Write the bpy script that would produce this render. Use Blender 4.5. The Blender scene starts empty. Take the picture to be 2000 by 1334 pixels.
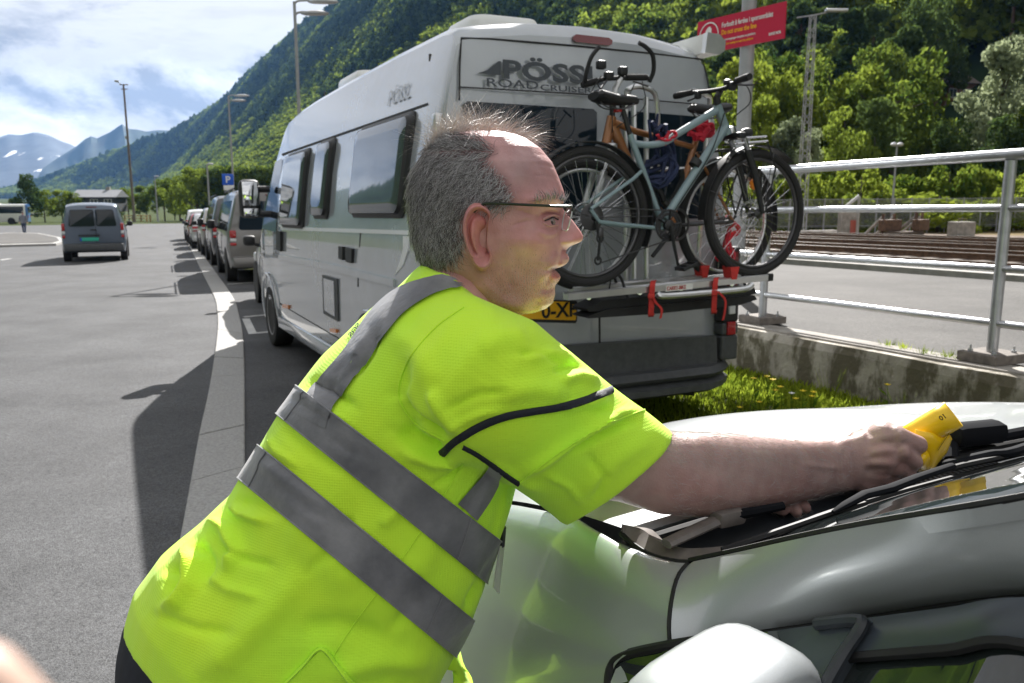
import bpy, bmesh, math, random
import numpy as np
from mathutils import Vector, Matrix, Euler
from mathutils.bvhtree import BVHTree

random.seed(3)
rng = np.random.default_rng(7)
SC = bpy.context.scene
COL = SC.collection

# ------------------------------------------------------------------ camera
FPX, PITCH, HC = 1620.0, 0.1732, 1.56          # focal length in pixels of a 2000 px wide picture
cam_data = bpy.data.cameras.new('camera')
cam = bpy.data.objects.new('camera', cam_data)
COL.objects.link(cam)
cam.location = (0, 0, HC)
cam.rotation_euler = (math.pi / 2 - PITCH, 0, 0)
cam_data.sensor_width = 36.0
cam_data.lens = FPX * 36.0 / 2000.0
cam_data.clip_start = 0.02
cam_data.clip_end = 20000
cam_data.dof.use_dof = True
cam_data.dof.focus_distance = 1.08
cam_data.dof.aperture_fstop = 13.0
SC.camera = cam

# ------------------------------------------------------------------ sun and sky
SUN_EL, SUN_AZ = math.radians(37.5), math.radians(8.0)      # azimuth measured from +Y towards +X
sun_data = bpy.data.lights.new('sun', 'SUN')
sun_data.energy = 5.0
sun_data.angle = math.radians(0.5)
sun_data.color = (1.0, 0.965, 0.92)
sun = bpy.data.objects.new('sun', sun_data)
COL.objects.link(sun)
sd = Vector((math.sin(SUN_AZ) * math.cos(SUN_EL), math.cos(SUN_AZ) * math.cos(SUN_EL), math.sin(SUN_EL)))
sun.rotation_euler = sd.to_track_quat('Z', 'Y').to_euler()
sun.location = sd * 60

world = bpy.data.worlds.new('World')
SC.world = world
world.use_nodes = True
wt = world.node_tree
wt.nodes.clear()
W = wt.nodes.new


def wl(a, b):
    wt.links.new(a, b)


w_out = W('ShaderNodeOutputWorld')
w_bg = W('ShaderNodeBackground')
w_bg.inputs['Strength'].default_value = 0.066
wl(w_bg.outputs[0], w_out.inputs[0])
w_sky = W('ShaderNodeTexSky')
w_sky.sky_type = 'NISHITA'
w_sky.sun_disc = False
w_sky.sun_elevation = SUN_EL
w_sky.sun_rotation = SUN_AZ
w_sky.air_density = 1.0
w_sky.dust_density = 1.6
w_sky.ozone_density = 1.2
w_tc = W('ShaderNodeTexCoord')


def wmath(op, a, b=None, c=None, clamp=False):
    n = W('ShaderNodeMath')
    n.operation = op
    n.use_clamp = clamp
    for i, v in enumerate((a, b, c)):
        if v is None:
            continue
        if isinstance(v, (int, float)):
            n.inputs[i].default_value = v
        else:
            wl(v, n.inputs[i])
    return n.outputs[0]


def wramp(v, stops, interp='LINEAR'):
    n = W('ShaderNodeValToRGB')
    n.color_ramp.interpolation = interp
    els = n.color_ramp.elements
    while len(els) < len(stops):
        els.new(0.5)
    for e, (p, c) in zip(els, stops):
        e.position = p
        e.color = c if len(c) == 4 else (*c, 1)
    wl(v, n.inputs[0])
    return n.outputs[0]


w_sep = W('ShaderNodeSeparateXYZ')
wl(w_tc.outputs['Generated'], w_sep.inputs[0])
zc = wmath('ADD', w_sep.outputs[2], 0.10)
zc = wmath('MAXIMUM', zc, 0.06)
w_div = W('ShaderNodeCombineXYZ')             # the cloud layer: direction projected on a plane overhead
wl(wmath('DIVIDE', w_sep.outputs[0], zc), w_div.inputs[0])
wl(wmath('DIVIDE', w_sep.outputs[1], zc), w_div.inputs[1])
w_div.inputs[2].default_value = 0.0


def wnoise(vec, scale, detail, rough, loc=(0, 0, 0), dist=0.0, sc=(1, 1, 1)):
    m = W('ShaderNodeMapping')
    m.inputs['Location'].default_value = loc
    m.inputs['Scale'].default_value = sc
    wl(vec, m.inputs[0])
    n = W('ShaderNodeTexNoise')
    n.inputs['Scale'].default_value = scale
    n.inputs['Detail'].default_value = detail
    n.inputs['Roughness'].default_value = rough
    n.inputs['Distortion'].default_value = dist
    wl(m.outputs[0], n.inputs[0])
    return n.outputs['Fac']


CL1 = (9.0, 4.45, 0.0)
n_hi = wnoise(w_div.outputs[0], 0.55, 12, 0.64, CL1, 0.35)
n_thin = wnoise(w_div.outputs[0], 0.35, 7, 0.62, (7.7, 2.2, 0), 0.8, (0.5, 1.6, 1))
# low bank of cumulus near the horizon, in direction space
CL2 = (4.47, 0.6, 0.55)
n_lo = wnoise(w_tc.outputs['Generated'], 5.2, 12, 0.60, CL2, 0.25, (1, 1, 1.9))
n_lo2 = wnoise(w_tc.outputs['Generated'], 5.2, 12, 0.60, (CL2[0], CL2[1], CL2[2] - 0.055), 0.25, (1, 1, 1.9))
el_band = wramp(w_sep.outputs[2], [(0.0, (1, 1, 1)), (0.10, (1, 1, 1)), (0.17, (0, 0, 0)), (1.0, (0, 0, 0))])
lo_f = wmath('ADD', n_lo, wmath('MULTIPLY', wmath('SUBTRACT', el_band, 0.5), 0.24))
lo_mask = wramp(lo_f, [(0.47, (0, 0, 0)), (0.60, (1, 1, 1))])
lo_shade = wramp(wmath('SUBTRACT', n_lo2, n_lo), [(0.46, (0, 0, 0)), (0.54, (1, 1, 1))]) if False else \
    wramp(wmath('MULTIPLY_ADD', wmath('SUBTRACT', n_lo2, n_lo), 3.4, 0.5), [(0.10, (0, 0, 0)), (0.80, (1, 1, 1))])
hi_mask = wmath('MULTIPLY', wramp(n_hi, [(0.42, (0, 0, 0)), (0.60, (1, 1, 1))]), wramp(w_sep.outputs[2], [(0.0, (0, 0, 0)), (0.125, (0, 0, 0)), (0.175, (1, 1, 1)), (1.0, (1, 1, 1))]))
hi_core = wramp(n_hi, [(0.49, (1, 1, 1)), (0.66, (0, 0, 0))])
thin_mask = wramp(n_thin, [(0.30, (0.93, 0.93, 0.93)), (0.60, (1, 1, 1))])


def wmix(f, a, b):
    n = W('ShaderNodeMix')
    n.data_type = 'RGBA'
    if isinstance(f, float):
        n.inputs['Factor'].default_value = f
    else:
        wl(f, n.inputs['Factor'])
    for k, v in ((6, a), (7, b)):
        if isinstance(v, tuple):
            n.inputs[k].default_value = (*v, 1)
        else:
            wl(v, n.inputs[k])
    return n.outputs[2]


SKY_THIN = (4.9, 4.7, 4.45)
sky0 = wmix(thin_mask, w_sky.outputs[0], SKY_THIN)
hi_col = wmix(hi_core, (2.2, 2.2, 2.25), (6.9, 6.8, 6.6))
sky1 = wmix(hi_mask, sky0, hi_col)
lo_col = wmix(lo_shade, (2.6, 2.65, 2.75), (8.0, 7.9, 7.6))
sky2 = wmix(lo_mask, sky1, lo_col)
wl(sky2, w_bg.inputs['Color'])

SC.view_settings.view_transform = 'Standard'
SC.view_settings.look = 'None'
SC.view_settings.exposure = 1.34
SC.view_settings.gamma = 1.0
SC.view_settings.use_curve_mapping = False
SC.render.engine = 'CYCLES'
SC.cycles.use_denoising = True
SC.cycles.max_bounces = 8
SC.cycles.transparent_max_bounces = 12
SC.cycles.volume_bounces = 0

# ------------------------------------------------------------------ pixel rays and the frame of the parking row
CT, ST = math.cos(PITCH), math.sin(PITCH)
CAMP = np.array([0.0, 0.0, HC])


def ray(px, py):
    u, v = (px - 1000.0) / FPX, -(py - 667.0) / FPX
    return np.array([u, CT + v * ST, -ST + v * CT])


def at(px, py, Y):
    d = ray(px, py)
    return CAMP + d * (Y / d[1])


def at_z(px, py, z):
    d = ray(px, py)
    return CAMP + d * ((z - HC) / d[2])


def at_plane(px, py, P0, n):
    d = ray(px, py)
    return CAMP + d * (np.dot(np.asarray(P0) - CAMP, n) / np.dot(d, n))


def proj(P):
    q = np.asarray(P, float) - CAMP
    dep = q[..., 1] * CT - q[..., 2] * ST
    return 1000 + FPX * q[..., 0] / dep, 667 - FPX * (q[..., 1] * ST + q[..., 2] * CT) / dep


YAW, SLOPE = 0.450, 0.0188
VO = np.array([0.514, 4.827, 0.009])
AX = np.array([-math.sin(YAW), math.cos(YAW), 0.0])     # along the row of parked vehicles
RX = np.array([math.cos(YAW), math.sin(YAW), 0.0])      # to the right of it, towards the tracks


def gz(a):
    """height of the sloping car park at distance a along the row"""
    a = np.minimum(a, 210.0)
    return 0.009 - SLOPE * a


def row(a, r, z=0.0):
    """point at a along, r right of the row, z above the car park"""
    r = r + 0.055 * max(0.0, a - 6.0)          # the kerb line swings gently to the right
    p = VO + AX * a + RX * r
    return np.array([p[0], p[1], gz(a) + z])


def to_row(P):
    q = np.asarray(P) - VO
    return q @ AX, q @ RX


def at_ground(px, py, lift=0.0):
    n = np.array([SLOPE * AX[0], SLOPE * AX[1], 1.0])
    return at_plane(px, py, VO + np.array([0, 0, lift]), n)


# ------------------------------------------------------------------ materials
MATS = {}


def mat(name, col, rough=0.6, metal=0.0, var=0.0, vscale=8.0, bump=0.0, bscale=60.0, spec=0.5, coat=0.0, col2=None,
        trans=0.0, ior=1.45, coords='Object', emit=None, sss=0.0, detail=6.0, bdist=0.01, sheen=0.0):
    if name in MATS:
        return MATS[name]
    m = bpy.data.materials.new(name)
    m.use_nodes = True
    nt = m.node_tree
    b = nt.nodes['Principled BSDF']
    b.inputs['Base Color'].default_value = (*col, 1)
    b.inputs['Roughness'].default_value = rough
    b.inputs['Metallic'].default_value = metal
    b.inputs['Specular IOR Level'].default_value = spec
    b.inputs['Coat Weight'].default_value = coat
    b.inputs['Coat Roughness'].default_value = 0.03
    b.inputs['Transmission Weight'].default_value = trans
    b.inputs['IOR'].default_value = ior
    if sheen:
        b.inputs['Sheen Weight'].default_value = sheen
    if sss:
        b.inputs['Subsurface Weight'].default_value = sss
        b.inputs['Subsurface Radius'].default_value = (0.008, 0.003, 0.0015)
    if emit:
        b.inputs['Emission Color'].default_value = (*emit[:3], 1)
        b.inputs['Emission Strength'].default_value = emit[3]
    tc = nt.nodes.new('ShaderNodeTexCoord')
    if var or col2:
        n = nt.nodes.new('ShaderNodeTexNoise')
        n.inputs['Scale'].default_value = vscale
        n.inputs['Detail'].default_value = detail
        n.inputs['Roughness'].default_value = 0.62
        nt.links.new(tc.outputs[coords], n.inputs[0])
        r = nt.nodes.new('ShaderNodeValToRGB')
        c2 = col2 if col2 else tuple(min(1, c * (1 + var)) for c in col)
        c1 = col if col2 else tuple(c * (1 - var) for c in col)
        r.color_ramp.elements[0].position = 0.36
        r.color_ramp.elements[0].color = (*c1, 1)
        r.color_ramp.elements[1].position = 0.66
        r.color_ramp.elements[1].color = (*c2, 1)
        nt.links.new(n.outputs['Fac'], r.inputs[0])
        nt.links.new(r.outputs[0], b.inputs['Base Color'])
        rr = nt.nodes.new('ShaderNodeMapRange')
        rr.inputs[3].default_value = max(0.0, rough - 0.12 * min(1, var + .3))
        rr.inputs[4].default_value = min(1.0, rough + 0.12 * min(1, var + .3))
        nt.links.new(n.outputs['Fac'], rr.inputs[0])
        nt.links.new(rr.outputs[0], b.inputs['Roughness'])
    if bump:
        n2 = nt.nodes.new('ShaderNodeTexNoise')
        n2.inputs['Scale'].default_value = bscale
        n2.inputs['Detail'].default_value = 4
        nt.links.new(tc.outputs[coords], n2.inputs[0])
        bp = nt.nodes.new('ShaderNodeBump')
        bp.inputs['Strength'].default_value = bump
        bp.inputs['Distance'].default_value = bdist
        nt.links.new(n2.outputs['Fac'], bp.inputs['Height'])
        nt.links.new(bp.outputs[0], b.inputs['Normal'])
    MATS[name] = m
    return m


def leaf_mat(name, c1, c2, transl=0.45):
    if name in MATS:
        return MATS[name]
    m = bpy.data.materials.new(name)
    m.use_nodes = True
    nt = m.node_tree
    nt.nodes.clear()
    o = nt.nodes.new('ShaderNodeOutputMaterial')
    d = nt.nodes.new('ShaderNodeBsdfDiffuse')
    t = nt.nodes.new('ShaderNodeBsdfTranslucent')
    mx = nt.nodes.new('ShaderNodeMixShader')
    mx.inputs[0].default_value = transl
    geo = nt.nodes.new('ShaderNodeNewGeometry')
    oi = nt.nodes.new('ShaderNodeObjectInfo')
    tc = nt.nodes.new('ShaderNodeTexCoord')
    n = nt.nodes.new('ShaderNodeTexNoise')
    n.inputs['Scale'].default_value = 0.9
    n.inputs['Detail'].default_value = 3
    nt.links.new(tc.outputs['Object'], n.inputs[0])
    ad = nt.nodes.new('ShaderNodeMath')
    ad.operation = 'MULTIPLY_ADD'
    ad.inputs[1].default_value = 0.45
    nt.links.new(geo.outputs['Random Per Island'], ad.inputs[0])
    ad2 = nt.nodes.new('ShaderNodeMath')
    ad2.operation = 'MULTIPLY_ADD'
    ad2.inputs[1].default_value = 0.5
    nt.links.new(oi.outputs['Random'], ad2.inputs[0])
    ad2.inputs[2].default_value = -0.25
    ad3 = nt.nodes.new('ShaderNodeMath')
    ad3.operation = 'ADD'
    nt.links.new(n.outputs['Fac'], ad3.inputs[0])
    nt.links.new(ad2.outputs[0], ad3.inputs[1])
    nt.links.new(ad3.outputs[0], ad.inputs[2])
    r = nt.nodes.new('ShaderNodeValToRGB')
    r.color_ramp.elements[0].position = 0.3
    r.color_ramp.elements[0].color = (*c1, 1)
    r.color_ramp.elements[1].position = 1.0
    r.color_ramp.elements[1].color = (*c2, 1)
    nt.links.new(ad.outputs[0], r.inputs[0])
    nt.links.new(r.outputs[0], d.inputs[0])
    nt.links.new(r.outputs[0], t.inputs[0])
    nt.links.new(d.outputs[0], mx.inputs[1])
    nt.links.new(t.outputs[0], mx.inputs[2])
    nt.links.new(mx.outputs[0], o.inputs[0])
    MATS[name] = m
    return m


# ------------------------------------------------------------------ mesh builder
class MB:
    def __init__(self):
        self.v, self.f, self.mi, self.mats = [], [], [], []

    def m(self, material):
        if material not in self.mats:
            self.mats.append(material)
        return self.mats.index(material)

    def add(self, verts, faces, material=None):
        o = len(self.v)
        self.v.extend([tuple(map(float, p)) for p in verts])
        k = self.m(material) if material is not None else 0
        for f in faces:
            self.f.append([i + o for i in f])
            self.mi.append(k)
        return self

    def box(self, c, s, material=None, M=None):
        c = np.array(c, float)
        h = np.array(s, float) / 2
        vs = [c + h * np.array(k) for k in ((-1, -1, -1), (1, -1, -1), (1, 1, -1), (-1, 1, -1), (-1, -1, 1), (1, -1, 1), (1, 1, 1), (-1, 1, 1))]
        if M is not None:
            vs = [M @ Vector(p) for p in vs]
        return self.add(vs, [(0, 3, 2, 1), (4, 5, 6, 7), (0, 1, 5, 4), (1, 2, 6, 5), (2, 3, 7, 6), (3, 0, 4, 7)], material)

    def bbox(self, c, s, b=0.01, material=None, M=None):
        """box with chamfered edges"""
        bm = bmesh.new()
        bmesh.ops.create_cube(bm, size=1.0)
        for v in bm.verts:
            v.co = Vector((v.co[i] * s[i] + c[i] for i in range(3)))
        bmesh.ops.bevel(bm, geom=bm.edges[:], offset=b, segments=2, affect='EDGES', profile=0.5)
        vs = [v.co.copy() for v in bm.verts]
        if M is not None:
            vs = [M @ p for p in vs]
        bm.verts.index_update()
        self.add(vs, [[v.index for v in f.verts] for f in bm.faces], material)
        bm.free()
        return self

    def loft(self, rings, material=None, closed=True, cap=True):
        n = len(rings[0])
        vs, fs = [], []
        for r in rings:
            vs.extend(r)
        for i in range(len(rings) - 1):
            for j in range(n if closed else n - 1):
                k = (j + 1) % n
                fs.append((i * n + j, i * n + k, (i + 1) * n + k, (i + 1) * n + j))
        if cap and closed:
            fs.append(tuple(reversed(range(n))))
            e = (len(rings) - 1) * n
            fs.append(tuple(range(e, e + n)))
        return self.add(vs, fs, material)

    def tube(self, pts, rad, seg=8, material=None, cap=True, flat=1.0, closed=False):
        P = [Vector(p) for p in pts]
        n = len(P)
        if isinstance(rad, (int, float)):
            rad = [rad] * n
        rings, up = [], None
        for i in range(n):
            a, b = (P[(i - 1) % n], P[(i + 1) % n]) if closed else (P[max(0, i - 1)], P[min(n - 1, i + 1)])
            t = (b - a).normalized() if (b - a).length > 1e-9 else Vector((0, 0, 1))
            if up is None:
                up = Vector((0, 0, 1)) if abs(t.z) < 0.9 else Vector((1, 0, 0))
            x = t.cross(up)
            if x.length < 1e-6:
                x = t.orthogonal()
            x.normalize()
            y = x.cross(t).normalized()
            up = y
            rings.append([P[i] + (x * math.cos(q) + y * math.sin(q) * flat) * rad[i] for q in (2 * math.pi * k / seg for k in range(seg))])
        if closed:
            rings.append(rings[0])
            return self.loft(rings, material, True, False)
        return self.loft(rings, material, True, cap)

    def cyl(self, p0, p1, r0, r1=None, seg=12, material=None):
        return self.tube([p0, p1], [r0, r0 if r1 is None else r1], seg, material)

    def ring(self, c, axis, R, r, seg=40, sec=8, material=None, flat=1.0):
        """a torus"""
        c, ax = Vector(c), Vector(axis).normalized()
        x = ax.orthogonal().normalized()
        y = ax.cross(x)
        rings = []
        for i in range(seg + 1):
            q = 2 * math.pi * i / seg
            d = x * math.cos(q) + y * math.sin(q)
            rings.append([c + d * (R + r * math.cos(s)) + ax * (r * flat * math.sin(s)) for s in (2 * math.pi * k / sec for k in range(sec))])
        return self.loft(rings, material, True, False)

    def lathe(self, c, axis, prof, seg=24, material=None):
        c, ax = Vector(c), Vector(axis).normalized()
        x = ax.orthogonal().normalized()
        y = ax.cross(x)
        rings = []
        for (r, h) in prof:
            rings.append([c + ax * h + (x * math.cos(q) + y * math.sin(q)) * r for q in (2 * math.pi * k / seg for k in range(seg))])
        return self.loft(rings, material, True, True)

    def grid(self, rows, material=None, flip=False):
        n = len(rows[0])
        vs, fs = [], []
        for r in rows:
            vs.extend(r)
        for i in range(len(rows) - 1):
            for j in range(n - 1):
                q = (i * n + j, i * n + j + 1, (i + 1) * n + j + 1, (i + 1) * n + j)
                fs.append(tuple(reversed(q)) if flip else q)
        return self.add(vs, fs, material)

    def plate(self, poly, off, material=None):
        """a flat outline given thickness: poly plus the vector off"""
        n = len(poly)
        P = [np.array(p, float) for p in poly]
        Q = [p + np.array(off, float) for p in P]
        fs = [tuple(reversed(range(n))), tuple(range(n, 2 * n))]
        for i in range(n):
            k = (i + 1) % n
            fs.append((i, k, n + k, n + i))
        return self.add(P + Q, fs, material)

    def mesh(self, name):
        me = bpy.data.meshes.new(name)
        me.from_pydata([tuple(p) for p in self.v], [], self.f)
        for mm in self.mats:
            me.materials.append(mm)
        if len(self.mats) > 1:
            me.polygons.foreach_set('material_index', self.mi)
        me.update()
        return me

    def build(self, name, material=None, parent=None, smooth=True, world=True, angle=35, fix=True):
        me = self.mesh(name)
        if material is not None:
            me.materials.clear()
            me.materials.append(material)
        return link(name, me, parent, smooth, world, angle, fix)


def link(name, me, parent=None, smooth=True, world=True, angle=35, fix=True):
    bm = bmesh.new()
    bm.from_mesh(me)
    if fix:
        bmesh.ops.recalc_face_normals(bm, faces=bm.faces)
    if smooth:
        lim = math.radians(angle)
        for f in bm.faces:
            f.smooth = True
        for e in bm.edges:
            e.smooth = e.is_boundary or e.calc_face_angle(0.0) < lim
    bm.to_mesh(me)
    bm.free()
    o = bpy.data.objects.new(name, me)
    COL.objects.link(o)
    if parent is not None:
        root = parent
        if world:                       # vertices were given in world space
            M = Matrix.Identity(4)
            q = parent
            while q is not None:
                M = q.matrix_basis @ M
                q = q.parent
            me.transform(M.inverted())
        o.parent = parent
    return o


def tag(o, label=None, cat=None, group=None, kind=None):
    if label:
        o['label'] = label
    if cat:
        o['category'] = cat
    if group:
        o['group'] = group
    if kind:
        o['kind'] = kind
    return o


def thing(name, loc, label=None, cat=None, group=None, kind=None, rotz=0.0, M=None):
    o = bpy.data.objects.new(name, None)
    COL.objects.link(o)
    o.empty_display_size = 0.2
    if M is not None:
        o.matrix_basis = M
    else:
        o.location = tuple(map(float, loc))
        o.rotation_euler = (0, 0, rotz)
    return tag(o, label, cat, group, kind)


def copy_tree(o, parent=None):
    c = o.copy()
    COL.objects.link(c)
    c.parent = parent
    for ch in list(o.children):
        copy_tree(ch, c)
    return c


def text(name, body, M, size, material, parent, sx=1.0, bold=0.0, extrude=0.0008, align='LEFT', spacing=1.0):
    cu = bpy.data.curves.new(name, 'FONT')
    cu.body = body
    cu.size = size
    cu.offset = bold
    cu.extrude = extrude
    cu.align_x = align
    cu.space_character = spacing
    cu.resolution_u = 3
    cu.materials.append(material)
    fo = bpy.data.objects.new(name, cu)
    COL.objects.link(fo)
    me = bpy.data.meshes.new_from_object(fo.evaluated_get(bpy.context.evaluated_depsgraph_get()))
    bpy.data.objects.remove(fo)
    o = bpy.data.objects.new(name, me)
    COL.objects.link(o)
    o.parent = parent
    P = Matrix.Identity(4)
    q = parent
    while q is not None:
        P = q.matrix_basis @ P
        q = q.parent
    o.matrix_basis = P.inverted() @ M @ Matrix.Diagonal((sx, 1, 1, 1))
    return o


def frame(o, x, y):
    """matrix at o with axes x, y and z = x cross y"""
    x, y = Vector(x).normalized(), Vector(y)
    z = x.cross(y).normalized()
    y = z.cross(x)
    M = Matrix.Identity(4)
    for i in range(3):
        M[i][0], M[i][1], M[i][2], M[i][3] = x[i], y[i], z[i], float(o[i])
    return M


def lerp(a, b, t):
    return np.asarray(a, float) * (1 - t) + np.asarray(b, float) * t


def smooth_poly(pts, n, closed=False):
    """Catmull-Rom through pts, n samples"""
    P = np.array(pts, float)
    m = len(P)
    out = []
    total = m if closed else m - 1
    for k in range(n):
        s = k * total / (n if closed else n - 1)
        i = min(int(s), total - 1)
        t = s - i
        if closed:
            p0, p1, p2, p3 = P[(i - 1) % m], P[i % m], P[(i + 1) % m], P[(i + 2) % m]
        else:
            p1, p2 = P[i], P[i + 1]
            p0 = P[i - 1] if i > 0 else 2 * p1 - p2
            p3 = P[i + 2] if i + 2 < m else 2 * p2 - p1
        out.append(0.5 * ((2 * p1) + (-p0 + p2) * t + (2 * p0 - 5 * p1 + 4 * p2 - p3) * t * t + (-p0 + 3 * p1 - 3 * p2 + p3) * t ** 3))
    return np.array(out)
def speckle(m, scale, amt):
    """fine stone grain over whatever drives the base colour"""
    nt = m.node_tree
    b = nt.nodes['Principled BSDF']
    src = [l for l in nt.links if l.to_socket == b.inputs['Base Color']][0].from_socket
    tc = nt.nodes.new('ShaderNodeTexCoord')
    n = nt.nodes.new('ShaderNodeTexVoronoi')
    n.inputs['Scale'].default_value = scale
    nt.links.new(tc.outputs['Object'], n.inputs[0])
    n2 = nt.nodes.new('ShaderNodeTexNoise')
    n2.inputs['Scale'].default_value = scale * .16
    n2.inputs['Detail'].default_value = 5
    n2.inputs['Roughness'].default_value = .8
    nt.links.new(tc.outputs['Object'], n2.inputs[0])
    sp = nt.nodes.new('ShaderNodeSeparateColor')
    nt.links.new(n.outputs['Color'], sp.inputs[0])
    ad = nt.nodes.new('ShaderNodeMath')
    ad.operation = 'MULTIPLY_ADD'
    ad.inputs[1].default_value = 1.3
    nt.links.new(n2.outputs['Fac'], ad.inputs[0])
    nt.links.new(sp.outputs[0], ad.inputs[2])
    mr = nt.nodes.new('ShaderNodeMapRange')
    mr.inputs[1].default_value = .5
    mr.inputs[2].default_value = 1.7
    mr.inputs[3].default_value = 1 - amt
    mr.inputs[4].default_value = 1 + amt
    nt.links.new(ad.outputs[0], mr.inputs[0])
    mx = nt.nodes.new('ShaderNodeMix')
    mx.data_type = 'RGBA'
    mx.blend_type = 'MULTIPLY'
    mx.inputs['Factor'].default_value = 1
    nt.links.new(src, mx.inputs[6])
    nt.links.new(mr.outputs[0], mx.inputs[7])
    nt.links.new(mx.outputs[2], b.inputs['Base Color'])


# ================================================================== THE SETTING
M_asph = mat('asphalt', (0.086, 0.087, 0.090), 0.74, var=0.2, vscale=.9, bump=.8, bscale=230, detail=14, bdist=0.006, spec=0.16)
speckle(M_asph, 190, .5)
M_asph2 = mat('old_asphalt', (0.098, 0.095, 0.092), 0.85, spec=.18, var=0.22, vscale=0.9, bump=0.7, bscale=90, detail=14, bdist=0.006)
speckle(M_asph2, 140, .3)
M_bay = mat('bay_asphalt', (0.062, 0.063, 0.067), 0.8, var=0.3, vscale=1.3, bump=0.8, bscale=100, detail=14, bdist=0.006)
M_granite = mat('granite', (0.35, 0.345, 0.335), 0.8, spec=.2, var=0.2, vscale=60, bump=0.35, bscale=220, bdist=0.003)
M_conc = mat('concrete', (0.30, 0.28, 0.255), 0.9, var=0.3, vscale=3.5, bump=0.6, bscale=40, detail=10)
M_paint = mat('road_paint', (0.45, 0.45, 0.44), 0.7, var=0.18, vscale=14)
M_gravel = mat('gravel', (0.17, 0.135, 0.108), 0.95, spec=.1, var=0.35, vscale=2.2, bump=1.0, bscale=30, detail=14)
M_rust = mat('rusty_steel', (0.12, 0.07, 0.045), 0.7, var=0.4, vscale=9, bump=0.3)
M_railtop = mat('worn_rail', (0.45, 0.43, 0.41), 0.35, metal=0.9)
M_sleeper = mat('sleeper_wood', (0.10, 0.075, 0.058), 0.9, var=0.35, vscale=6)
M_soil = mat('meadow', (0.030, 0.045, 0.015), 0.95, spec=.04, var=0.4, vscale=0.6, detail=10, col2=(0.07, 0.085, 0.03))
M_verge = mat('dry_verge', (0.11, 0.09, 0.045), 0.95, spec=.05, var=0.4, vscale=1.6, detail=12, col2=(0.20, 0.15, 0.08))
M_hill = mat('hill_floor', (0.018, 0.034, 0.012), 0.95, spec=.04, var=0.4, vscale=0.02, detail=8)
M_galv = mat('galvanised_steel', (0.50, 0.51, 0.53), 0.36, metal=0.85, var=0.10, vscale=14)
M_greypaint = mat('grey_steel', (0.33, 0.34, 0.35), 0.5, metal=0.3, var=0.1, vscale=5)
M_dark = mat('black_plastic', (0.018, 0.019, 0.021), 0.5, var=0.12, vscale=30)
M_rubber = mat('rubber', (0.016, 0.016, 0.017), 0.8, bump=0.2, bscale=120)


def strip(name, rs, a0, a1, na, zf, m, kind='structure', parent=None):
    """a sheet along the row: rs = list of r values, zf(r) height above the sloping datum"""
    mb = MB()
    rows = []
    for a in np.linspace(a0, a1, na):
        rows.append([row(a, r, zf(r)) for r in rs])
    mb.grid(rows)
    o = mb.build(name, m, parent, smooth=False, fix=False)
    if kind:
        tag(o, kind=kind)
    return o


# one ground sheet out to the horizon, lying under everything
mb = MB()
av = [-400, -60, -20, 0, 40, 100, 160, 210, 230, 320, 700, 1600, 4000, 9000]
rv = [-7000, -2500, -800, -300, -90, -40, 0, 1.6, 45, 120, 600, 2500, 7000]
mb.grid([[row(a, r, -0.06 - (0.9 if a > 225 or r < -160 else 0)) for r in rv] for a in av])
tag(mb.build('ground', M_soil, None, smooth=False, fix=False), kind='structure')

# the car park asphalt, split along the kerb
strip('car_park', [-95, -60, -30, -14, -7, -4, -2.4, -1.4, -0.2, 1.0, 1.9], -14, 132, 60, lambda r: 0.0, M_asph, 'structure')

# platform level (0.6 m above), with its edge and the track bed
PLZ = 0.60
strip('platform', [1.86, 3.0, 5.0, 7.0], -14, 120, 40, lambda r: PLZ, M_asph2)
strip('platform_edge', [7.0, 7.0001, 7.45, 7.4501], -14, 120, 2, lambda r: PLZ + (0.012 if 7.00005 < r < 7.45005 else -0.2), mat('edge_concrete', (0.30, 0.29, 0.27), 0.8, var=0.15, vscale=4))
strip('verge', [7.45, 8.0, 8.6, 9.0], -14, 140, 2, lambda r: 0.50 - 0.12 * (r - 7.45), M_verge)
strip('track_bed', [9.0, 10, 14, 20, 29, 33], -14, 170, 30, lambda r: 0.30 - 0.004 * (r - 9), M_gravel)
strip('yard', [33, 36, 40, 46], -14, 220, 20, lambda r: 0.18 + 0.02 * (r - 33), M_verge)

# rails and sleepers
for ti, rc in enumerate((10.7, 14.9, 19.3, 23.6)):
    zt = 0.30 - 0.004 * (rc - 9)
    t = thing('railway_track', row(20, rc, zt), None, None)
    tag(t, ['nearest railway track beside the dry grass verge', 'second railway track from the platform', 'third railway track from the platform', 'farthest railway track in front of the rubble by the fence'][ti], 'railway track', 'tracks of the station yard')
    for s in (-0.7525, 0.7525):
        mb = MB()
        prof = [(-.065, .0), (.065, .0), (.015, .03), (.015, .11), (.036, .12), (.036, .155), (-.036, .155), (-.036, .12), (-.015, .11), (-.015, .03)]
        rings = []
        for a in np.linspace(-13, 150, 12):
            rings.append([row(a, rc + s + p[0], zt + 0.05 + p[1]) for p in prof])
        mb.loft(rings, M_rust)
        rl = mb.build('rail', None, t, smooth=False)
        mb = MB()
        mb.loft([[row(a, rc + s + p[0], zt + 0.05 + p[1]) for p in ((-.03, .1555), (.03, .1555), (.03, .159), (-.03, .159))] for a in np.linspace(-13, 150, 12)], M_railtop)
        mb.build('rail_head', None, rl, smooth=False)
    me = MB().box((0, 0, 0), (2.5, 0.24, 0.14), M_sleeper).mesh('sleeper')
    Rz = Matrix.Rotation(YAW, 4, 'Z')
    for k in range(52 if ti < 2 else 30):
        a = -3 + k * 0.65 if ti < 2 else 4 + k * 0.65
        o = bpy.data.objects.new('sleeper', me)
        COL.objects.link(o)
        o.parent = t
        p = row(a, rc, zt + 0.0)
        o.matrix_basis = Matrix.Translation(Vector(p) - t.location) @ Rz

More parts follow.
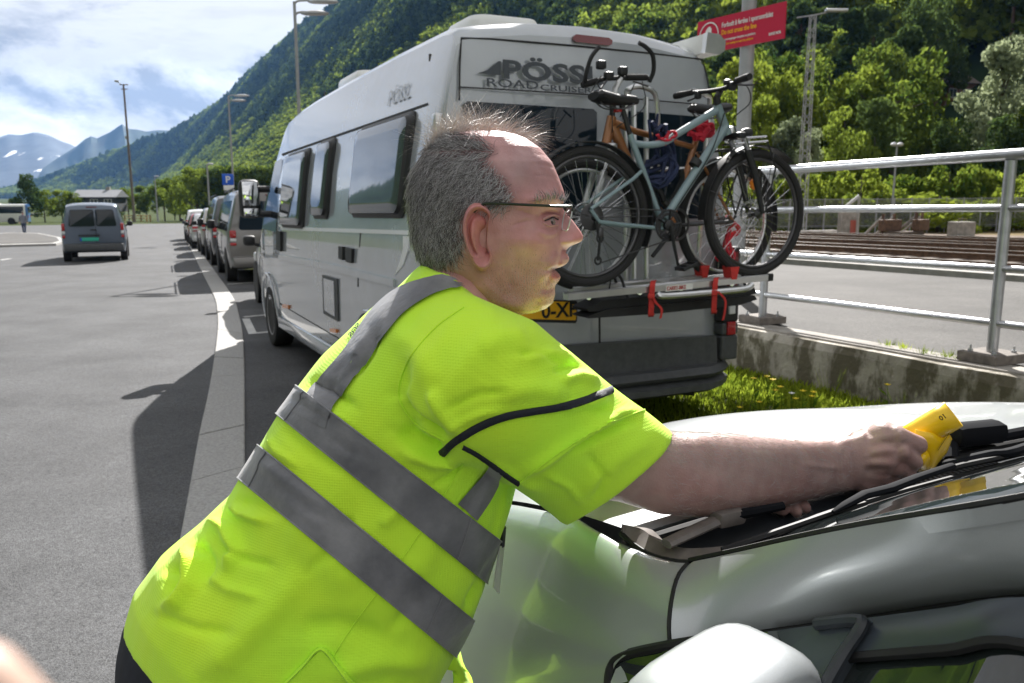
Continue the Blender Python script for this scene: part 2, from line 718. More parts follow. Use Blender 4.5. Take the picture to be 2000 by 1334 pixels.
# ------------------------------------------------------------------ kerb of granite stones
KL = [(366, 472), (392, 525), (417, 576), (424, 607), (425, 640), (418, 700), (406, 770), (388, 850), (370, 950), (350, 1056), (318, 1210)]
KR = [(378, 472), (417, 525), (454, 578), (467, 615), (474, 650), (477, 702), (478, 760), (478, 830), (478, 920), (477, 1020), (470, 1210)]
kl = [at_ground(*p, 0.018) for p in KL]
kr = [at_ground(*p, 0.018) for p in KR]
ext = []
for e in (110, 70, 45, 30, 18, 8):
    p0, q0 = kl[0], kr[0]
    d = (kl[0] - kl[2])
    d = d / np.linalg.norm(d)
    ext.append((p0 + d * e, q0 + d * e))
kl = [p for p, q in ext] + kl
kr = [q for p, q in ext] + kr
_d = (kl[-1] - kl[-3]) / np.linalg.norm(kl[-1] - kl[-3])
for _e in (1.2, 2.6, 4.5):
    kl.append(kl[-1] + _d * 1.4)
    kr.append(kr[-1] + _d * 1.4)
fl, fr = smooth_poly(kl, 400), smooth_poly(kr, 400)
cum = np.concatenate([[0], np.cumsum(np.linalg.norm(np.diff((fl + fr) / 2, axis=0), axis=1))])
kerb = thing('kerb', (fl[399] + fr[399]) / 2, kind='structure')
nst = int(cum[-1] / 1.0)


def kpt(s, side):
    s = min(max(s, 0), cum[-1])
    arr = fl if side == 0 else fr
    return np.array([np.interp(s, cum, arr[:, k]) for k in range(3)])


for k in range(nst):
    s0, s1 = cum[-1] - k * 1.0, cum[-1] - (k + 1) * 1.0
    if s1 < cum[-1] - 60 and k % 1:
        continue
    mb = MB()
    dz = random.uniform(-.002, .003)
    L, Rr = [], []
    for t in (0, .5, 1):
        s = (s0 - .005) * (1 - t) + (s1 + .005) * t
        L.append(kpt(s, 0) + [0, 0, dz])
        Rr.append(kpt(s, 1) + [0, 0, dz])
    dn = np.array([0, 0, -.09])
    for i in range(3):
        pass
    rings = [[L[i] + dn, L[i] + [0, 0, -.006], lerp(L[i], Rr[i], .03), lerp(L[i], Rr[i], .97), Rr[i] + [0, 0, -.006], Rr[i] + dn] for i in range(3)]
    mb.loft(rings, M_granite)
    mb.build('kerb_stone', None, kerb, smooth=False)
    if k > 58:
        break

# painted bay marks
mb = MB()


def pline(p, q, w):
    a, b = at_ground(*p, .006), at_ground(*q, .006)
    d = (b - a) / np.linalg.norm(b - a)
    n = np.cross(d, [0, 0, 1]) * w / 2
    mb.add([a - n, b - n, b + n, a + n], [(0, 1, 2, 3)])


pline((476, 619), (640, 603), .10)
pline((480, 622), (494, 652), .10)
pline((492, 651), (660, 636), .10)
pline((444, 555), (560, 548), .10)
pline((418, 520), (450, 518), .10)
pline((0, 508), (20, 505), .14)
tag(mb.build('road_markings', M_paint, None, smooth=False, fix=False), kind='structure')

# traffic island at the far left
isl = [at_ground(*p, 0) for p in ((-60, 463), (20, 457), (75, 458), (118, 467), (126, 475), (110, 480), (0, 483), (-70, 487))]
mb = MB()
mb.plate(isl, (0, 0, .11), M_granite)
isl_o = tag(mb.build('traffic_island', None, None, smooth=False), kind='structure')
c = sum(isl) / len(isl)
mb = MB()
mb.plate([lerp(p, c, .10) + [0, 0, .1] for p in isl], (0, 0, .025), M_asph2)
mb.build('island_paving', None, isl_o, smooth=False)

# ------------------------------------------------------------------ retaining wall and railing
mossy = mat('mossy_concrete', (0.30, 0.275, 0.24), 0.92, col2=(0.46, 0.425, 0.37), vscale=5.0, bump=0.8, bscale=28, detail=12)
nt = mossy.node_tree          # moss and damp stains with shapes of their own
bs = nt.nodes['Principled BSDF']
lk = [l for l in nt.links if l.to_socket == bs.inputs['Base Color']][0]
base_sock = lk.from_socket
tc = nt.nodes.new('ShaderNodeTexCoord')
n1 = nt.nodes.new('ShaderNodeTexNoise')
n1.inputs['Scale'].default_value = 5.5
n1.inputs['Detail'].default_value = 12
n1.inputs['Roughness'].default_value = .66
mp_ = nt.nodes.new('ShaderNodeMapping')
mp_.inputs['Scale'].default_value = (1, 1, .45)
nt.links.new(tc.outputs['Object'], mp_.inputs[0])
nt.links.new(mp_.outputs[0], n1.inputs[0])
r1 = nt.nodes.new('ShaderNodeValToRGB')
r1.color_ramp.elements[0].position = .47
r1.color_ramp.elements[1].position = .57
nt.links.new(n1.outputs['Fac'], r1.inputs[0])
mx = nt.nodes.new('ShaderNodeMix')
mx.data_type = 'RGBA'
nt.links.new(r1.outputs[0], mx.inputs['Factor'])
nt.links.new(base_sock, mx.inputs[6])
mx.inputs[7].default_value = (0.125, 0.11, 0.078, 1)
nt.links.new(mx.outputs[2], bs.inputs['Base Color'])

wall = thing('retaining_wall', row(1, 1.74, 0), 'weathered concrete retaining wall with moss stains below the railing', 'retaining wall')
mb = MB()
rings = []
for a in np.linspace(-13, 2.55, 40):
    j = lambda: random.uniform(-.006, .006)
    rings.append([row(a, 1.62 + j(), -.1), row(a, 1.60 + j(), .30), row(a, 1.585 + j(), .55 + j()), row(a, 1.60 + j(), PLZ + .004 + j()), row(a, 1.9, PLZ + .006), row(a, 1.9, -.1)])
mb.loft(rings, mossy)
mb.build('wall_face', None, wall, smooth=False)
mb = MB()
rings = []
for a in np.linspace(2.56, 3.5, 6):
    rings.append([row(a, 1.20, -.1), row(a, 1.20, PLZ - .02), row(a, 1.22, PLZ + .004), row(a, 1.898, PLZ + .004), row(a, 1.898, -.1)])
mb.loft(rings, mossy)
mb.build('wall_block', None, wall, smooth=False)
mb = MB()
rings = []
for a in np.linspace(3.51, 110, 60):
    rings.append([row(a, 1.62, -.1), row(a, 1.62, PLZ - .02), row(a, 1.64, PLZ + .004), row(a, 1.9, PLZ + .006), row(a, 1.9, -.1)])
mb.loft(rings, M_conc)
mb.build('wall_run', None, wall, smooth=False)
# capping strip, slightly proud
mb = MB()
mb.loft([[row(a, 1.66, PLZ + .004), row(a, 1.66, PLZ + .016), row(a, 1.84, PLZ + .016), row(a, 1.84, PLZ + .004)] for a in (-13, 2.5)], M_conc)
mb.build('wall_coping', None, wall, smooth=False)

P1, P2 = np.array([1.905, 6.25]), np.array([2.69, 4.57])
dP = P2 - P1
LP = np.linalg.norm(dP)
dP = dP / LP
rail_o = thing('railing', (P1[0], P1[1], .6), 'galvanised steel pipe railing with four rails on the platform edge', 'railing')


def rpost(k):
    p = P1 + dP * LP * k
    a, r = to_row(np.array([p[0], p[1], 0]))
    return row(a, r)[:2]


zr = [1.085, 0.80, 0.47, 0.165]
for k in range(-9, 5):
    p = rpost(k)
    a, r = to_row(np.array([p[0], p[1], 0]))
    z0 = gz(a) + PLZ - (gz(to_row(np.array([*P1, 0]))[0]) - gz(a)) * 0 + .016
    mb = MB()
    mb.tube([(p[0], p[1], z0 + .05), (p[0], p[1], z0 + .05 + zr[0] - .03)], .030, 14, M_galv)
    o = mb.build('railing_post', None, rail_o)
    mb = MB()
    Mx = Matrix.Translation((p[0], p[1], z0 + .028)) @ Matrix.Rotation(YAW, 4, 'Z')
    mb.bbox((0, 0, 0), (.26, .24, .055), .006, mat('base_block', (.17, .15, .135), .85, var=.3, vscale=20), Mx)
    o2 = mb.build('base_plate', None, rail_o, smooth=False)
    mb = MB()
    for sx in (-.085, .085):
        for sy in (-.07, .07):
            q = Mx @ Vector((sx, sy, .028))
            mb.cyl(q, q + Vector((0, 0, .012)), .014, seg=6, material=M_galv)
            mb.cyl(q, q + Vector((0, 0, .035)), .006, seg=6, material=M_galv)
    mb.build('anchor_bolt', None, o2, smooth=False)
for zi, z in enumerate(zr):
    pts = []
    for k in np.linspace(-9, 4, 14):
        p = rpost(k)
        a, r = to_row(np.array([p[0], p[1], 0]))
        pts.append((p[0], p[1], gz(a) + PLZ + .066 + z))
    mb = MB()
    mb.tube(pts, .030 if zi == 0 else .021, 14, M_galv)
    mb.build('top_rail' if zi == 0 else 'cross_rail', None, rail_o)

# ------------------------------------------------------------------ grass by the wall
M_blade = leaf_mat('grass_blade', (.06, .115, .012), (.33, .40, .04), .55)
mb = MB()
NB = 30000


def bank(r):
    t = min(1.0, max(0.0, (r - .05) / 1.35))
    return .25 * t * t * (3 - 2 * t)


va, vr = rng.uniform(-1.6, 4.0, NB) + rng.normal(0, .55, NB), 1.60 - 1.62 * rng.beta(1.0, 1.25, NB)
vs, fs = [], []
for i in range(NB):
    p = row(va[i], vr[i], bank(vr[i]))
    big = (vr[i] > 1.15)
    h = rng.uniform(.03, .075) * (1.3 if big else 1.0)
    w = rng.uniform(.003, .006) * (1.4 if big else 1)
    q = rng.uniform(0, 2 * math.pi)
    d = np.array([math.cos(q), math.sin(q), 0])
    s = np.array([-d[1], d[0], 0]) * w
    l = rng.uniform(.2, .9)
    o = len(vs)
    m_ = p + np.array([0, 0, h * .6]) + d * h * .3 * l
    vs += [p - s, p + s, m_ + s * .8, m_ - s * .8, p + np.array([0, 0, h]) + d * h * .9 * l]
    fs += [(o, o + 1, o + 2, o + 3), (o + 3, o + 2, o + 4)]
mb.v, mb.f, mb.mi = vs, fs, [0] * len(fs)
mb.mats = [M_blade]
tag(mb.build('grass', None, None, smooth=False, fix=False), kind='stuff')
strip('grass_strip', [-.1, .05, .2, .4, .6, .8, 1.0, 1.2, 1.4, 1.62], -2.4, 60, 20, lambda r: 0.004 + bank(r), mat('turf', (.030, .040, .014), .95, spec=.04, var=.4, vscale=9, bump=.6, bscale=40, col2=(.07, .075, .024)))

M_petal = mat('yellow_petal', (.80, .62, .02), .6)
M_petal_w = mat('white_petal', (.8, .8, .78), .6)
M_stem = leaf_mat('flower_stem', (.05, .12, .015), (.16, .24, .03), .4)
flower_px = [(1478, 741), (1502, 736), (1517, 744), (1512, 765), (1565, 765), (1578, 774), (1556, 779), (1484, 787), (1530, 757), (1450, 800), (1590, 768), (1545, 771), (1740, 752)]
for i, (px, py) in enumerate(flower_px):
    zf = [.22, .26, .24, .16, .18, .15, .14, .10, .2, .08, .16, .16, .18][i]
    white = i == 11
    bk = .2
    for _ in range(8):
        g = at_ground(px, py, zf + bk)
        a, r = to_row(g)
        r = min(r, 1.55)
        bk = bank(r)
    b = row(a, r, bk)
    t = thing('wildflower', b, ('small white wildflower in the grass below the concrete wall' if white else 'yellow buttercup growing in the grass below the concrete wall'), 'flower', 'buttercups in the grass' if not white else None)
    mb = MB()
    top = b + np.array([random.uniform(-.02, .02), random.uniform(-.02, .02), zf])
    mb.tube([b, lerp(b, top, .5) + [.006, 0, 0], top], [.003, .0025, .002], 5, M_stem)
    for s in range(3):
        q = random.uniform(0, 6.28)
        d = np.array([math.cos(q), math.sin(q), .5])
        c0 = lerp(b, top, .25 + .2 * s)
        sd_ = np.array([-d[1], d[0], 0]) * .012
        mb.add([c0, c0 + d * .03 + sd_, c0 + d * .075, c0 + d * .03 - sd_], [(0, 1, 2, 3)], M_stem)
    mb.build('stem', None, t)
    mb = MB()
    for k in range(5):
        q = k * 1.2566
        d = np.array([math.cos(q), math.sin(q), .55])
        s_ = np.array([-math.sin(q), math.cos(q), 0]) * .009
        mb.add([top, top + d * .010 + s_, top + d * .018 + s_ * .5, top + d * .018 - s_ * .5, top + d * .010 - s_], [(0, 1, 2, 3, 4)], M_petal_w if white else M_petal)
    mb.build('flower_head', None, t)

# weeds on top of the wall: tufts
for i, (px, py) in enumerate(((1735, 672), (1765, 678), (1805, 688), (1850, 695), (1880, 702), (1828, 760), (1965, 752))):
    g = at_plane(px, py, row(0, 0, PLZ + .02), np.array([SLOPE * AX[0], SLOPE * AX[1], 1.0])) if py < 740 else None
    if g is None:
        a = [-.35, -.9][i - 5]
        g = row(a, 1.52, bank(1.52))
    mb = MB()
    for k in range(46):
        q = rng.uniform(0, 6.28)
        h = rng.uniform(.02, .06) * (1 if py < 740 else 4.6)
        d = np.array([math.cos(q), math.sin(q), 0])
        s_ = np.array([-d[1], d[0], 0]) * .0025
        p = g + d * rng.uniform(0, .06) + np.array([0, 0, -.01])
        mb.add([p - s_, p + s_, p + d * h * .5 + [0, 0, h]], [(0, 1, 2)])
    tag(mb.build('grass_tuft', M_blade, None, smooth=False, fix=False), ['small grass tuft on the wall top, farthest from the near post', 'sparse grass tuft on the wall top, second from the far end', 'grass tuft on the wall top midway between the posts', 'larger grass tuft on the wall top before the near post', 'grass tuft on the wall top next to the near base plate', 'tall grass clump standing in front of the stained wall', 'tall grass clump at the wall under the near railing post'][i], 'grass tuft', 'weeds along the retaining wall')
# ================================================================== TREES, HILLS, FAR BUILDINGS
M_leafA = leaf_mat('leaf_green', (.030, .064, .013), (.23, .295, .045), .53)
M_leafB = leaf_mat('leaf_dark', (.022, .048, .018), (.10, .145, .04), .45)
M_leafC = leaf_mat('leaf_silver', (.09, .12, .065), (.36, .41, .24), .48)
M_leafD = leaf_mat('leaf_yellowgreen', (.050, .092, .014), (.27, .33, .045), .52)
M_bark = mat('bark', (.085, .065, .05), .9, var=.3, vscale=12)
M_barkp = mat('pine_bark', (.14, .085, .055), .9, var=.3, vscale=8)


def leaf_cloud(clumps, n, size, seed, squash=.75):
    """many leaf quads spread through clumps (centre, radius): arrays for from_pydata"""
    g = np.random.default_rng(seed)
    cs = np.array([c for c, r in clumps])
    rs = np.array([r for c, r in clumps])
    w = rs ** 2
    k = g.choice(len(clumps), n, p=w / w.sum())
    d = g.normal(size=(n, 3))
    d /= np.linalg.norm(d, axis=1)[:, None]
    rad = rs[k] * (g.uniform(.25, 1, n) ** .45)
    P = cs[k] + d * rad[:, None] * np.array([1, 1, squash])
    nrm = d * .9 + g.normal(size=(n, 3)) * .65
    nrm /= np.linalg.norm(nrm, axis=1)[:, None]
    t = np.cross(nrm, g.normal(size=(n, 3)))
    t /= np.linalg.norm(t, axis=1)[:, None]
    b = np.cross(nrm, t)
    s = size * g.uniform(.6, 1.3, n)[:, None]
    q = np.stack([P - t * s, P - b * s * .55, P + t * s, P + b * s * .55], 1).reshape(-1, 3)
    f = np.arange(n * 4).reshape(-1, 4)
    return q, f


def crown_clumps(kind, seed):
    g = np.random.default_rng(seed)
    out = []
    if kind == 'broad':           # unit tree: height 1, crown from .15 to 1
        for i in range(34):
            z = g.uniform(.20, .95)
            env = .36 * math.sin(math.pi * min(1, (z - .08) / .92) ** .8) ** .6 + .03
            q = g.uniform(0, 6.283)
            rr = env * g.uniform(.45, 1.0)
            out.append(((rr * math.cos(q), rr * math.sin(q), z), g.uniform(.07, .14)))
        out.append(((0, 0, .5), .2))
        out.append(((0, 0, .7), .17))
    elif kind == 'tall':
        for i in range(34):
            z = g.uniform(.16, .97)
            env = .25 * (math.sin(math.pi * min(1, (z - .02) / .98) ** .75) ** .7) + .02
            q = g.uniform(0, 6.283)
            rr = env * g.uniform(.4, 1.0)
            out.append(((rr * math.cos(q), rr * math.sin(q), z), g.uniform(.06, .11)))
        out.append(((0, 0, .45), .14))
        out.append(((0, 0, .65), .13))
    elif kind == 'pine':
        for i in range(30):
            z = g.uniform(.42, .98)
            env = .19 * (1 - (z - .42) / .56) ** .55 + .02
            q = g.uniform(0, 6.283)
            rr = env * g.uniform(.3, 1.0)
            out.append(((rr * math.cos(q), rr * math.sin(q), z), g.uniform(.045, .085)))
    elif kind == 'spruce':
        for i in range(46):
            z = g.uniform(.10, .98)
            env = .17 * (1 - z) ** .8 + .01
            q = g.uniform(0, 6.283)
            rr = env * g.uniform(.3, 1.0)
            out.append(((rr * math.cos(q), rr * math.sin(q), z), .03 + .06 * (1 - z)))
    else:                         # bush
        for i in range(22):
            q = g.uniform(0, 6.283)
            rr = .5 * math.sqrt(g.uniform(0, 1))
            z = g.uniform(.15, .8) * (1 - rr * .7)
            out.append(((rr * math.cos(q), rr * math.sin(q), z), g.uniform(.14, .24)))
    return out


def crown_mesh(kind, seed, n, size, m):
    c = crown_clumps(kind, seed)
    q, f = leaf_cloud(c, n, size, seed, .62 if kind in ('pine', 'spruce') else .8)
    me = bpy.data.meshes.new('crown')
    me.from_pydata(q.tolist(), [], f.tolist())
    me.materials.append(m)
    return me, c


def trunk_mesh(clumps, kind, seed, m):
    g = np.random.default_rng(seed)
    mb = MB()
    top = .9 if kind in ('pine', 'spruce') else .72
    r0 = .022 if kind != 'pine' else .015
    mb.tube([(0, 0, -.03), (.004, .003, top * .35), (-.004, .004, top * .7), (0, 0, top)], [r0, r0 * .8, r0 * .55, r0 * .15], 7, m)
    for (c, r) in clumps[::3]:
        z0 = max(.1, c[2] - g.uniform(.06, .18))
        mb.tube([(0, 0, z0), (c[0] * .5, c[1] * .5, (z0 + c[2]) / 2 + .01), c], [r0 * .35, r0 * .25, r0 * .08], 5, m)
    me = mb.mesh('trunk')
    for p in me.polygons:
        p.use_smooth = True
    return me


TREES = {}


def tree_proto(key, kind, seed, n, size, m, bark):
    cm, cl = crown_mesh(kind, seed, n, size, m)
    TREES[key] = (cm, trunk_mesh(cl, kind, seed, bark))


for i in range(3):
    tree_proto(('broad', i), 'broad', 20 + i, 5200, .024, M_leafA, M_bark)
    tree_proto(('yellow', i), 'broad', 30 + i, 5200, .024, M_leafD, M_bark)
    tree_proto(('pine', i), 'pine', 40 + i, 3400, .022, M_leafB, M_barkp)
    tree_proto(('bush', i), 'bush', 50 + i, 2600, .05, M_leafD, M_bark)
for i in range(2):
    tree_proto(('silver', i), 'tall', 60 + i, 5200, .022, M_leafC, M_bark)
    tree_proto(('dark', i), 'broad', 70 + i, 4200, .026, M_leafB, M_bark)


def plant(key, base, h, width, label, cat, group, name):
    cm, tm = TREES[key]
    t = thing(name, base, label, cat, group, rotz=random.uniform(0, 6.28))
    for nm, me in (('trunk', tm), ('crown', cm)):
        o = bpy.data.objects.new(nm, me)
        COL.objects.link(o)
        o.parent = t
        o.scale = (width, width, h)
    return t


# ---- hillside: base line and crest line, parallel to the tracks, sinking into the distance
H_N = []


def hill_point(a, s):
    """a along the row, s 0..1 from foot to crest"""
    r0 = 47.0
    prof = [(0, 0), (.06, .004), (.16, .06), (.28, .16), (.42, .31), (.62, .56), (.82, .82), (1, 1.0)]
    h = np.interp(s, [p[0] for p in prof], [p[1] for p in prof])
    R1, H1 = 318.0, 272.0
    if a > 2000:
        k = min(1, (a - 2000) / 1250)
        H1 = H1 * max(.01, 1 - 1.02 * k ** .72)
        R1 = R1 - 620 * k
        r0 = r0 - 480 * k
    z = h * H1
    r = r0 + s * (R1 - r0)
    p = VO + AX * a + RX * r
    n = (math.sin(a * .011 + s * 5) * .5 + math.sin(a * .027 + 1.3 + s * 11) * .3 + math.sin(a * .0047) * .7) * 9 * s
    return np.array([p[0], p[1], z + n - 4.2 * min(1, max(0, (a) / 210.)) + .1])


mb = MB()
av = list(np.linspace(-260, 600, 70)) + list(np.linspace(620, 3300, 80))
sv = np.linspace(0, 1, 26)
rows_ = [[hill_point(a, s) for s in sv] + [hill_point(a, 1) + RX * 260 + [0, 0, 30], hill_point(a, 1) + RX * 600 + [0, 0, -200]] for a in av]
mb.grid(rows_)
tag(mb.build('hillside', M_hill, None, smooth=True, fix=False), kind='structure')

# ---- wood on the hillside that reads as one mass: instanced low trees on one object
protos = bpy.data.collections.new('wood_kinds')
for i in range(5):
    kind = ['broad', 'broad', 'pine', 'spruce', 'broad'][i]
    m = [M_leafA, M_leafB, M_leafB, M_leafB, M_leafD][i]
    c = crown_clumps(kind, 80 + i)
    q, f = leaf_cloud(c, 620, .055, 90 + i, .7)
    me = bpy.data.meshes.new('wood_tree')
    me.from_pydata(q.tolist(), [], f.tolist())
    me.materials.append(m)
    o = bpy.data.objects.new('wood_tree', me)
    protos.objects.link(o)


def wood(name, P, S, K):
    """P points, S heights, K kind index -> one mesh object whose points carry a tree each"""
    me = bpy.data.meshes.new(name)
    me.from_pydata(P.tolist(), [], [])
    for nm, arr, ty in (('size', S, 'FLOAT'), ('turn', rng.uniform(0, 6.28, len(P)), 'FLOAT'), ('kind_index', K, 'INT')):
        at_ = me.attributes.new(nm, ty, 'POINT')
        at_.data.foreach_set('value', np.asarray(arr, dtype=np.int32 if ty == 'INT' else np.float32))
    o = bpy.data.objects.new(name, me)
    COL.objects.link(o)
    ng = bpy.data.node_groups.new(name + '_nodes', 'GeometryNodeTree')
    ng.interface.new_socket('Geometry', in_out='INPUT', socket_type='NodeSocketGeometry')
    ng.interface.new_socket('Geometry', in_out='OUTPUT', socket_type='NodeSocketGeometry')
    N = ng.nodes.new
    gi, go = N('NodeGroupInput'), N('NodeGroupOutput')
    ci = N('GeometryNodeCollectionInfo')
    ci.inputs['Collection'].default_value = protos
    ci.inputs['Separate Children'].default_value = True
    ip = N('GeometryNodeInstanceOnPoints')
    ip.inputs['Pick Instance'].default_value = True

    def attr(nm, ty):
        n = N('GeometryNodeInputNamedAttribute')
        n.data_type = ty
        n.inputs['Name'].default_value = nm
        return n.outputs['Attribute']
    L = ng.links.new
    L(gi.outputs[0], ip.inputs['Points'])
    L(ci.outputs[0], ip.inputs['Instance'])
    L(attr('kind_index', 'INT'), ip.inputs['Instance Index'])
    cx = N('ShaderNodeCombineXYZ')
    L(attr('turn', 'FLOAT'), cx.inputs[2])
    try:
        L(cx.outputs[0], ip.inputs['Rotation'])
    except Exception:
        pass
    L(attr('size', 'FLOAT'), ip.inputs['Scale'])
    L(ip.outputs[0], go.inputs[0])
    md = o.modifiers.new('trees', 'NODES')
    md.node_group = ng
    return tag(o, kind='stuff')


pts, sz, kd = [], [], []


def scatter(a0, a1, n, smin, smax, h0, h1):
    for i in range(n):
        a = rng.uniform(a0, a1)
        s = rng.uniform(smin, smax)
        p = hill_point(a, s)
        # stands of one kind
        f = math.sin(a * .013 + 3 * s) + math.sin(a * .031 - 6 * s + 1) + rng.normal() * .7
        low = s < .34 + .08 * math.sin(a * .02)
        if low:
            k = 4 if f > -.2 else 0
        else:
            k = 2 if f > .7 else (3 if f > .1 else (1 if f > -.9 else 0))
        pts.append(p - [0, 0, .6])
        sz.append(rng.uniform(h0, h1) * (1.1 if k in (2, 3) else .95))
        kd.append(k)


scatter(-120, 260, 2600, .16, 1.02, 8, 14)
scatter(200, 700, 5200, .0, 1.02, 8, 15)
scatter(600, 1500, 6500, 0, 1.02, 9, 16)
scatter(1300, 2600, 5200, 0, 1.02, 11, 19)
scatter(2400, 3300, 3600, 0, 1.03, 14, 24)
wood('forest', np.array(pts), np.array(sz), np.array(kd))

# ---- trees one can tell apart, behind the tracks and on the lower slope (pixel of the foot, distance, height)
def far_pt(px, Y, z=None):
    p = at(px, 400, Y)
    a, r = to_row(p)
    if r > 47:
        R1 = 318.0
        s = (r - 47) / (R1 - 47)
        z = hill_point(a, s)[2]
    else:
        z = gz(min(a, 210)) + .1
    return np.array([p[0], p[1], z])


def crown_h(base, ytop):
    """height so that the crown ends at picture row ytop"""
    return (383 - ytop) / FPX * base[1] + HC - base[2]


near = [  # kind, px, Y, row of the top, width factor, words
    ('yellow', 1440, 66, 128, .95), ('broad', 1500, 72, 130, .9), ('yellow', 1545, 64, 150, .8), ('broad', 1610, 68, 128, .95), ('yellow', 1660, 64, 150, .85),
    ('broad', 1735, 62, 115, 1.05), ('broad', 1742, 68, 165, .8), ('silver', 1935, 62, 100, 1.05), ('broad', 1830, 60, 240, .8), ('yellow', 1995, 58, 210, .9),
    ('silver', 1535, 52, 245, 1.0), ('silver', 1580, 50, 262, .9), ('broad', 1640, 55, 215, .9), ('dark', 1700, 56, 205, .9), ('dark', 1850, 54, 240, .9),
    ('broad', 1415, 60, 175, .9), ('yellow', 1470, 56, 200, .8), ('silver', 1985, 72, 118, 1.0), ('broad', 2060, 60, 150, 1.0), ('broad', 2130, 64, 140, 1.0), ('dark', 1955, 56, 230, .9),
    ('broad', 1560, 80, 115, .9), ('broad', 1690, 84, 108, .9), ('yellow', 1474, 84, 118, .9), ('dark', 1390, 70, 160, .9), ('yellow', 1340, 75, 150, .9), ('broad', 1290, 80, 120, .9),
    ('broad', 1220, 86, 100, .9), ('broad', 1150, 92, 110, .9), ('broad', 2200, 58, 160, 1.0), ('yellow', 2280, 62, 150, 1.0), ('broad', 1090, 100, 120, .9), ('broad', 1010, 110, 130, .9), ('yellow', 930, 120, 150, .9), ('broad', 860, 130, 160, .9)]
NTH = ['first', 'second', 'third', 'fourth', 'fifth', 'sixth', 'seventh', 'eighth', 'ninth', 'tenth', 'eleventh', 'twelfth', 'thirteenth', 'fourteenth', 'fifteenth', 'sixteenth', 'seventeenth', 'eighteenth', 'nineteenth', 'twentieth', 'twenty-first', 'twenty-second', 'twenty-third']
WORDS = {'yellow': 'yellow-green leafy tree', 'broad': 'broad green leafy tree', 'silver': 'silvery grey-green tree', 'dark': 'dark green leafy tree'}
for i, (k, px, Y, yt, w) in enumerate(near):
    b = far_pt(px, Y)
    h = crown_h(b, yt)
    if k == 'silver' and px == 1935:
        lb = 'tallest silvery grey-green tree beside the brown house behind the railing'
    elif k == 'broad' and px == 1735:
        lb = 'big round sunlit tree behind the small twin lamp post'
    else:
        same = sorted(q[1] for q in near if q[0] == k)
        lb = WORDS[k] + ' beyond the tracks, ' + NTH[same.index(px)] + ' of its kind from the left'
    plant((k, i % (2 if k in ('silver', 'dark') else 3)), b, h, h * .78 * w, lb, 'tree', 'leafy trees beyond the tracks', 'leafy_tree')

bush = [(1530, 44, 305, 1), (1580, 45, 300, 1), (1680, 46, 300, 1.5), (1620, 48, 310, 1.2), (1790, 47, 305, 1.6), (1850, 46, 296, 1.6), (1910, 47, 285, 1.5), (1980, 46, 300, 1.4), (1740, 44, 350, 1.3), (1834, 43, 352, 1.8), (1918, 43, 365, 1.5), (1990, 43, 340, 1.3), (1660, 44, 355, 1.2), (1490, 46, 330, 1.2), (1450, 47, 330, 1.3), (2060, 45, 320, 1.4), (2140, 45, 320, 1.5)]
for i, (px, Y, yt, w) in enumerate(bush):
    b = far_pt(px, Y)
    h = max(.8, crown_h(b, yt))
    plant(('bush', i % 3), b, h, 2.2 * w, 'rounded green bush behind the yard fence, ' + NTH[sorted(q[0] for q in bush).index(px)] + ' from the left', 'bush', 'bushes behind the yard fence', 'bush')

# tall pines on the slope above the houses
g2 = np.random.default_rng(5)
k = 0
for i in range(170):
    px = g2.uniform(1340, 2350)
    Y = g2.uniform(88, 190)
    b = far_pt(px, Y)
    if 1795 < px < 1905 and Y < 125:      # the clearing with the houses
        continue
    h = g2.uniform(12, 17)
    x, y = proj(b + [0, 0, h])
    kind = 'pine' if g2.uniform() < .68 else ('dark' if g2.uniform() < .6 else 'broad')
    lb = {'pine': 'tall dark pine tree with bare trunk on the slope above the tracks', 'dark': 'dark leafy tree among pines on the slope', 'broad': 'mid green leafy tree among pines on the slope'}[kind]
    plant((kind, i % (2 if kind == 'dark' else 3)), b - [0, 0, .4], h, h * (.95 if kind == 'pine' else .75), lb, 'tree', {'pine': 'pines on the slope', 'dark': 'dark leafy trees on the slope', 'broad': 'green leafy trees on the slope'}[kind], 'pine_tree' if kind == 'pine' else 'leafy_tree')

# trees at the far end of the car park and along the foot of the hill
far_t = [('dark', 55, 150, 340, .8, 'dark spruce-like tree standing alone at the far end of the car park'), ('yellow', 85, 165, 372, 1.3, None), ('yellow', 120, 175, 370, 1.3, None), ('broad', 145, 170, 376, 1.2, None), ('dark', 30, 160, 385, 1.2, None), ('broad', 250, 190, 368, 1.2, None), ('yellow', 285, 180, 362, 1.2, None), ('broad', 320, 175, 350, 1.2, None), ('broad', 350, 165, 340, 1.2, None), ('yellow', 385, 150, 330, 1.2, None), ('broad', 420, 140, 320, 1.1, None), ('yellow', 455, 125, 285, 1.1, None), ('broad', 490, 115, 262, 1.1, None), ('yellow', 520, 105, 272, 1.1, None), ('broad', 545, 100, 290, 1.1, None), ('broad', 440, 160, 300, 1.1, None), ('yellow', 400, 180, 315, 1.1, None), ('broad', 480, 150, 275, 1.1, None), ('yellow', 515, 140, 245, 1.1, None), ('dark', 340, 200, 362, 1.1, None), ('broad', 200, 200, 378, 1.4, None)]
for i, (k, px, Y, yt, w, lb) in enumerate(far_t):
    if px >= 385:
        k, Y, yt = ('dark', 'broad')[i % 2], max(Y, 150), max(yt, 328)
    b = far_pt(px, Y)
    h = max(2.5, crown_h(b, yt))
    plant((k, i % 2), b, h, h * .8 * w, lb or (WORDS[k] + ' at the car park end, ' + NTH[sorted(q[1] for q in far_t).index(px)] + ' tree from the left'), 'tree', None if lb else 'trees at the far end of the car park', 'leafy_tree')

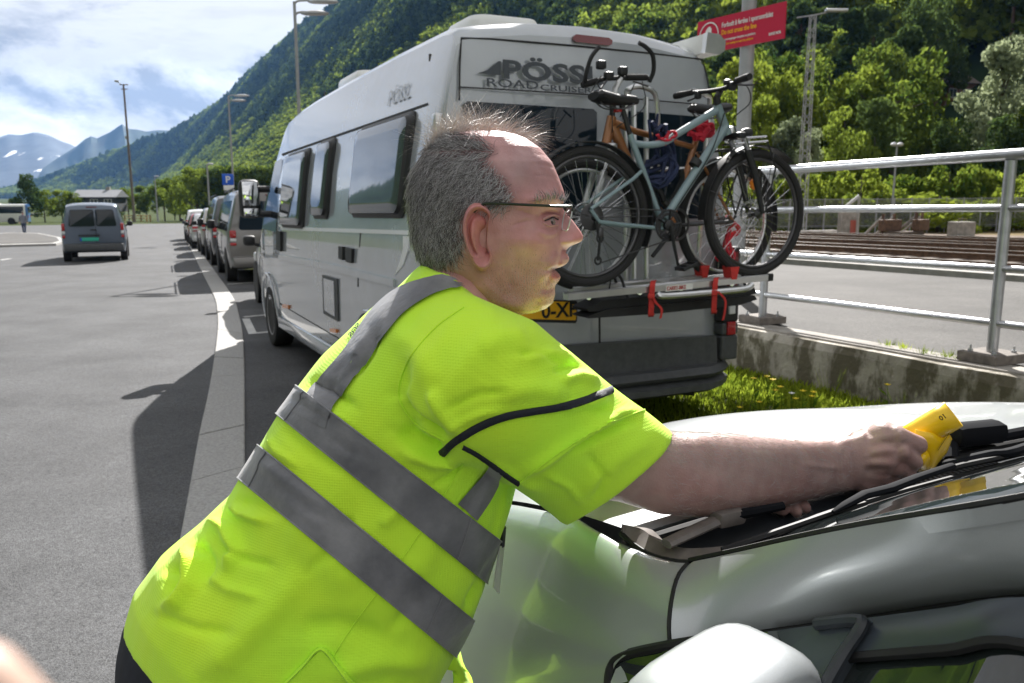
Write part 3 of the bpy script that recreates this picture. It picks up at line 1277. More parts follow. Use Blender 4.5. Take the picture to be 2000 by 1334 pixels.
# ---- distant mountains
M_rock = mat('mountain_rock', (.07, .085, .10), .95, var=.35, vscale=.004, detail=10)
nt = M_rock.node_tree
bs = nt.nodes['Principled BSDF']
src = [l for l in nt.links if l.to_socket == bs.inputs['Base Color']][0].from_socket
tc = nt.nodes.new('ShaderNodeTexCoord')
n1 = nt.nodes.new('ShaderNodeTexNoise')
n1.inputs['Scale'].default_value = .0042
n1.inputs['Detail'].default_value = 7
n1.inputs['Roughness'].default_value = .6
mp = nt.nodes.new('ShaderNodeMapping')
mp.inputs['Scale'].default_value = (1, .4, 1.6)
nt.links.new(tc.outputs['Object'], mp.inputs[0])
nt.links.new(mp.outputs[0], n1.inputs[0])
r1 = nt.nodes.new('ShaderNodeValToRGB')
r1.color_ramp.elements[0].position = .60
r1.color_ramp.elements[1].position = .625
nt.links.new(n1.outputs['Fac'], r1.inputs[0])
mx = nt.nodes.new('ShaderNodeMix')
mx.data_type = 'RGBA'
nt.links.new(r1.outputs[0], mx.inputs['Factor'])
nt.links.new(src, mx.inputs[6])
mx.inputs[7].default_value = (.8, .8, .82, 1)
nt.links.new(mx.outputs[2], bs.inputs['Base Color'])
M_fell = mat('wooded_mountain', (.022, .042, .030), .95, var=.4, vscale=.006, detail=8)


def mountain(name, sil, Y, depth, m, seed):
    """a ridge at distance Y whose skyline passes the given directions, with slopes to front and back"""
    g = np.random.default_rng(seed)
    xs = [s[0] for s in sil]
    px = np.linspace(xs[0], xs[-1], 90)
    py = np.interp(px, xs, [s[1] for s in sil])
    rows = []
    ph = g.uniform(0, 6, 8)
    T = np.concatenate([np.linspace(-1, 0, 22), np.linspace(.1, 1, 6)])
    for i in range(90):
        top = at(px[i], py[i], Y)
        H = max(top[2], 1)
        rw = []
        for t in T:
            h = H * (1 - abs(t)) ** (1.15 if t < 0 else 1) - 8 * (abs(t))
            rid = sum(math.sin(px[i] * (.05 + .045 * k) + ph[k] + t * 2.2 * (k % 3 - 1)) / (1 + .6 * k) for k in range(6))
            off = rid * depth * .022 * math.sin(math.pi * abs(t))
            rw.append((top[0] * (1 + t * depth / Y), Y + t * depth + off, h + rid * H * .022 * math.sin(math.pi * abs(t))))
        rows.append(rw)
    mb = MB()
    mb.grid(rows)
    o = mb.build(name, m, None, smooth=True, fix=False)
    return tag(o, kind='structure')


mountain('snowy_mountain', [(-420, 330), (-300, 250), (-200, 290), (-120, 240), (-60, 300), (0, 268), (15, 262), (40, 264), (70, 258), (95, 264), (120, 276), (142, 283), (200, 330), (300, 372)], 4700, 1100, M_rock, 1)
mountain('blue_ridge', [(20, 372), (60, 345), (110, 310), (150, 285), (165, 272), (178, 266), (190, 270), (215, 258), (238, 242), (252, 252), (268, 253), (286, 257), (310, 254), (345, 256), (450, 300), (560, 360)], 4100, 800, M_fell, 2)

# ---- far objects: houses
M_wallw = mat('white_boards', (.62, .62, .6), .7, var=.06, vscale=3)
M_wallb = mat('brown_boards', (.15, .075, .05), .8, var=.2, vscale=3)
M_wallr = mat('red_boards', (.19, .06, .045), .8, var=.2, vscale=3)
M_walld = mat('dark_boards', (.05, .055, .06), .8, var=.2, vscale=3)
M_roofg = mat('slate_roof', (.20, .21, .23), .6, var=.15, vscale=4)
M_roofb = mat('brown_roof', (.16, .13, .12), .8, var=.15, vscale=4)
M_pane = mat('window_glass', (.03, .04, .05), .08, spec=.6)


def house(base, w, d, h, rh, yaw, mw, mr, label, nwin=3, name='house'):
    t = thing(name, base, label, 'house', None, rotz=yaw)
    MB().box((0, 0, h / 2 - .5), (w, d, h + 1), mw).build('wall', None, t, smooth=False, world=False)
    mb = MB()
    o = .4
    mb.add([(-w / 2 - o, -d / 2 - o, h - .1), (w / 2 + o, -d / 2 - o, h - .1), (w / 2 + o, d / 2 + o, h - .1), (-w / 2 - o, d / 2 + o, h - .1), (-w / 2 - o, 0, h + rh), (w / 2 + o, 0, h + rh)],
           [(0, 1, 5, 4), (2, 3, 4, 5), (0, 4, 3), (1, 2, 5), (0, 3, 2, 1)], mr)
    rf = mb.build('roof', None, t, smooth=False, world=False)
    MB().box((w * .2, .3, h + rh), (.7, .7, 1.2), M_conc).build('chimney', None, rf, smooth=False, world=False)
    for k in range(nwin):
        x = (k + .5) / nwin * w - w / 2
        f = MB().box((x, -d / 2 - .03, h * .58), (w / nwin * .55, .06, h * .36), M_wallw).build('window', None, t, smooth=False, world=False)
        for sx in (-1, 1):
            MB().box((x + sx * w / nwin * .125, -d / 2 - .065, h * .58), (w / nwin * .21, .02, h * .29), M_pane).build('pane', None, f, smooth=False, world=False)
    return t


b = at(1845, 218, 100)
house(b, 6.0, 6, 2.9, 1.2, .3, M_wallb, M_roofb, 'brown timber house half hidden by trees above the tracks')
b = at(1872, 186, 112)
house(b, 4.0, 5, 2.6, 1.0, .3, M_wallw, M_wallw, 'white house behind the brown house on the wooded slope', 2)
b = at(2000, 224, 96)
house(b, 5.5, 5, 2.6, 1.4, .2, M_wallr, M_roofb, 'red-brown house behind the right end of the railing top')
b = far_pt(197, 175)
b[2] = at(197, 404, 175)[2]
house(b, 8.2, 7, 2.1, 1.4, .10, M_walld, M_roofg, 'dark low house with a grey roof at the far end of the car park', 3)

# ---- yard fence beyond the tracks
fence = thing('yard_fence', row(20, 40.5, .3), 'grey mesh fence with thin posts beyond the tracks', 'fence')
pa = [at(px, 430, 41.5) for px in (1440, 2150)]
f0, f1 = pa
nfp = 22
me = MB().cyl((0, 0, 0), (0, 0, 1.7), .035, seg=6, material=M_greypaint).mesh('fence_post')
for k in range(nfp):
    p = lerp(f0, f1, k / (nfp - 1))
    o = bpy.data.objects.new('fence_post', me)
    COL.objects.link(o)
    o.parent = fence
    o.location = Vector((p[0], p[1], gz(to_row(p)[0]) + .25)) - fence.location
mb = MB()
for z in (.35, 1.0, 1.65):
    q0, q1 = f0.copy(), f1.copy()
    q0[2], q1[2] = gz(to_row(f0)[0]) + .25 + z, gz(to_row(f1)[0]) + .25 + z
    mb.tube([q0, q1], .012, 4, M_greypaint)
for k in range(240):
    p = lerp(f0, f1, k / 239.)
    z = gz(to_row(p)[0]) + .25
    mb.box((p[0], p[1], z + .95), (.012, .012, 1.4), M_greypaint)
tag(mb.build('fence_mesh', None, fence, smooth=False), kind='stuff')

# ---- lattice mast with lamp, and small twin lamp
lp = at(1566, 400, 38)
lz = gz(to_row(lp)[0]) + .25
top_z = HC + (383 - 52) / FPX * 38
t = thing('lattice_mast', (lp[0], lp[1], lz), 'grey lattice mast with a lamp arm beyond the tracks', 'mast')
mb = MB()
hh = top_z - lz


def wdt(z):
    return .20 - .09 * (z / hh)


for sx, sy in ((-1, -1), (1, -1), (1, 1), (-1, 1)):
    mb.tube([(sx * wdt(0), sy * wdt(0), 0), (sx * wdt(hh), sy * wdt(hh), hh)], .022, 5, M_greypaint)
mb.build('mast_legs', None, t, world=False)
mb = MB()
nz = 26
for k in range(nz):
    z0, z1 = hh * k / nz, hh * (k + 1) / nz
    for (ax, ay, bx, by) in ((-1, -1, 1, -1), (1, -1, 1, 1), (1, 1, -1, 1), (-1, 1, -1, -1)):
        if k % 2:
            ax, ay, bx, by = bx, by, ax, ay
        mb.tube([(ax * wdt(z0), ay * wdt(z0), z0), (bx * wdt(z1), by * wdt(z1), z1)], .013, 4, M_greypaint)
tag(mb.build('mast_bracing', None, t, world=False, smooth=False), kind='stuff')
mb = MB()
mb.tube([(-.7, 0, hh - .1), (0, 0, hh)], .03, 6, M_greypaint)
mb.tube([(0, 0, hh), (.6, 0, hh + .12)], .03, 6, M_greypaint)
mb.build('mast_arm', None, t, world=False)
MB().bbox((1.0, 0, hh + .2), (.95, .3, .12), .03, M_galv).build('lamp_head', None, t, world=False)

lp = at(1743, 400, 43)
lz = gz(to_row(lp)[0]) + .25
hh = HC + (383 - 288) / FPX * 43 - lz
t = thing('twin_lamp', (lp[0], lp[1], lz), 'thin lamp post with two small round heads beyond the tracks', 'lamp post')
MB().tube([(0, 0, 0), (0, 0, hh)], [.06, .045], 8, M_greypaint).build('pole', None, t, world=False)
for s in (-1, 1):
    MB().lathe((s * .16, 0, hh - .05), (0, 0, 1), [(.05, 0), (.15, .05), (.17, .12), (.1, .2), (.02, .22)], 10, M_galv).build('lamp_head', None, t, world=False)

# ---- things lying in the yard before the fence
def on_yard(px, Y):
    p = at(px, 420, Y)
    return np.array([p[0], p[1], gz(to_row(p)[0]) + .20])


b = on_yard(1658, 37)
t = thing('signal_box', b, 'pale concrete signal cabinet with a red panel beyond the tracks', 'cabinet')
MB().bbox((0, 0, .55), (.75, .6, 1.1), .03, M_conc).build('body', None, t, world=False, smooth=False)
MB().bbox((.12, -.31, .4), (.3, .04, .7), .01, mat('faded_red', (.45, .12, .09), .7)).build('red_panel', None, t, world=False, smooth=False)
MB().tube([(.0, 0, 1.1), (0, 0, 1.5)], .05, 8, M_greypaint).build('vent_pipe', None, t, world=False)
b = on_yard(1676, 36.5)
t = thing('signal_post', b, 'short grey post with a slanted board beside the concrete cabinet', 'post')
MB().tube([(0, 0, 0), (0, 0, 1.75)], .06, 8, M_galv).build('post', None, t, world=False)
MB().box((0, 0, 0), (.75, .05, .12), M_galv, Matrix.Translation((-.3, 0, 1.55)) @ Matrix.Rotation(-.7, 4, 'Y')).build('board', None, t, world=False, smooth=False)
for i, (px, w_) in enumerate(((1740, 1.0), (1800, 1.15))):
    b = on_yard(px, 37.5)
    t = thing('buffer_stop', b, ['rusty track buffer stop with a slanted beam, left of the two', 'rusty track buffer stop with a raised rear post, right of the two'][i], 'buffer stop', None, rotz=YAW + .3 * i)
    MB().bbox((0, 0, .5), (1.1, .35, .5), .03, M_rust).build('beam', None, t, world=False, smooth=False)
    for s in (-.35, .35):
        MB().tube([(s, .1, 0), (s, .1, 1.0 + .2 * i)], .07, 6, M_rust).build('post', None, t, world=False)
        MB().tube([(s, 1.1, 0), (s, .1, .9)], .06, 6, M_conc).build('brace', None, t, world=False)
b = on_yard(1880, 37)
t = thing('concrete_block', b, 'grey concrete block lying before the yard fence', 'concrete block', rotz=.3)
MB().bbox((0, 0, .32), (1.0, .6, .64), .03, M_conc).build('block', None, t, world=False, smooth=False)
MB().tube([(-.2, 0, .64), (-.2, 0, .76), (.2, 0, .76), (.2, 0, .64)], .015, 5, M_rust).build('lifting_loop', None, t, world=False)
b = on_yard(1600, 38)
t = thing('timber_pile', b, 'low pile of pale timber lying by the yard fence', 'timber pile', rotz=.4)
for k in range(5):
    MB().box((0, k * .22 - .44, .12 + .06 * (k % 2)), (2.6, .2, .2), M_conc, Matrix.Rotation(.06 * (k - 2), 4, 'Z')).build('timber', None, t, world=False, smooth=False)
b = on_yard(1765, 37.2)
t = thing('sleeper_pile', b, 'heap of old brown sleepers between the buffer stops', 'sleeper pile', rotz=.7)
for k in range(4):
    MB().box((0, k * .26 - .4, .14), (1.6, .22, .18), M_sleeper, Matrix.Rotation(.1 * (k - 2), 4, 'Z')).build('sleeper', None, t, world=False, smooth=False)
# ================================================================== THE CAMPER VAN
def paint_mat(name, col, rough=.28, flake=0.0, coat=.8, metal=0.0, var=.07):
    m = mat(name, col, rough, metal, var=var, vscale=2.5, coat=coat, bump=.02 if flake == 0 else .05, bscale=300 if flake else 6)
    return m


M_vanw = paint_mat('van_paint', (.43, .46, .495), .26, coat=1.0, metal=.25)
M_silverstripe = mat('stripe_film', (.78, .79, .80), .35)
M_grille = mat('grey_plastic', (.075, .08, .086), .55, var=.15, vscale=20, bump=.1, bscale=200)
M_glass = mat('tinted_glass', (.010, .018, .027), .03, spec=.5)
M_acryl = mat('acrylic_window', (.16, .18, .20), .035, metal=.75, bump=.02, bscale=2.2, bdist=.05)
M_redlens = mat('red_lens', (.38, .012, .015), .15, coat=.6)
M_redlens_d = mat('dark_red_lens', (.14, .010, .014), .15, coat=.6)
M_amber = mat('amber_lens', (.75, .22, .02), .2, coat=.5)
M_clear = mat('clear_lens', (.62, .64, .66), .1, coat=.5)
M_white = mat('white_plastic', (.72, .72, .70), .4, var=.05, vscale=6)
M_plate = mat('plate_yellow', (.80, .42, .012), .45)
M_black = mat('black_print', (.012, .012, .014), .5)
M_letter = mat('anthracite_film', (.055, .065, .078), .45)
M_letter_s = mat('silver_film', (.47, .485, .505), .35, metal=.4)
M_alu = mat('aluminium', (.68, .69, .70), .30, metal=.9, var=.06, vscale=10)
M_rim = mat('wheel_rim', (.42, .43, .44), .35, metal=.8)
M_seam = mat('panel_gap', (.02, .02, .022), .7)

VA = np.array([AX[0], AX[1], -SLOPE])
VA = VA / np.linalg.norm(VA)
VU = np.cross(RX, VA)
VM = Matrix.Identity(4)
for i in range(3):
    VM[i][0], VM[i][1], VM[i][2], VM[i][3] = RX[i], VA[i], VU[i], VO[i]


def to_van(P):
    q = np.asarray(P) - VO
    return np.array([q @ RX, q @ VA, q @ VU])


def sw(z):
    zs = [.2, .5, 1.0, 1.25, 1.7, 2.1, 2.3, 2.42, 2.5]
    return np.interp(z, zs, [.97, 1.005, 1.025, 1.02, .972, .90, .855, .80, .72])


def side(px, py, off=0.0):
    """where the ray through a direction meets the van's left side (van coordinates)"""
    d = ray(px, py)
    dv = np.array([d @ RX, d @ VA, d @ VU])
    c = to_van(CAMP)
    r = -1.0
    for _ in range(14):
        t = (r - c[0]) / dv[0]
        p = c + dv * t
        r = -(sw(p[2]) + off)
    return np.array([r, p[1], p[2]])


def rear_a(z):
    return np.interp(z, [0, .9, 1.2, 2.3, 2.5], [-.02, 0, .0, .10, .16])


def rear(px, py, off=0.0):
    """where a ray meets the van's rear face (van coordinates), off behind it"""
    d = ray(px, py)
    dv = np.array([d @ RX, d @ VA, d @ VU])
    c = to_van(CAMP)
    a = 0.0
    for _ in range(10):
        t = (a - c[1]) / dv[1]
        p = c + dv * t
        a = rear_a(p[2]) - off
    return p


def apply_mods(o):
    dg = bpy.context.evaluated_depsgraph_get()
    e = o.evaluated_get(dg)
    me = bpy.data.meshes.new_from_object(e)
    old = o.data
    o.modifiers.clear()
    o.data = me
    return o


def cut(o, cutters):
    for c in cutters:
        md = o.modifiers.new('cut', 'BOOLEAN')
        md.operation = 'DIFFERENCE'
        md.solver = 'EXACT'
        md.object = c
    bpy.context.view_layer.update()
    apply_mods(o)
    for c in cutters:
        me = c.data
        bpy.data.objects.remove(c)
    for p in o.data.polygons:
        p.use_smooth = True
    bm = bmesh.new()
    bm.from_mesh(o.data)
    for e in bm.edges:
        e.smooth = e.calc_face_angle(0.0) < math.radians(30)
    bm.to_mesh(o.data)
    bm.free()


def section(zb, zt, k=1.0, wf=sw, crown=.05, n=11):
    pts = []
    zs = list(np.linspace(zb, zt - .11, n))
    for z in zs:
        pts.append((wf(z) * k, z))
    w = wf(zt - .11) * k
    pts += [(w * .985, zt - .062), (w * .94, zt - .025), (w * .8, zt), (w * .45, zt + crown * .75), (0, zt + crown)]
    return pts + [(-x, z) for x, z in reversed(pts[:-1])]


def wheel(parent, c, R, w, sgn, rim=M_rim, world=False, spokes=9, side_r=.62):
    """wheel > tyre, rim ; axis along local X; sgn -1 when the outer face looks to -X"""
    x = Vector((1, 0, 0))
    mb = MB()
    h = w / 2
    mb.lathe(c, x, [(R * side_r, -h * .85), (R * .8, -h), (R * .95, -h * .9), (R, -h * .6), (R, h * .6), (R * .95, h * .9), (R * .8, h), (R * side_r, h * .85)], 36, M_rubber)
    wh = mb.build('wheel', None, parent, world=world)
    mb = MB()
    o = sgn * h * .8
    mb.lathe(c, x, [(R * side_r, o), (R * (side_r - .03), o - sgn * .015), (R * (side_r - .06), o - sgn * .05), (0.01, o - sgn * .05)][::1], 30, M_dark)
    for k in range(spokes):
        q = 2 * math.pi * k / spokes
        d = Vector((0, math.cos(q), math.sin(q)))
        p = Vector((0, -math.sin(q), math.cos(q)))
        cc = Vector(c) + x * (o - sgn * .02)
        mb.add([cc + d * .04 + p * .03, cc + d * R * (side_r - .02) + p * .018, cc + d * R * (side_r - .02) - p * .018, cc + d * .04 - p * .03], [(0, 1, 2, 3)], rim)
    mb.lathe(Vector(c) + x * (o - sgn * .03), x * sgn, [(.055, 0), (.055, .02), (.03, .03), (0.005, .032)], 12, rim)
    mb.ring(Vector(c) + x * o, x, R * side_r, .012, 30, 6, rim)
    mb.build('rim', None, wh, world=True if world else False)
    return wh


van = thing('camper_van', VO, 'light silver camper van with two bicycles on its rear rack, nearest in the parked row', 'camper van', M=VM)

VAN_ST = [(0.0, .42, 2.40, .975), (.03, .40, 2.44, .99), (.10, .36, 2.475, 1.0), (.35, .32, 2.50, 1.0), (1.2, .30, 2.515, 1.0), (2.4, .30, 2.515, 1.0), (3.6, .30, 2.50, 1.0), (4.3, .30, 2.47, 1.0), (4.62, .30, 2.43, .995),
      (4.80, .30, 2.36, .985), (5.05, .30, 2.08, .985), (5.35, .30, 1.72, .99), (5.55, .30, 1.45, .985), (5.75, .30, 1.27, .97), (6.0, .30, 1.13, .93), (6.15, .34, .98, .86), (6.22, .40, .86, .78)]
mb = MB()
rings = []
for (a, zb, zt, k) in VAN_ST:
    s = section(zb, zt, k)
    ring_ = []
    for (x, z) in s:
        aa = a
        if a < .3:
            aa = a + rear_a(z) * (1 - a / .3) + (max(0, abs(x) - .75) ** 2) * .9 * (1 - a / .3)
        ring_.append((x, aa, z))
    rings.append(ring_)
mb.loft(rings, M_vanw)
body = mb.build('body', None, van, world=False, angle=40)
cutters = []
for ya in (1.30, 5.30):
    for s in (-1, 1):
        c = MB().cyl((s * .70, ya, .36), (s * 1.3, ya, .36), .43, seg=40)
        me = c.mesh('cutter')
        o = bpy.data.objects.new('cutter', me)
        COL.objects.link(o)
        o.matrix_basis = VM
        cutters.append(o)
cut(body, cutters)

for ya in (1.30, 5.30):
    for s in (-1, 1):
        wheel(van, (s * .90, ya, .345), .345, .22, s, mat('steel_rim', (.25, .25, .26), .5, metal=.5))
    # arch lips
    for s in (-1, 1):
        mb = MB()
        pts = []
        for k in range(25):
            q = math.pi * (-.06 + 1.12 * k / 24)
            z = .36 + .445 * math.sin(q)
            pts.append((s * (sw(z) + .004), ya + .445 * math.cos(q), z))
        mb.tube(pts, .017, 6, M_vanw, flat=.6)
        mb.build('arch_lip', None, van, world=False)


def side_panel(name, pxs, off, depth, m, parent=van, m2=None, bulge=0.0, both=True):
    """slab on the left side traced by directions, mirrored to the right side"""
    L = [side(*p) for p in pxs]
    outs = []
    for s in ((-1, 1) if both else (-1,)):
        mb = MB()
        inner, outer = [], []
        for q in L:
            w = sw(q[2])
            inner.append((s * (w - .006), q[1], q[2]))
            outer.append((s * (w + off), q[1], q[2]))
        n = len(L)
        fs = [tuple(range(n, 2 * n))]
        mb.add(outer, [tuple(range(n))], m)
        mb.add(inner + outer, [(i, (i + 1) % n, n + (i + 1) % n, n + i) for i in range(n)], m2 or m)
        outs.append(mb.build(name, None, parent, smooth=False, world=False))
    return outs


# hinged side windows: acrylic pane standing proud, black edge
def acrylic(tl, tr, br, bl):
    """corner directions of the pane -> rounded pane with a black frame"""
    C = [side(*p) for p in (tl, tr, br, bl)]
    a1 = (C[1][1] + C[2][1]) / 2
    a0 = (C[0][1] + C[3][1]) / 2          # front end has the larger a
    zt = (C[0][2] + C[1][2]) / 2
    zb = (C[2][2] + C[3][2]) / 2
    lo, hi = min(a0, a1), max(a0, a1)
    for s in (-1, 1):
        def outline(g, off):
            pts = []
            r = .07
            for (ca, cz, q0) in ((hi - r - g, zt - r - g, 0), (lo + r + g, zt - r - g, 90), (lo + r + g, zb + r + g, 180), (hi - r - g, zb + r + g, 270)):
                for k in range(6):
                    q = math.radians(q0 + 18 * k)
                    a_, z_ = ca + r * math.cos(q), cz + r * math.sin(q)
                    pts.append((s * (sw(z_) + off), a_, z_))
            return pts
        mb = MB()
        mb.loft([outline(-.035, -.01), outline(-.035, .012), outline(-.012, .026), outline(-.005, .048)], M_dark, cap=False)
        fr = mb.build('window', None, van, world=False)
        mb = MB()
        o1, o2, o3 = outline(-.005, .046), outline(.012, .054), outline(.06, .060)
        # pane as a gently bulged grid following the side
        mb.loft([o1, o2, o3], M_acryl, cap=False)
        g = []
        for z_ in np.linspace(zb + .06, zt - .06, 7):
            g.append([(s * (sw(z_) + .0605 + .006 * math.sin(math.pi * (z_ - zb) / (zt - zb)) * math.sin(math.pi * t)), lo + .06 + (hi - lo - .12) * t, z_) for t in np.linspace(0, 1, 7)])
        mb.add(o3, [tuple(range(len(o3)))], M_acryl)
        mb.build('pane', None, fr, world=False)


acrylic((704, 262), (803, 228), (797, 412), (696, 417))
acrylic((625, 287), (652, 277), (645, 420), (620, 418))
acrylic((562, 310), (602, 297), (598, 438), (557, 438))

# film stripes and swoosh, seams, gutter
side_panel('stripe', [(549, 443), (801, 450), (801, 459), (549, 449)], .004, 0, M_silverstripe)
side_panel('swoosh', [(788, 461), (800, 461), (797, 490), (788, 518), (772, 538), (782, 510), (788, 485)], .004, 0, M_silverstripe)
side_panel('side_moulding', [(546, 497), (640, 513), (772, 546), (772, 560), (640, 526), (546, 506)], .014, 0, M_vanw)
side_panel('gutter', [(835, 201), (836, 205), (551, 304), (551, 300)], .003, 0, M_seam)
for pxs in ([(633, 178), (635, 178), (628, 660), (626, 660)], [(838, 105), (841, 105), (836, 330), (833, 330)], [(703, 455), (705, 455), (700, 560), (698, 560)]):
    side_panel('panel_seam', pxs, .002, 0, M_seam)
side_panel('panel_seam', [(546, 592), (672, 666), (672, 668), (546, 594)], .002, 0, M_seam)
# service hatch
side_panel('hatch_frame', [(632, 537), (661, 545), (663, 628), (634, 612)], .012, 0, M_grille)
side_panel('hatch_door', [(636, 543), (656, 549), (658, 618), (638, 606)], .019, 0, M_vanw)
# sliding-door handles and lock
side_panel('door_handle', [(667, 481), (675, 482), (675, 508), (667, 505)], .025, 0, M_dark)
side_panel('door_lock', [(679, 483), (692, 486), (691, 514), (680, 511)], .020, 0, M_dark)
side_panel('door_handle', [(545, 451), (553, 452), (553, 491), (545, 487)], .03, 0, M_dark)
for (x, y) in ((560, 598), (654, 645)):
    side_panel('marker_light', [(x - 6, y - 4), (x + 6, y - 2), (x + 6, y + 5), (x - 6, y + 3)], .016, 0, M_amber)
# cab side glass, windscreen
for s in (-1, 1):
    mb = MB()
    mb.add([(s * (sw(z) + .004), a, z) for a, z in ((4.60, 2.02), (4.98, 2.00), (5.40, 1.52), (5.44, 1.30), (4.60, 1.28))], [(0, 1, 2, 3, 4)], M_glass)
    mb.build('cab_window', None, van, world=False, smooth=False)
mb = MB()
rowsW = []
for (a, zt, k) in ((4.86, 2.30, .97), (5.05, 2.085, .975), (5.35, 1.725, .98), (5.52, 1.50, .98)):
    w = sw(zt - .11) * k * .9
    rowsW.append([(x * w, a + .006 - .02 * x * x, zt + .006 + .045 * (1 - x * x)) for x in np.linspace(-1, 1, 9)])
mb.grid(rowsW, M_glass)
mb.build('windscreen', None, van, world=False)
# lower sills
for s in (-1, 1):
    mb = MB()
    mb.bbox((s * .985, 3.3, .33), (.05, 3.0, .13), .02, M_vanw)
    mb.build('sill', None, van, world=False)
MB().bbox((0, 3.0, .30), (1.5, 5.2, .16), .03, M_dark).build('underbody', None, van, world=False)
# front bumper, lights
mb = MB()
mb.bbox((0, 6.12, .50), (1.86, .28, .36), .08, M_grille)
mb.build('front_bumper', None, van, world=False)
for s in (-1, 1):
    MB().bbox((s * .78, 5.98, 1.0), (.30, .34, .30), .09, M_clear).build('headlight', None, van, world=False)
# door mirrors
for s in (-1, 1):
    mb = MB()
    prof = []
    c = (s * 1.20, 5.02, 1.62)
    mb.bbox(c, (.21, .16, .40), .055, M_dark)
    mb.tube([(s * .99, 4.98, 1.72), (s * 1.12, 5.0, 1.72)], .035, 8, M_dark)
    mb.tube([(s * .99, 4.98, 1.46), (s * 1.12, 5.0, 1.46)], .035, 8, M_dark)
    mi = mb.build('door_mirror', None, van, world=False)
    MB().bbox((c[0], 4.935, 1.67), (.16, .012, .25), .004, mat('mirror_glass', (.75, .77, .8), .03, metal=1.0)).build('mirror_glass', None, mi, world=False)
    MB().bbox((c[0], 4.935, 1.48), (.15, .012, .08), .004, MATS['mirror_glass']).build('wide_angle_glass', None, mi, world=False)

# ------------------------------------------------------------ rear face
def rear_slab(name, pxs, off, m, parent=van, inner=-.01, m2=None, smooth=False):
    """outline on the rear face given thickness off"""
    L = [rear(*p) for p in pxs]
    n = len(L)
    outer = [(q[0], rear_a(q[2]) - off, q[2]) for q in L]
    inn = [(q[0], rear_a(q[2]) - inner, q[2]) for q in L]
    mb = MB()
    mb.add(outer, [tuple(range(n))], m)
    mb.add(inn + outer, [(i, (i + 1) % n, n + (i + 1) % n, n + i) for i in range(n)], m2 or m)
    return mb.build(name, None, parent, smooth=smooth, world=False)


# seams round the upper panel and between the doors
def rear_line(name, pxs, w, m=M_seam, off=.004, parent=van):
    L = [rear(*p) for p in pxs]
    mb = MB()
    mb.tube([(q[0], rear_a(q[2]) - off + w * .8, q[2]) for q in L], w, 6, m)
    return mb.build(name, None, parent, world=False)


rear_line('panel_seam', [(897, 196), (898, 130), (901, 74), (960, 76), (1120, 89), (1270, 104), (1372, 116), (1381, 150), (1390, 205)], .005)
rear_line('panel_seam', [(898, 170), (1140, 184), (1388, 206)], .004)
rear_line('door_seam', [(1171, 620), (1172, 735)], .006)
rear_slab('rear_window', [(906, 203), (912, 198), (1158, 213), (1165, 220), (1163, 420), (1156, 428), (912, 430), (905, 423)], .006, M_glass)
rear_slab('rear_window', [(1222, 222), (1228, 217), (1364, 228), (1371, 236), (1376, 420), (1370, 427), (1228, 428), (1221, 421)], .006, M_glass)
rear_slab('brake_light', [(1117, 72), (1122, 68), (1186, 75), (1193, 80), (1192, 88), (1186, 90), (1122, 83), (1117, 79)], .02, M_redlens_d)
# lower door band, bumper, corner lamp column
rear_slab('door_moulding', [(860, 690), (1395, 655), (1397, 712), (860, 762)], .022, M_grille)
mb = MB()
bmp = rear(1415, 722)[2]
rb = []
for x in np.linspace(-1.0, 1.0, 17):
    d = -.13 + .16 * max(0, abs(x) - .8) / .2
    rb.append([(x, d + .05, bmp - .02), (x, d, bmp - .005), (x, d - .02, bmp + .02), (x, d + .02, bmp + .055), (x, .12, bmp + .06), (x, .12, bmp - .11), (x, d + .05, bmp - .11), (x, d - .005, bmp - .085), (x, d - .01, bmp - .045)])
mb.loft(rb, M_grille)
mb.build('rear_bumper', None, van, world=False)
for s in (-1, 1):
    mb = MB()
    for z0, z1, m, out in ((.52, .68, M_grille, .03), (.681, .76, M_grille, .03), (.761, 1.24, M_dark, .035)):
        mb.bbox((s * .955, -.005, (z0 + z1) / 2), (.13, .09, z1 - z0), .015, m)
    cl = mb.build('lamp_column', None, van, world=False, smooth=False)
    MB().bbox((s * .955, -.055, .725), (.065, .018, .085), .006, M_redlens).build('reflector', None, cl, world=False, smooth=False)
    MB().bbox((s * .955, -.055, 1.10), (.075, .018, .22), .006, M_redlens_d).build('tail_lamp', None, cl, world=False, smooth=False)
    MB().bbox((s * .955, -.055, .88), (.05, .02, .13), .006, M_clear).build('reversing_lamp', None, cl, world=False, smooth=False)
    # door hinges
    for z in (1.93, 1.2, .75):
        MB().bbox((s * .97, .03, z), (.05, .06, .10), .012, M_alu).build('hinge', None, van, world=False)
# tow bracket bits under the bumper
MB().tube([(.62, .02, .40), (.62, -.02, .33), (.70, -.02, .32)], .014, 6, M_dark).build('tow_eye', None, van, world=False)
MB().tube([(-.5, -.03, .36), (.1, -.03, .36)], .02, 6, M_dark).build('tow_bar', None, van, world=False)

# number plate with its surround
pl = rear_slab('number_plate', [(983, 583), (1124, 587), (1126, 591), (1125, 627), (1122, 631), (983, 627)], .012, M_dark)
rear_slab('plate_face', [(986, 586), (1121, 589.5), (1123.5, 592), (1122.5, 623), (1120, 625), (986, 621)], .015, M_plate, pl, inner=.013)


def rear_text(body, px, py, size, m, sx=1.0, bold=0.0, parent=van, name='lettering', off=.0045, spacing=1.0, slant=None):
    q = rear(px, py)
    P = VM @ Vector((q[0], rear_a(q[2]) - off, q[2]))
    up = (VU * 1.0 + VA * (rear_a(q[2] + .1) - rear_a(q[2])) / .1)
    M = frame(P, RX, up)
    return text(name, body, M, size, m, parent, sx, bold, .001, 'LEFT', spacing)


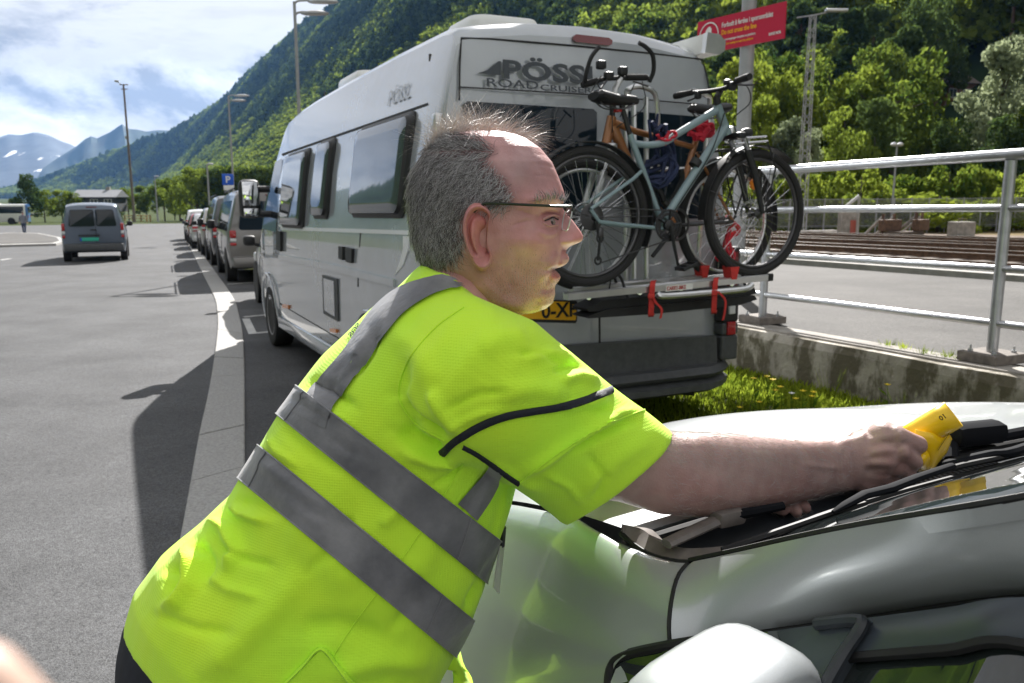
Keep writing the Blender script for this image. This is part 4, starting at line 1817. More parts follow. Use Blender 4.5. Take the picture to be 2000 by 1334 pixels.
M_ltr = M_letter
rear_text('P\u00d6SSL', 980, 152, .138, M_ltr, 1.66, .0042, spacing=1.03)
rear_text('ROAD', 948, 168, .062, M_ltr, 1.85, .0005)
rear_text('CRUISER', 1054, 176, .045, M_ltr, 1.95, .0005)
rear_slab('emblem', [(932, 143), (950, 138), (972, 120), (977, 120), (977, 147)], .009, M_ltr, inner=.004)
rear_text('0-XF', 1055, 621, .118, M_black, .98, .0025, parent=pl, off=.017)

# side lettering
q = side(757, 208)
q2 = side(822, 182)
P = VM @ Vector((-(sw(q[2]) + .006), q[1], q[2]))
xd = VM.to_3x3() @ (Vector((-sw(q2[2]), q2[1], q2[2])) - Vector((-sw(q[2]), q[1], q[2])))
ud = VM.to_3x3() @ Vector((sw(q[2]) - sw(q[2] + .15), 0, .15))
text('lettering', '\u25e2'.replace('\u25e2', '') + 'P\u00d6SSL', frame(P, xd, ud), .14, M_letter_s, van, 1.15, .001, .0004)

# ------------------------------------------------------------ roof furniture
def roof_frame(name, c, s, m, lift=.0):
    mb = MB()
    (x, a, z), (w, l, h) = c, s
    pts = []
    r = .10
    for (cx, ca, q0) in ((w / 2 - r, l / 2 - r, 0), (-w / 2 + r, l / 2 - r, 90), (-w / 2 + r, -l / 2 + r, 180), (w / 2 - r, -l / 2 + r, 270)):
        for k in range(6):
            q = math.radians(q0 + 18 * k)
            pts.append((cx + r * math.cos(q), ca + r * math.sin(q)))
    rings = []
    for (g, zz) in ((1.0, 0), (1.0, h * .55), (.985, h * .8), (.95, h * .97), (.86, h)):
        rings.append([(x + px * g, a + py * g, z + zz) for px, py in pts])
    mb.loft(rings, m)
    return mb.build(name, None, van, world=False)


M_dome = mat('rooflight_dome', (.80, .81, .80), .25, coat=.3)
roof_frame('rooflight', (-.30, .80, 2.545), (.46, .50, .085), M_dome)
roof_frame('rooflight', (-.30, 3.15, 2.54), (.62, .75, .10), M_dome)
roof_frame('rooflight', (0, 1.9, 2.54), (.46, .46, .07), M_dome)
# awning along the right roof edge
mb = MB()
sec = [(-.075, -.055), (.03, -.06), (.07, -.035), (.075, .02), (.03, .055), (-.06, .06)]
mb.loft([[(.86 + x, a, 2.47 + z) for x, z in sec] for a in (.10, 3.9)], M_white)
aw = mb.build('awning_case', None, van, world=False, angle=60)
mb = MB()
mb.loft([[(.86 + x * 1.04, a, 2.47 + z * 1.04) for x, z in sec] for a in (.06, .099)], M_alu)
mb.build('end_cap', None, aw, world=False, angle=60)
# ================================================================== REAR RACK AND BICYCLES
M_frameblue = mat('frame_bluegrey', (.22, .305, .335), .35, coat=.5, var=.04, vscale=8)
M_frameorange = mat('frame_copper', (.34, .145, .055), .34, metal=.35, coat=.6, var=.06, vscale=8)
M_steel = mat('bright_steel', (.62, .63, .65), .22, metal=1.0)
M_darksteel = mat('dark_steel', (.10, .10, .105), .4, metal=.8)
M_tyre = mat('tyre', (.022, .022, .023), .85, bump=.3, bscale=160)
M_redstrap = mat('red_webbing', (.52, .035, .03), .7, var=.15, vscale=30)
M_bluecloth = mat('navy_cloth', (.018, .028, .075), .75, var=.3, vscale=14, bump=.3, bscale=50)
M_redcloth = mat('red_cloth', (.50, .018, .04), .7, var=.2, vscale=14, bump=.3, bscale=40)


def bp(px, py, d, out=0.0):
    """point in the upright plane d behind the van's rear face, out further back"""
    return at_plane(px, py, VO - VA * d, VA) - VA * out


def bar(p, q, d, r, o=0.0, m=None, mb=None, seg=10, o2=None):
    mb = mb or MB()
    mb.cyl(bp(*p, d, o), bp(*q, d, o if o2 is None else o2), r, seg=seg, material=m)
    return mb


def bike_wheel(parent, c, R, rw, fork_w=.05, rimcol=M_darksteel, nsp=28, disc=True, cassette=False):
    ax = VA
    mb = MB()
    mb.ring(c, ax, R - rw, rw, 56, 10, M_tyre)
    wh = mb.build('wheel', None, parent)
    mb = MB()
    mb.lathe(c, ax, [(R - 2 * rw + .004, -.011), (R - 2 * rw - .016, -.009), (R - 2 * rw - .018, 0), (R - 2 * rw - .016, .009), (R - 2 * rw + .004, .011)], 48, rimcol)
    # open ring: remove caps by building as a closed loop of sections
    mb = MB()
    mb.ring(c, ax, R - 2 * rw - .006, .011, 48, 8, rimcol)
    mb.build('rim', None, wh)
    mb = MB()
    x = Vector(ax).orthogonal().normalized()
    y = Vector(ax).cross(x)
    cc = Vector(c)
    for k in range(nsp):
        q = 2 * math.pi * k / nsp
        q2 = q + (.32 if k % 2 else -.32)
        s = .028 if (k // 2) % 2 else -.028
        a = cc + Vector(ax) * s + (x * math.cos(q2) + y * math.sin(q2)) * .024
        b = cc + (x * math.cos(q) + y * math.sin(q)) * (R - 2 * rw - .01)
        mb.tube([a, b], .0014, 4, M_steel, cap=False)
    o = mb.build('spokes', None, wh, smooth=False)
    tag(o, kind='stuff')
    mb = MB()
    mb.lathe(cc - Vector(ax) * .05, ax, [(.010, 0), (.018, .01), (.030, .02), (.030, .026), (.017, .035), (.017, .065), (.030, .074), (.030, .08), (.012, .09), (.010, .10)], 16, M_darksteel)
    if disc:
        mb.ring(cc + Vector(ax) * .042, ax, .068, .008, 30, 4, M_steel, .15)
        for k in range(6):
            q = k * 1.047
            mb.tube([cc + Vector(ax) * .042 + (x * math.cos(q) + y * math.sin(q)) * .02, cc + Vector(ax) * .042 + (x * math.cos(q + .4) + y * math.sin(q + .4)) * .066], .004, 4, M_steel)
    if cassette:
        for k in range(8):
            mb.ring(cc - Vector(ax) * (.030 + .004 * k), ax, .064 - .0055 * k, .005, 26, 4, M_darksteel, .3)
    mb.build('hub', None, wh)
    return wh


def arc_pts(c, R, q0, q1, n):
    """angles in degrees in the bike plane: 0 towards the right, 90 up"""
    out = []
    for k in range(n):
        q = math.radians(q0 + (q1 - q0) * k / (n - 1))
        out.append(np.asarray(c) + RX * (R * math.cos(q)) + VU * (R * math.sin(q)))
    return out


def ribbon(mb, pts, w, axis, m, th=.002):
    A = np.asarray(axis, float)
    A = A / np.linalg.norm(A)
    rows_t = [[np.asarray(p) - A * w / 2, np.asarray(p) + A * w / 2] for p in pts]
    n = len(pts)
    rings = []
    for i, p in enumerate(pts):
        a, b = np.asarray(pts[max(0, i - 1)]), np.asarray(pts[min(n - 1, i + 1)])
        t = b - a
        nn = np.cross(t, A)
        nn = nn / (np.linalg.norm(nn) + 1e-9) * th
        rings.append([rows_t[i][0] - nn, rows_t[i][1] - nn, rows_t[i][1] + nn, rows_t[i][0] + nn])
    mb.loft(rings, m)
    return mb


# ------------------------------------------------------------------ rack
DF, DB = .46, .27           # distance of the front and the rear bicycle's plane behind the van
rack = thing('bike_rack', bp(1300, 560, .3), 'silver tube bike rack on the camper rear carrying two bicycles', 'bike rack')
mb = MB()
for px in (1238, 1262):
    mb.tube([bp(px, 545, .10), bp(px, 300, .07), bp(px, 190, .05)], .016, 10, M_alu)
mb.build('upright', None, rack)
mb = MB()
mb.tube(smooth_poly([bp(1222, 560, .06), bp(1222, 330, .06), bp(1222, 195, .06), bp(1232, 172, .09), bp(1262, 172, .10), bp(1283, 200, .09), bp(1284, 330, .06)], 24), .015, 10, M_alu)
mb.build('hoop', None, rack)
mb = MB()
mb.tube(smooth_poly([bp(1362, 545, .06), bp(1374, 330, .06), bp(1386, 205, .06), bp(1378, 186, .09), bp(1352, 176, .10)], 20), .015, 10, M_alu)
mb.build('hoop', None, rack)
mb = MB()
mb.tube([bp(1222, 330, .06), bp(1376, 330, .06)], .013, 8, M_alu)
mb.build('cross_bar', None, rack)
# wheel rails
for (p, q, d, nm) in (((1105, 578), (1494, 541), DF, 'wheel_rail'), ((1115, 566), (1462, 535), DB, 'wheel_rail')):
    a, b = bp(*p, d), bp(*q, d)
    mb = MB()
    sec = [(-.030, .012), (-.022, .018), (-.012, .008), (.012, .008), (.022, .018), (.030, .012), (.028, -.020), (-.028, -.020)]
    mb.loft([[e + VA * x * 1.0 + VU * z for x, z in sec] for e in (a, b)], M_alu)
    o = mb.build(nm, None, rack, angle=25)
    mb = MB()
    dd = (b - a) / np.linalg.norm(b - a)
    mb.loft([[e + VA * x * 1.08 + VU * z * 1.15 for x, z in sec] for e in (b, b + dd * .035)], M_dark)
    mb.build('end_cap', None, o, angle=25)
mb = MB()
mb.tube(smooth_poly([bp(1283, 573, DF + .02), bp(1300, 578, DF + .03), bp(1400, 570, DF + .03), bp(1455, 564, DF + .03), bp(1468, 556, DF + .02)], 16), .019, 10, M_alu)
mb.build('frame_tube', None, rack)
for px in (1150, 1250, 1330, 1430):
    mb = MB()
    y = 577 - (px - 1105) * .095
    mb.tube([bp(px, y + 8, DF + .01), bp(px, y - 2, .06)], .014, 8, M_alu)
    mb.build('support_arm', None, rack)
# makers label on the rail
a, b = bp(1293, 563, DF, .032), bp(1346, 558, DF, .032)
mb = MB()
hh = VU * .016
mb.plate([a - hh, b - hh, b + hh, a + hh], -VA * .001, M_white)
lab = mb.build('rail_label', None, rack, smooth=False)
text('lettering', 'CARRY-BIKE', frame(a - hh * .62 + (b - a) * .04 - VA * .002, b - a, VU), .029, M_redlens, lab, .80, .0006)
# red wheel cups
for (x, y) in ((1370, 534), (1427, 537)):
    mb = MB()
    c = bp(x, y - 4, DF if x > 1400 else DB)
    mb.loft([[c + RX * (sx * .030 * k) + VA * (sy * .035) + VU * (z + .0) for sx, sy in ((-1, -1), (1, -1), (1, 1), (-1, 1))] for z, k in ((-.035, .55), (.0, .8), (.035, 1.1))], M_redstrap)
    mb.build('wheel_cup', None, rack, smooth=False)
for (x, y, d) in ((1205, 560, DF), (1440, 545, DF), (1190, 552, DB)):
    mb = MB()
    c = bp(x, y - 12, d)
    mb.tube(smooth_poly([c - RX * .05 - VU * .06, c - RX * .03 + VU * .03, c + RX * .02 + VU * .02, c + RX * .05 - VU * .05, c + RX * .07 - VU * .10], 12), .008, 6, M_dark, flat=.5)
    mb.build('wheel_strap', None, rack)

# two black boards strapped under the rail
for i, poly in enumerate(([(1146, 603), (1180, 586), (1473, 561), (1478, 573), (1440, 583), (1260, 603), (1150, 609)], [(1146, 619), (1186, 604), (1474, 577), (1479, 585), (1445, 596), (1270, 614), (1150, 622)])):
    P = [bp(x, y, .36 + .02 * i) for x, y in poly]
    t = thing('traction_board', sum(P) / len(P), ['upper black plastic traction board strapped under the bike rack', 'lower black plastic traction board strapped under the bike rack'][i], 'traction board', 'traction boards under the rack')
    mb = MB()
    mb.plate(P, VA * .16, M_dark)
    bd = mb.build('board', None, t, smooth=False)
    mb = MB()
    for k in range(24):
        q = lerp(P[1], P[5], .03) + (P[2] - P[1]) * (k + .5) / 26 - VA * .004
        mb.add([q - VU * .02, q + RX * .006 - VU * .005, q + VU * .004, q - RX * .006 - VU * .005], [(0, 1, 2, 3)], M_dark)
    tag(mb.build('studs', None, bd, smooth=False), kind='stuff')
# red straps
for i, (x, tail) in enumerate(((1272, [(1280, 590), (1292, 604), (1290, 622)]), (1395, [(1402, 570), (1416, 585), (1416, 606), (1412, 625)]))):
    d = DF + .035
    c = bp(x, 556, d)
    t = thing('red_strap', c, ['red webbing strap tied round the rack rail above the grass, left one', 'red webbing strap with a long curled tail at the right end of the rack'][i], 'strap', 'red straps on the bike rack')
    mb = MB()
    top = 552 if i == 0 else 546
    pts = [bp(x + 6, top - 4, d - .05), bp(x + 3, top, d + .004), bp(x + 1, top + 22, d + .006), bp(x, top + 45, d), bp(x - 1, top + 66, d - .02), bp(x + 2, top + 60, d - .12)]
    ribbon(mb, smooth_poly(pts, 18), .034, RX, M_redstrap)
    o = mb.build('strap_loop', None, t)
    mb = MB()
    ribbon(mb, smooth_poly([bp(x + 2, top + 24, d + .01)] + [bp(*p, d + .012) for p in tail], 14), .014, RX + VU * .3, M_redstrap)
    mb.build('strap_tail', None, t)
    MB().bbox(tuple(bp(x, top + 26, d + .012)), (.036, .02, .028), .005, M_redstrap).build('knot', None, t)


# ------------------------------------------------------------------ grey-blue bicycle
def saddle(parent, px, py, d, L=.27, m=M_dark, flip=1):
    c = bp(px, py, d)
    F = RX * flip
    rings = []
    for (t, w, h, zz) in ((-.5, .055, .018, .012), (-.42, .078, .028, .014), (-.25, .070, .030, .006), (0, .042, .026, .0), (.25, .026, .024, .002), (.44, .020, .020, .002), (.5, .010, .010, -.004)):
        o = c + F * (t * L) + VU * zz
        rings.append([o + VA * (w * math.cos(q)) + VU * (h * math.sin(q) * (1 if math.sin(q) > 0 else 1.2)) for q in np.linspace(0, 2 * math.pi, 14, endpoint=False)])
    mb = MB()
    mb.loft(rings, m)
    s = mb.build('saddle', None, parent)
    mb = MB()
    for w in (-.022, .022):
        mb.tube(smooth_poly([c - F * .11 - VU * .015 + VA * w, c - F * .06 - VU * .045 + VA * w, c + F * .05 - VU * .045 + VA * w, c + F * .11 - VU * .012 + VA * w * .5], 10), .0035, 5, M_darksteel)
    mb.build('saddle_rails', None, s)
    return s


bikeA = thing('bicycle', bp(1300, 560, DF), 'grey-blue trekking bicycle in front on the rack with upright straight handlebar', 'bicycle')
mb = MB()
mb.cyl(bp(1294, 440, DF), bp(1230, 262, DF), .0165, material=M_frameblue)                      # seat tube
mb.cyl(bp(1400, 205, DF), bp(1421, 262, DF), .024, material=M_frameblue)                        # head tube
mb.tube(smooth_poly([bp(1404, 212, DF), bp(1360, 239, DF), bp(1322, 262, DF), bp(1300, 277, DF), bp(1270, 283, DF), bp(1244, 281, DF), bp(1234, 277, DF)], 22), [.021 - .004 * k / 21 for k in range(22)], 12, M_frameblue, flat=1.0)
mb.cyl(bp(1417, 246, DF), bp(1299, 428, DF), .027, .024, 14, M_frameblue)                     # down tube
mb.cyl(bp(1294, 440, DF) - VA * .04, bp(1294, 440, DF) + VA * .04, .026, seg=16, material=M_frameblue)
for s in (-1, 1):
    mb.tube([bp(1286, 446, DF) + VA * s * .035, bp(1210, 439, DF) + VA * s * .06, bp(1158, 433, DF) + VA * s * .062, bp(1142, 410, DF) + VA * s * .062], .0105, 8, M_frameblue)
    mb.tube([bp(1246, 335, DF) + VA * s * .03, bp(1225, 350, DF) + VA * s * .055, bp(1142, 408, DF) + VA * s * .062], .0095, 8, M_frameblue)
fa = mb.build('frame', None, bikeA)
mb = MB()
mb.cyl(bp(1362, 313, DF) - VA * .0, bp(1355, 324, DF), .031, seg=14, material=M_dark)
mb.build('frame_band', None, fa)
mb = MB()
mb.cyl(bp(1231, 266, DF), bp(1214, 205, DF), .0135, material=M_dark)
mb.build('seat_post', None, bikeA)
saddle(bikeA, 1203, 194, DF)
# fork
mb = MB()
for s in (-1, 1):
    mb.tube([bp(1439, 270, DF) + VA * s * .055, bp(1449, 300, DF) + VA * s * .055], .016, 10, M_steel)
    mb.tube([bp(1446, 294, DF) + VA * s * .055, bp(1462, 345, DF) + VA * s * .057, bp(1475, 417, DF) + VA * s * .058], [.021, .019, .013], 10, M_dark)
mb.bbox((0, 0, 0), (.05, .15, .035), .01, M_dark, frame(bp(1434, 266, DF), RX, VA))
mb.build('fork', None, bikeA)
cF, cR = bp(1475, 417, DF), bp(1150, 424, DF)
RW = .358
bike_wheel(bikeA, cF, RW, .024, rimcol=M_darksteel)
bike_wheel(bikeA, cR, RW, .024, rimcol=M_darksteel, cassette=True)
# mudguards
for (c, q0, q1) in ((cR, -25, 190), (cF, 50, 185)):
    mb = MB()
    ribbon(mb, arc_pts(c, RW + .018, q0, q1, 40), .062, VA, M_dark, .003)
    mg = mb.build('mudguard', None, bikeA)
    mb = MB()
    for s in (-1, 1):
        mb.tube([c + VA * s * .06, arc_pts(c, RW + .014, q0 + 25, q0 + 25, 2)[0] + VA * s * .03], .0025, 5, M_darksteel)
        mb.tube([c + VA * s * .06, arc_pts(c, RW + .014, q1 - 25, q1 - 25, 2)[0] + VA * s * .03], .0025, 5, M_darksteel)
    mb.build('mudguard_stay', None, mg)
# handlebar across the bicycle
hc = bp(1397, 178, DF)
mb = MB()
mb.cyl(bp(1402, 205, DF), bp(1400, 188, DF), .019, material=M_dark)
mb.tube([bp(1400, 190, DF), bp(1408, 176, DF), hc + VU * .012 + RX * .03], .017, 10, M_dark)
mb.build('stem', None, bikeA)
mb = MB()
hb = [hc + VA * .30 - RX * .035 + VU * .01, hc + VA * .20 - RX * .015 + VU * .015, hc + VA * .07 + RX * .02 + VU * .01, hc - VA * .07 + RX * .02 + VU * .01, hc - VA * .20 - RX * .015 + VU * .028, hc - VA * .30 - RX * .035 + VU * .03]
mb.tube(smooth_poly(hb, 20), .0125, 10, M_dark)
hbo = mb.build('handlebar', None, bikeA)
for s, i in ((1, 0), (-1, 5)):
    e = hb[i]
    n_ = hb[1] if i == 0 else hb[4]
    mb = MB()
    d = (n_ - e) / np.linalg.norm(n_ - e)
    mb.tube([e - d * .01, e + d * .03, e + d * .07, e + d * .12], [.017, .020, .017, .017], 12, M_rubber)
    mb.build('grip', None, hbo)
    mb = MB()
    q = e + d * .16
    mb.bbox((0, 0, 0), (.035, .03, .045), .008, M_dark, frame(q - VU * .02, RX, VA))
    mb.tube([q - VU * .01 + RX * .02, q + RX * .045 - VU * .02 - d * .05, q + RX * .055 - VU * .03 - d * .13], .006, 6, M_darksteel)
    mb.build('brake_lever', None, hbo)
    mb = MB()
    mb.tube(smooth_poly([q + RX * .02, q + RX * .10 - VU * .02, q + RX * .12 - VU * .10, bp(1425, 235, DF) + VA * .03 * s, bp(1436, 275, DF) + VA * .04 * s], 20), .0032, 5, M_black)
    mb.build('cable', None, hbo)
MB().lathe(hc - VA * .10 + VU * .02, VU, [(.022, 0), (.026, .008), (.022, .022), (.008, .03)], 14, M_dark).build('bell', None, hbo)
# crank, chainring, chain, pedals, derailleur
bb = bp(1294, 440, DF)
mb = MB()
co = bb - VA * .055
mb.ring(co, VA, .078, .008, 40, 5, M_dark, .35)
mb.ring(co, VA, .060, .010, 36, 5, M_dark, .3)
for k in range(5):
    d = arc_pts((0, 0, 0), 1, 72 * k + 10, 72 * k + 10, 2)[0]
    mb.tube([co + d * .015, co + d * .078], .011, 6, M_dark, flat=.5)
mb.lathe(co + VA * .01, -VA, [(.03, 0), (.03, .02), (.012, .03)], 14, M_dark)
ck = mb.build('crankset', None, bikeA)
for (e, o, pd, nm) in (((1308, 517), .075, (1322, 514), 'l'), ((1281, 365), -.07, (1270, 366), 'r')):
    mb = MB()
    p1 = bp(*e, DF) - VA * o
    mb.tube([bb - VA * o * .9, p1], [.015, .011], 8, M_dark, flat=.7)
    ca = mb.build('crank_arm', None, ck)
    mb = MB()
    pc = p1 - VA * (.07 if o > 0 else -.07)
    F = frame(pc, RX * .94 + VU * .3, VA)
    for s in (-1, 1):
        mb.bbox((s * .042, 0, 0), (.012, .085, .022), .004, M_dark, F)
        mb.bbox((0, s * .038, 0), (.09, .010, .018), .003, M_dark, F)
    mb.bbox((0, 0, 0), (.028, .085, .018), .004, M_darksteel, F)
    mb.bbox((s * .052, 0, 0), (.006, .05, .012), .002, M_amber, F)
    mb.build('pedal', None, ca)
hub = cR - VA * .045
mb = MB()
mb.tube([co + VU * .078, hub + VU * .052], .004, 5, M_darksteel)
mb.tube([co - VU * .078, bp(1166, 512, DF) - VA * .045], .004, 5, M_darksteel)
mb.build('chain', None, bikeA)
mb = MB()
j0, j1 = bp(1160, 465, DF) - VA * .06, bp(1158, 508, DF) - VA * .05
mb.tube([hub - VA * .02 - VU * .02, j0, j1], .008, 6, M_dark)
for j in (j0, j1):
    mb.ring(j, VA, .018, .006, 16, 5, M_dark, .6)
mb.bbox((0, 0, 0), (.03, .03, .05), .008, M_darksteel, frame(j0 + VU * .03, RX, VA))
mb.build('derailleur', None, bikeA)
# rear light, front carrier and lamp
mb = MB()
for (p, q) in (((1425, 272), (1482, 268)), ((1425, 282), (1484, 277))):
    mb.tube([bp(*p, DF) - VA * .06, bp(*q, DF) - VA * .06], .006, 6, M_steel)
    mb.tube([bp(*p, DF) + VA * .06, bp(*q, DF) + VA * .06], .006, 6, M_steel)
    mb.tube([bp(*q, DF) - VA * .06, bp(*q, DF) + VA * .06], .006, 6, M_steel)
mb.tube([bp(1484, 277, DF) - VA * .06, bp(1500, 330, DF) - VA * .06, bp(1480, 415, DF) - VA * .06], .005, 6, M_dark)
mb.build('front_carrier', None, bikeA)
MB().lathe(bp(1440, 268, DF) - VA * .03 + VU * .02, RX, [(.015, 0), (.026, .02), (.03, .05), (.028, .06), (.002, .062)], 14, M_dark).build('headlight', None, bikeA)
MB().bbox((0, 0, 0), (.03, .04, .02), .006, M_redlens, frame(bp(1216, 216, DF) + RX * -.03, RX, VA)).build('rear_light', None, bikeA)
mb = MB()
mb.tube(smooth_poly([bp(1408, 222, DF) - VA * .03, bp(1380, 300, DF) - VA * .035, bp(1330, 380, DF) - VA * .035, bp(1300, 425, DF) - VA * .04], 14), .003, 5, M_black)
mb.build('cable', None, bikeA)

# ------------------------------------------------------------------ copper bicycle behind, facing the other way
bikeB = thing('bicycle', bp(1290, 545, DB), 'copper-orange bicycle at the back of the rack with bar ends on its handlebar', 'bicycle')
mb = MB()
mb.cyl(bp(1195, 228, DB), bp(1183, 285, DB), .026, material=M_frameorange)
mb.tube([bp(1196, 246, DB), bp(1228, 320, DB), bp(1262, 388, DB), bp(1304, 430, DB)], [.030, .028, .026, .024], 12, M_frameorange)
mb.tube([bp(1197, 238, DB), bp(1240, 256, DB), bp(1290, 270, DB), bp(1356, 288, DB)], [.020, .018, .017, .015], 12, M_frameorange)
mb.cyl(bp(1363, 262, DB), bp(1310, 438, DB), .0175, material=M_frameorange)
mb.cyl(bp(1310, 438, DB) - VA * .04, bp(1310, 438, DB) + VA * .04, .026, seg=14, material=M_frameorange)
cRB, cFB = bp(1418, 432, DB), bp(1140, 440, DB)
for s in (-1, 1):
    mb.tube([bp(1354, 298, DB) + VA * s * .03, cRB + VA * s * .06], .009, 8, M_frameorange)
    mb.tube([bp(1316, 440, DB) + VA * s * .035, cRB + VA * s * .06], .011, 8, M_darksteel)
mb.build('frame', None, bikeB)
mb = MB()
for s in (-1, 1):
    mb.tube([bp(1181, 290, DB) + VA * s * .055, bp(1168, 345, DB) + VA * s * .055], .015, 8, M_steel)
    mb.tube([bp(1170, 335, DB) + VA * s * .055, cFB + VA * s * .056], [.02, .014], 8, M_alu)
mb.bbox((0, 0, 0), (.06, .15, .05), .012, M_alu, frame(bp(1183, 290, DB), RX, VA))
mb.build('fork', None, bikeB)
bike_wheel(bikeB, cRB, .35, .025, rimcol=M_alu)
bike_wheel(bikeB, cFB, .35, .025, rimcol=M_alu)
for (c, q0, q1) in ((cRB, -10, 170),):
    mb = MB()
    ribbon(mb, arc_pts(c, .368, q0, q1, 36), .058, VA, M_dark, .003)
    mb.build('mudguard', None, bikeB)
mb = MB()
mb.cyl(bp(1362, 266, DB), bp(1372, 228, DB), .0135, material=M_dark)
mb.build('seat_post', None, bikeB)
saddle(bikeB, 1382, 214, DB, flip=-1)
hcB = bp(1212, 152, DB)
mb = MB()
mb.cyl(bp(1195, 230, DB), bp(1199, 190, DB), .016, material=M_dark)
mb.tube([bp(1199, 195, DB), bp(1202, 172, DB), hcB], .016, 8, M_alu)
mb.build('stem', None, bikeB)
mb = MB()
tB = RX * .62 + VA * .55
tB = tB / np.linalg.norm(tB)
hbB = [hcB - tB * .24 - VU * .01, hcB, hcB + tB * .26 + VU * .01]
mb.tube([bp(1136, 166, DB), bp(1180, 154, DB), bp(1215, 152, DB), bp(1265, 152, DB)], .0125, 10, M_dark)
hbo = mb.build('handlebar', None, bikeB)
mb = MB()
mb.tube(smooth_poly([bp(1146, 160, DB), bp(1139, 156, DB, .02), bp(1142, 118, DB, .06), bp(1155, 96, DB, .08)], 16), .011, 8, M_dark)
mb.build('bar_end', None, hbo)
mb = MB()
mb.tube(smooth_poly([bp(1268, 160, DB), bp(1270, 140, DB, .03), bp(1262, 112, DB, .06), bp(1246, 96, DB, .07), bp(1233, 88, DB, .07)], 18), .012, 8, M_dark)
mb.build('bar_end', None, hbo)
mb = MB()
mb.tube([bp(1222, 151, DB), bp(1262, 151, DB)], .018, 10, M_rubber)
mb.build('grip', None, hbo)
mb = MB()
mb.tube([bp(1138, 166, DB), bp(1166, 158, DB)], .018, 10, M_rubber)
mb.build('grip', None, hbo)
for x, y in ((1185, 150), (1212, 140), (1170, 128)):
    MB().bbox((0, 0, 0), (.05, .045, .04), .01, M_dark, frame(bp(x, y, DB, .02), RX, VU)).build('shifter', None, hbo)
mb = MB()
for (x0, y0, x1, y1) in ((1180, 158, 1160, 176), (1230, 160, 1252, 172)):
    mb.tube([bp(x0, y0, DB, .03), bp(x1, y1, DB, .07)], .006, 6, M_darksteel)
mb.build('brake_lever', None, hbo)
mb = MB()
for k, (x, y, x2, y2) in enumerate(((1170, 150, 1168, 210), (1235, 165, 1205, 230), (1160, 160, 1190, 260), (1250, 160, 1198, 250))):
    mb.tube(smooth_poly([bp(x, y, DB, .02), bp((x + x2) / 2 + (k - 1.5) * 16, (y + y2) / 2 + 6, DB, .05), bp(x2, y2, DB, .03)], 12), .003, 5, M_black)
tag(mb.build('cables', None, hbo), kind='stuff')
MB().lathe(bp(1466, 360, DB, .02), -VA, [(.03, 0), (.034, .008), (.03, .014), (.002, .016)], 14, M_amber).build('reflector', None, bikeB)
mb = MB()
mb.ring(bp(1310, 438, DB) - VA * .05, VA, .085, .009, 36, 5, M_darksteel, .35)
ck = mb.build('crankset', None, bikeB)
MB().tube([bp(1310, 438, DB) - VA * .06, bp(1262, 500, DB) - VA * .06], [.014, .011], 8, M_dark).build('crank_arm', None, ck)
# luggage carrier and child-seat style bracket
mb = MB()
for s in (-1, 1):
    mb.tube(smooth_poly([bp(1352, 300, DB) + VA * s * .055, bp(1420, 292, DB) + VA * s * .06, bp(1462, 296, DB) + VA * s * .055, bp(1462, 305, DB) + VA * s * .05, bp(1420, 428, DB) + VA * s * .06], 18), .006, 6, M_dark)
for x in (1375, 1400, 1425, 1450):
    mb.tube([bp(x, 296, DB) - VA * .06, bp(x, 296, DB) + VA * .06], .005, 6, M_dark)
mb.tube([bp(1395, 296, DB) - VA * .06, bp(1424, 425, DB) - VA * .06], .005, 6, M_dark)
mb.build('luggage_carrier', None, bikeB)

# ------------------------------------------------------------------ things tied between the bicycles
def bundle(name, label, cat, pts, d, r, m, n=5, seed=0, wob=.03):
    g = np.random.default_rng(seed)
    c = bp(*pts[0], d)
    t = thing(name, c, label, cat)
    for k in range(n):
        P = [bp(x + g.normal() * 7, y + g.normal() * 7, d, g.normal() * wob) for x, y in pts]
        mb = MB()
        q = smooth_poly(P, 22)
        mb.tube(q, [r * (.7 + .5 * abs(math.sin(i * .7 + k))) for i in range(22)], 7, m, flat=.7)
        mb.build('fold' if r > .012 else 'cord', None, t)
    return t


bundle('blue_rope', 'dark blue rope and cloth bundled between the two bicycle frames', 'rope', [(1268, 240), (1285, 262), (1300, 300), (1278, 322), (1262, 345), (1284, 352), (1306, 330), (1310, 292), (1292, 256)], .36, .013, M_bluecloth, 6, 3)
bundle('red_bag', 'small red cloth bag tucked behind the grey-blue top tube near the headset', 'bag', [(1356, 250), (1372, 246), (1388, 250), (1380, 258), (1362, 257)], .34, .020, M_redcloth, 4, 5, .012)
bundle('red_cloth', 'red cloth tied round the grey-blue top tube at its bend', 'cloth', [(1280, 262), (1296, 268), (1310, 262), (1316, 270), (1304, 276)], .46, .010, M_redcloth, 3, 6, .012)
bundle('red_ribbon', 'red tape hanging behind the front wheel of the grey-blue bicycle', 'tape', [(1424, 438), (1430, 452), (1420, 470), (1416, 496), (1410, 512)], .22, .016, M_redcloth, 4, 8, .01)
for i, (x0, y0, x1, y1) in enumerate(((1240, 330, 1290, 420), (1268, 360, 1296, 392), (1330, 330, 1312, 392))):
    P, Q = bp(x0, y0, .34), bp(x1, y1, .34)
    t = thing('cable_lock', P, ['black folding lock hanging beside the seat tube between the bicycles', 'short black lock with a silver barrel above the cranks', 'black cable lock hanging left of the down tube'][i], 'lock')
    MB().tube(smooth_poly([P, lerp(P, Q, .4) + RX * .03, Q], 10), .016, 8, M_dark).build('lock_body', None, t)
    MB().cyl(Q, Q + (Q - P) / np.linalg.norm(Q - P) * .05, .018, seg=10, material=M_darksteel).build('lock_barrel', None, t)
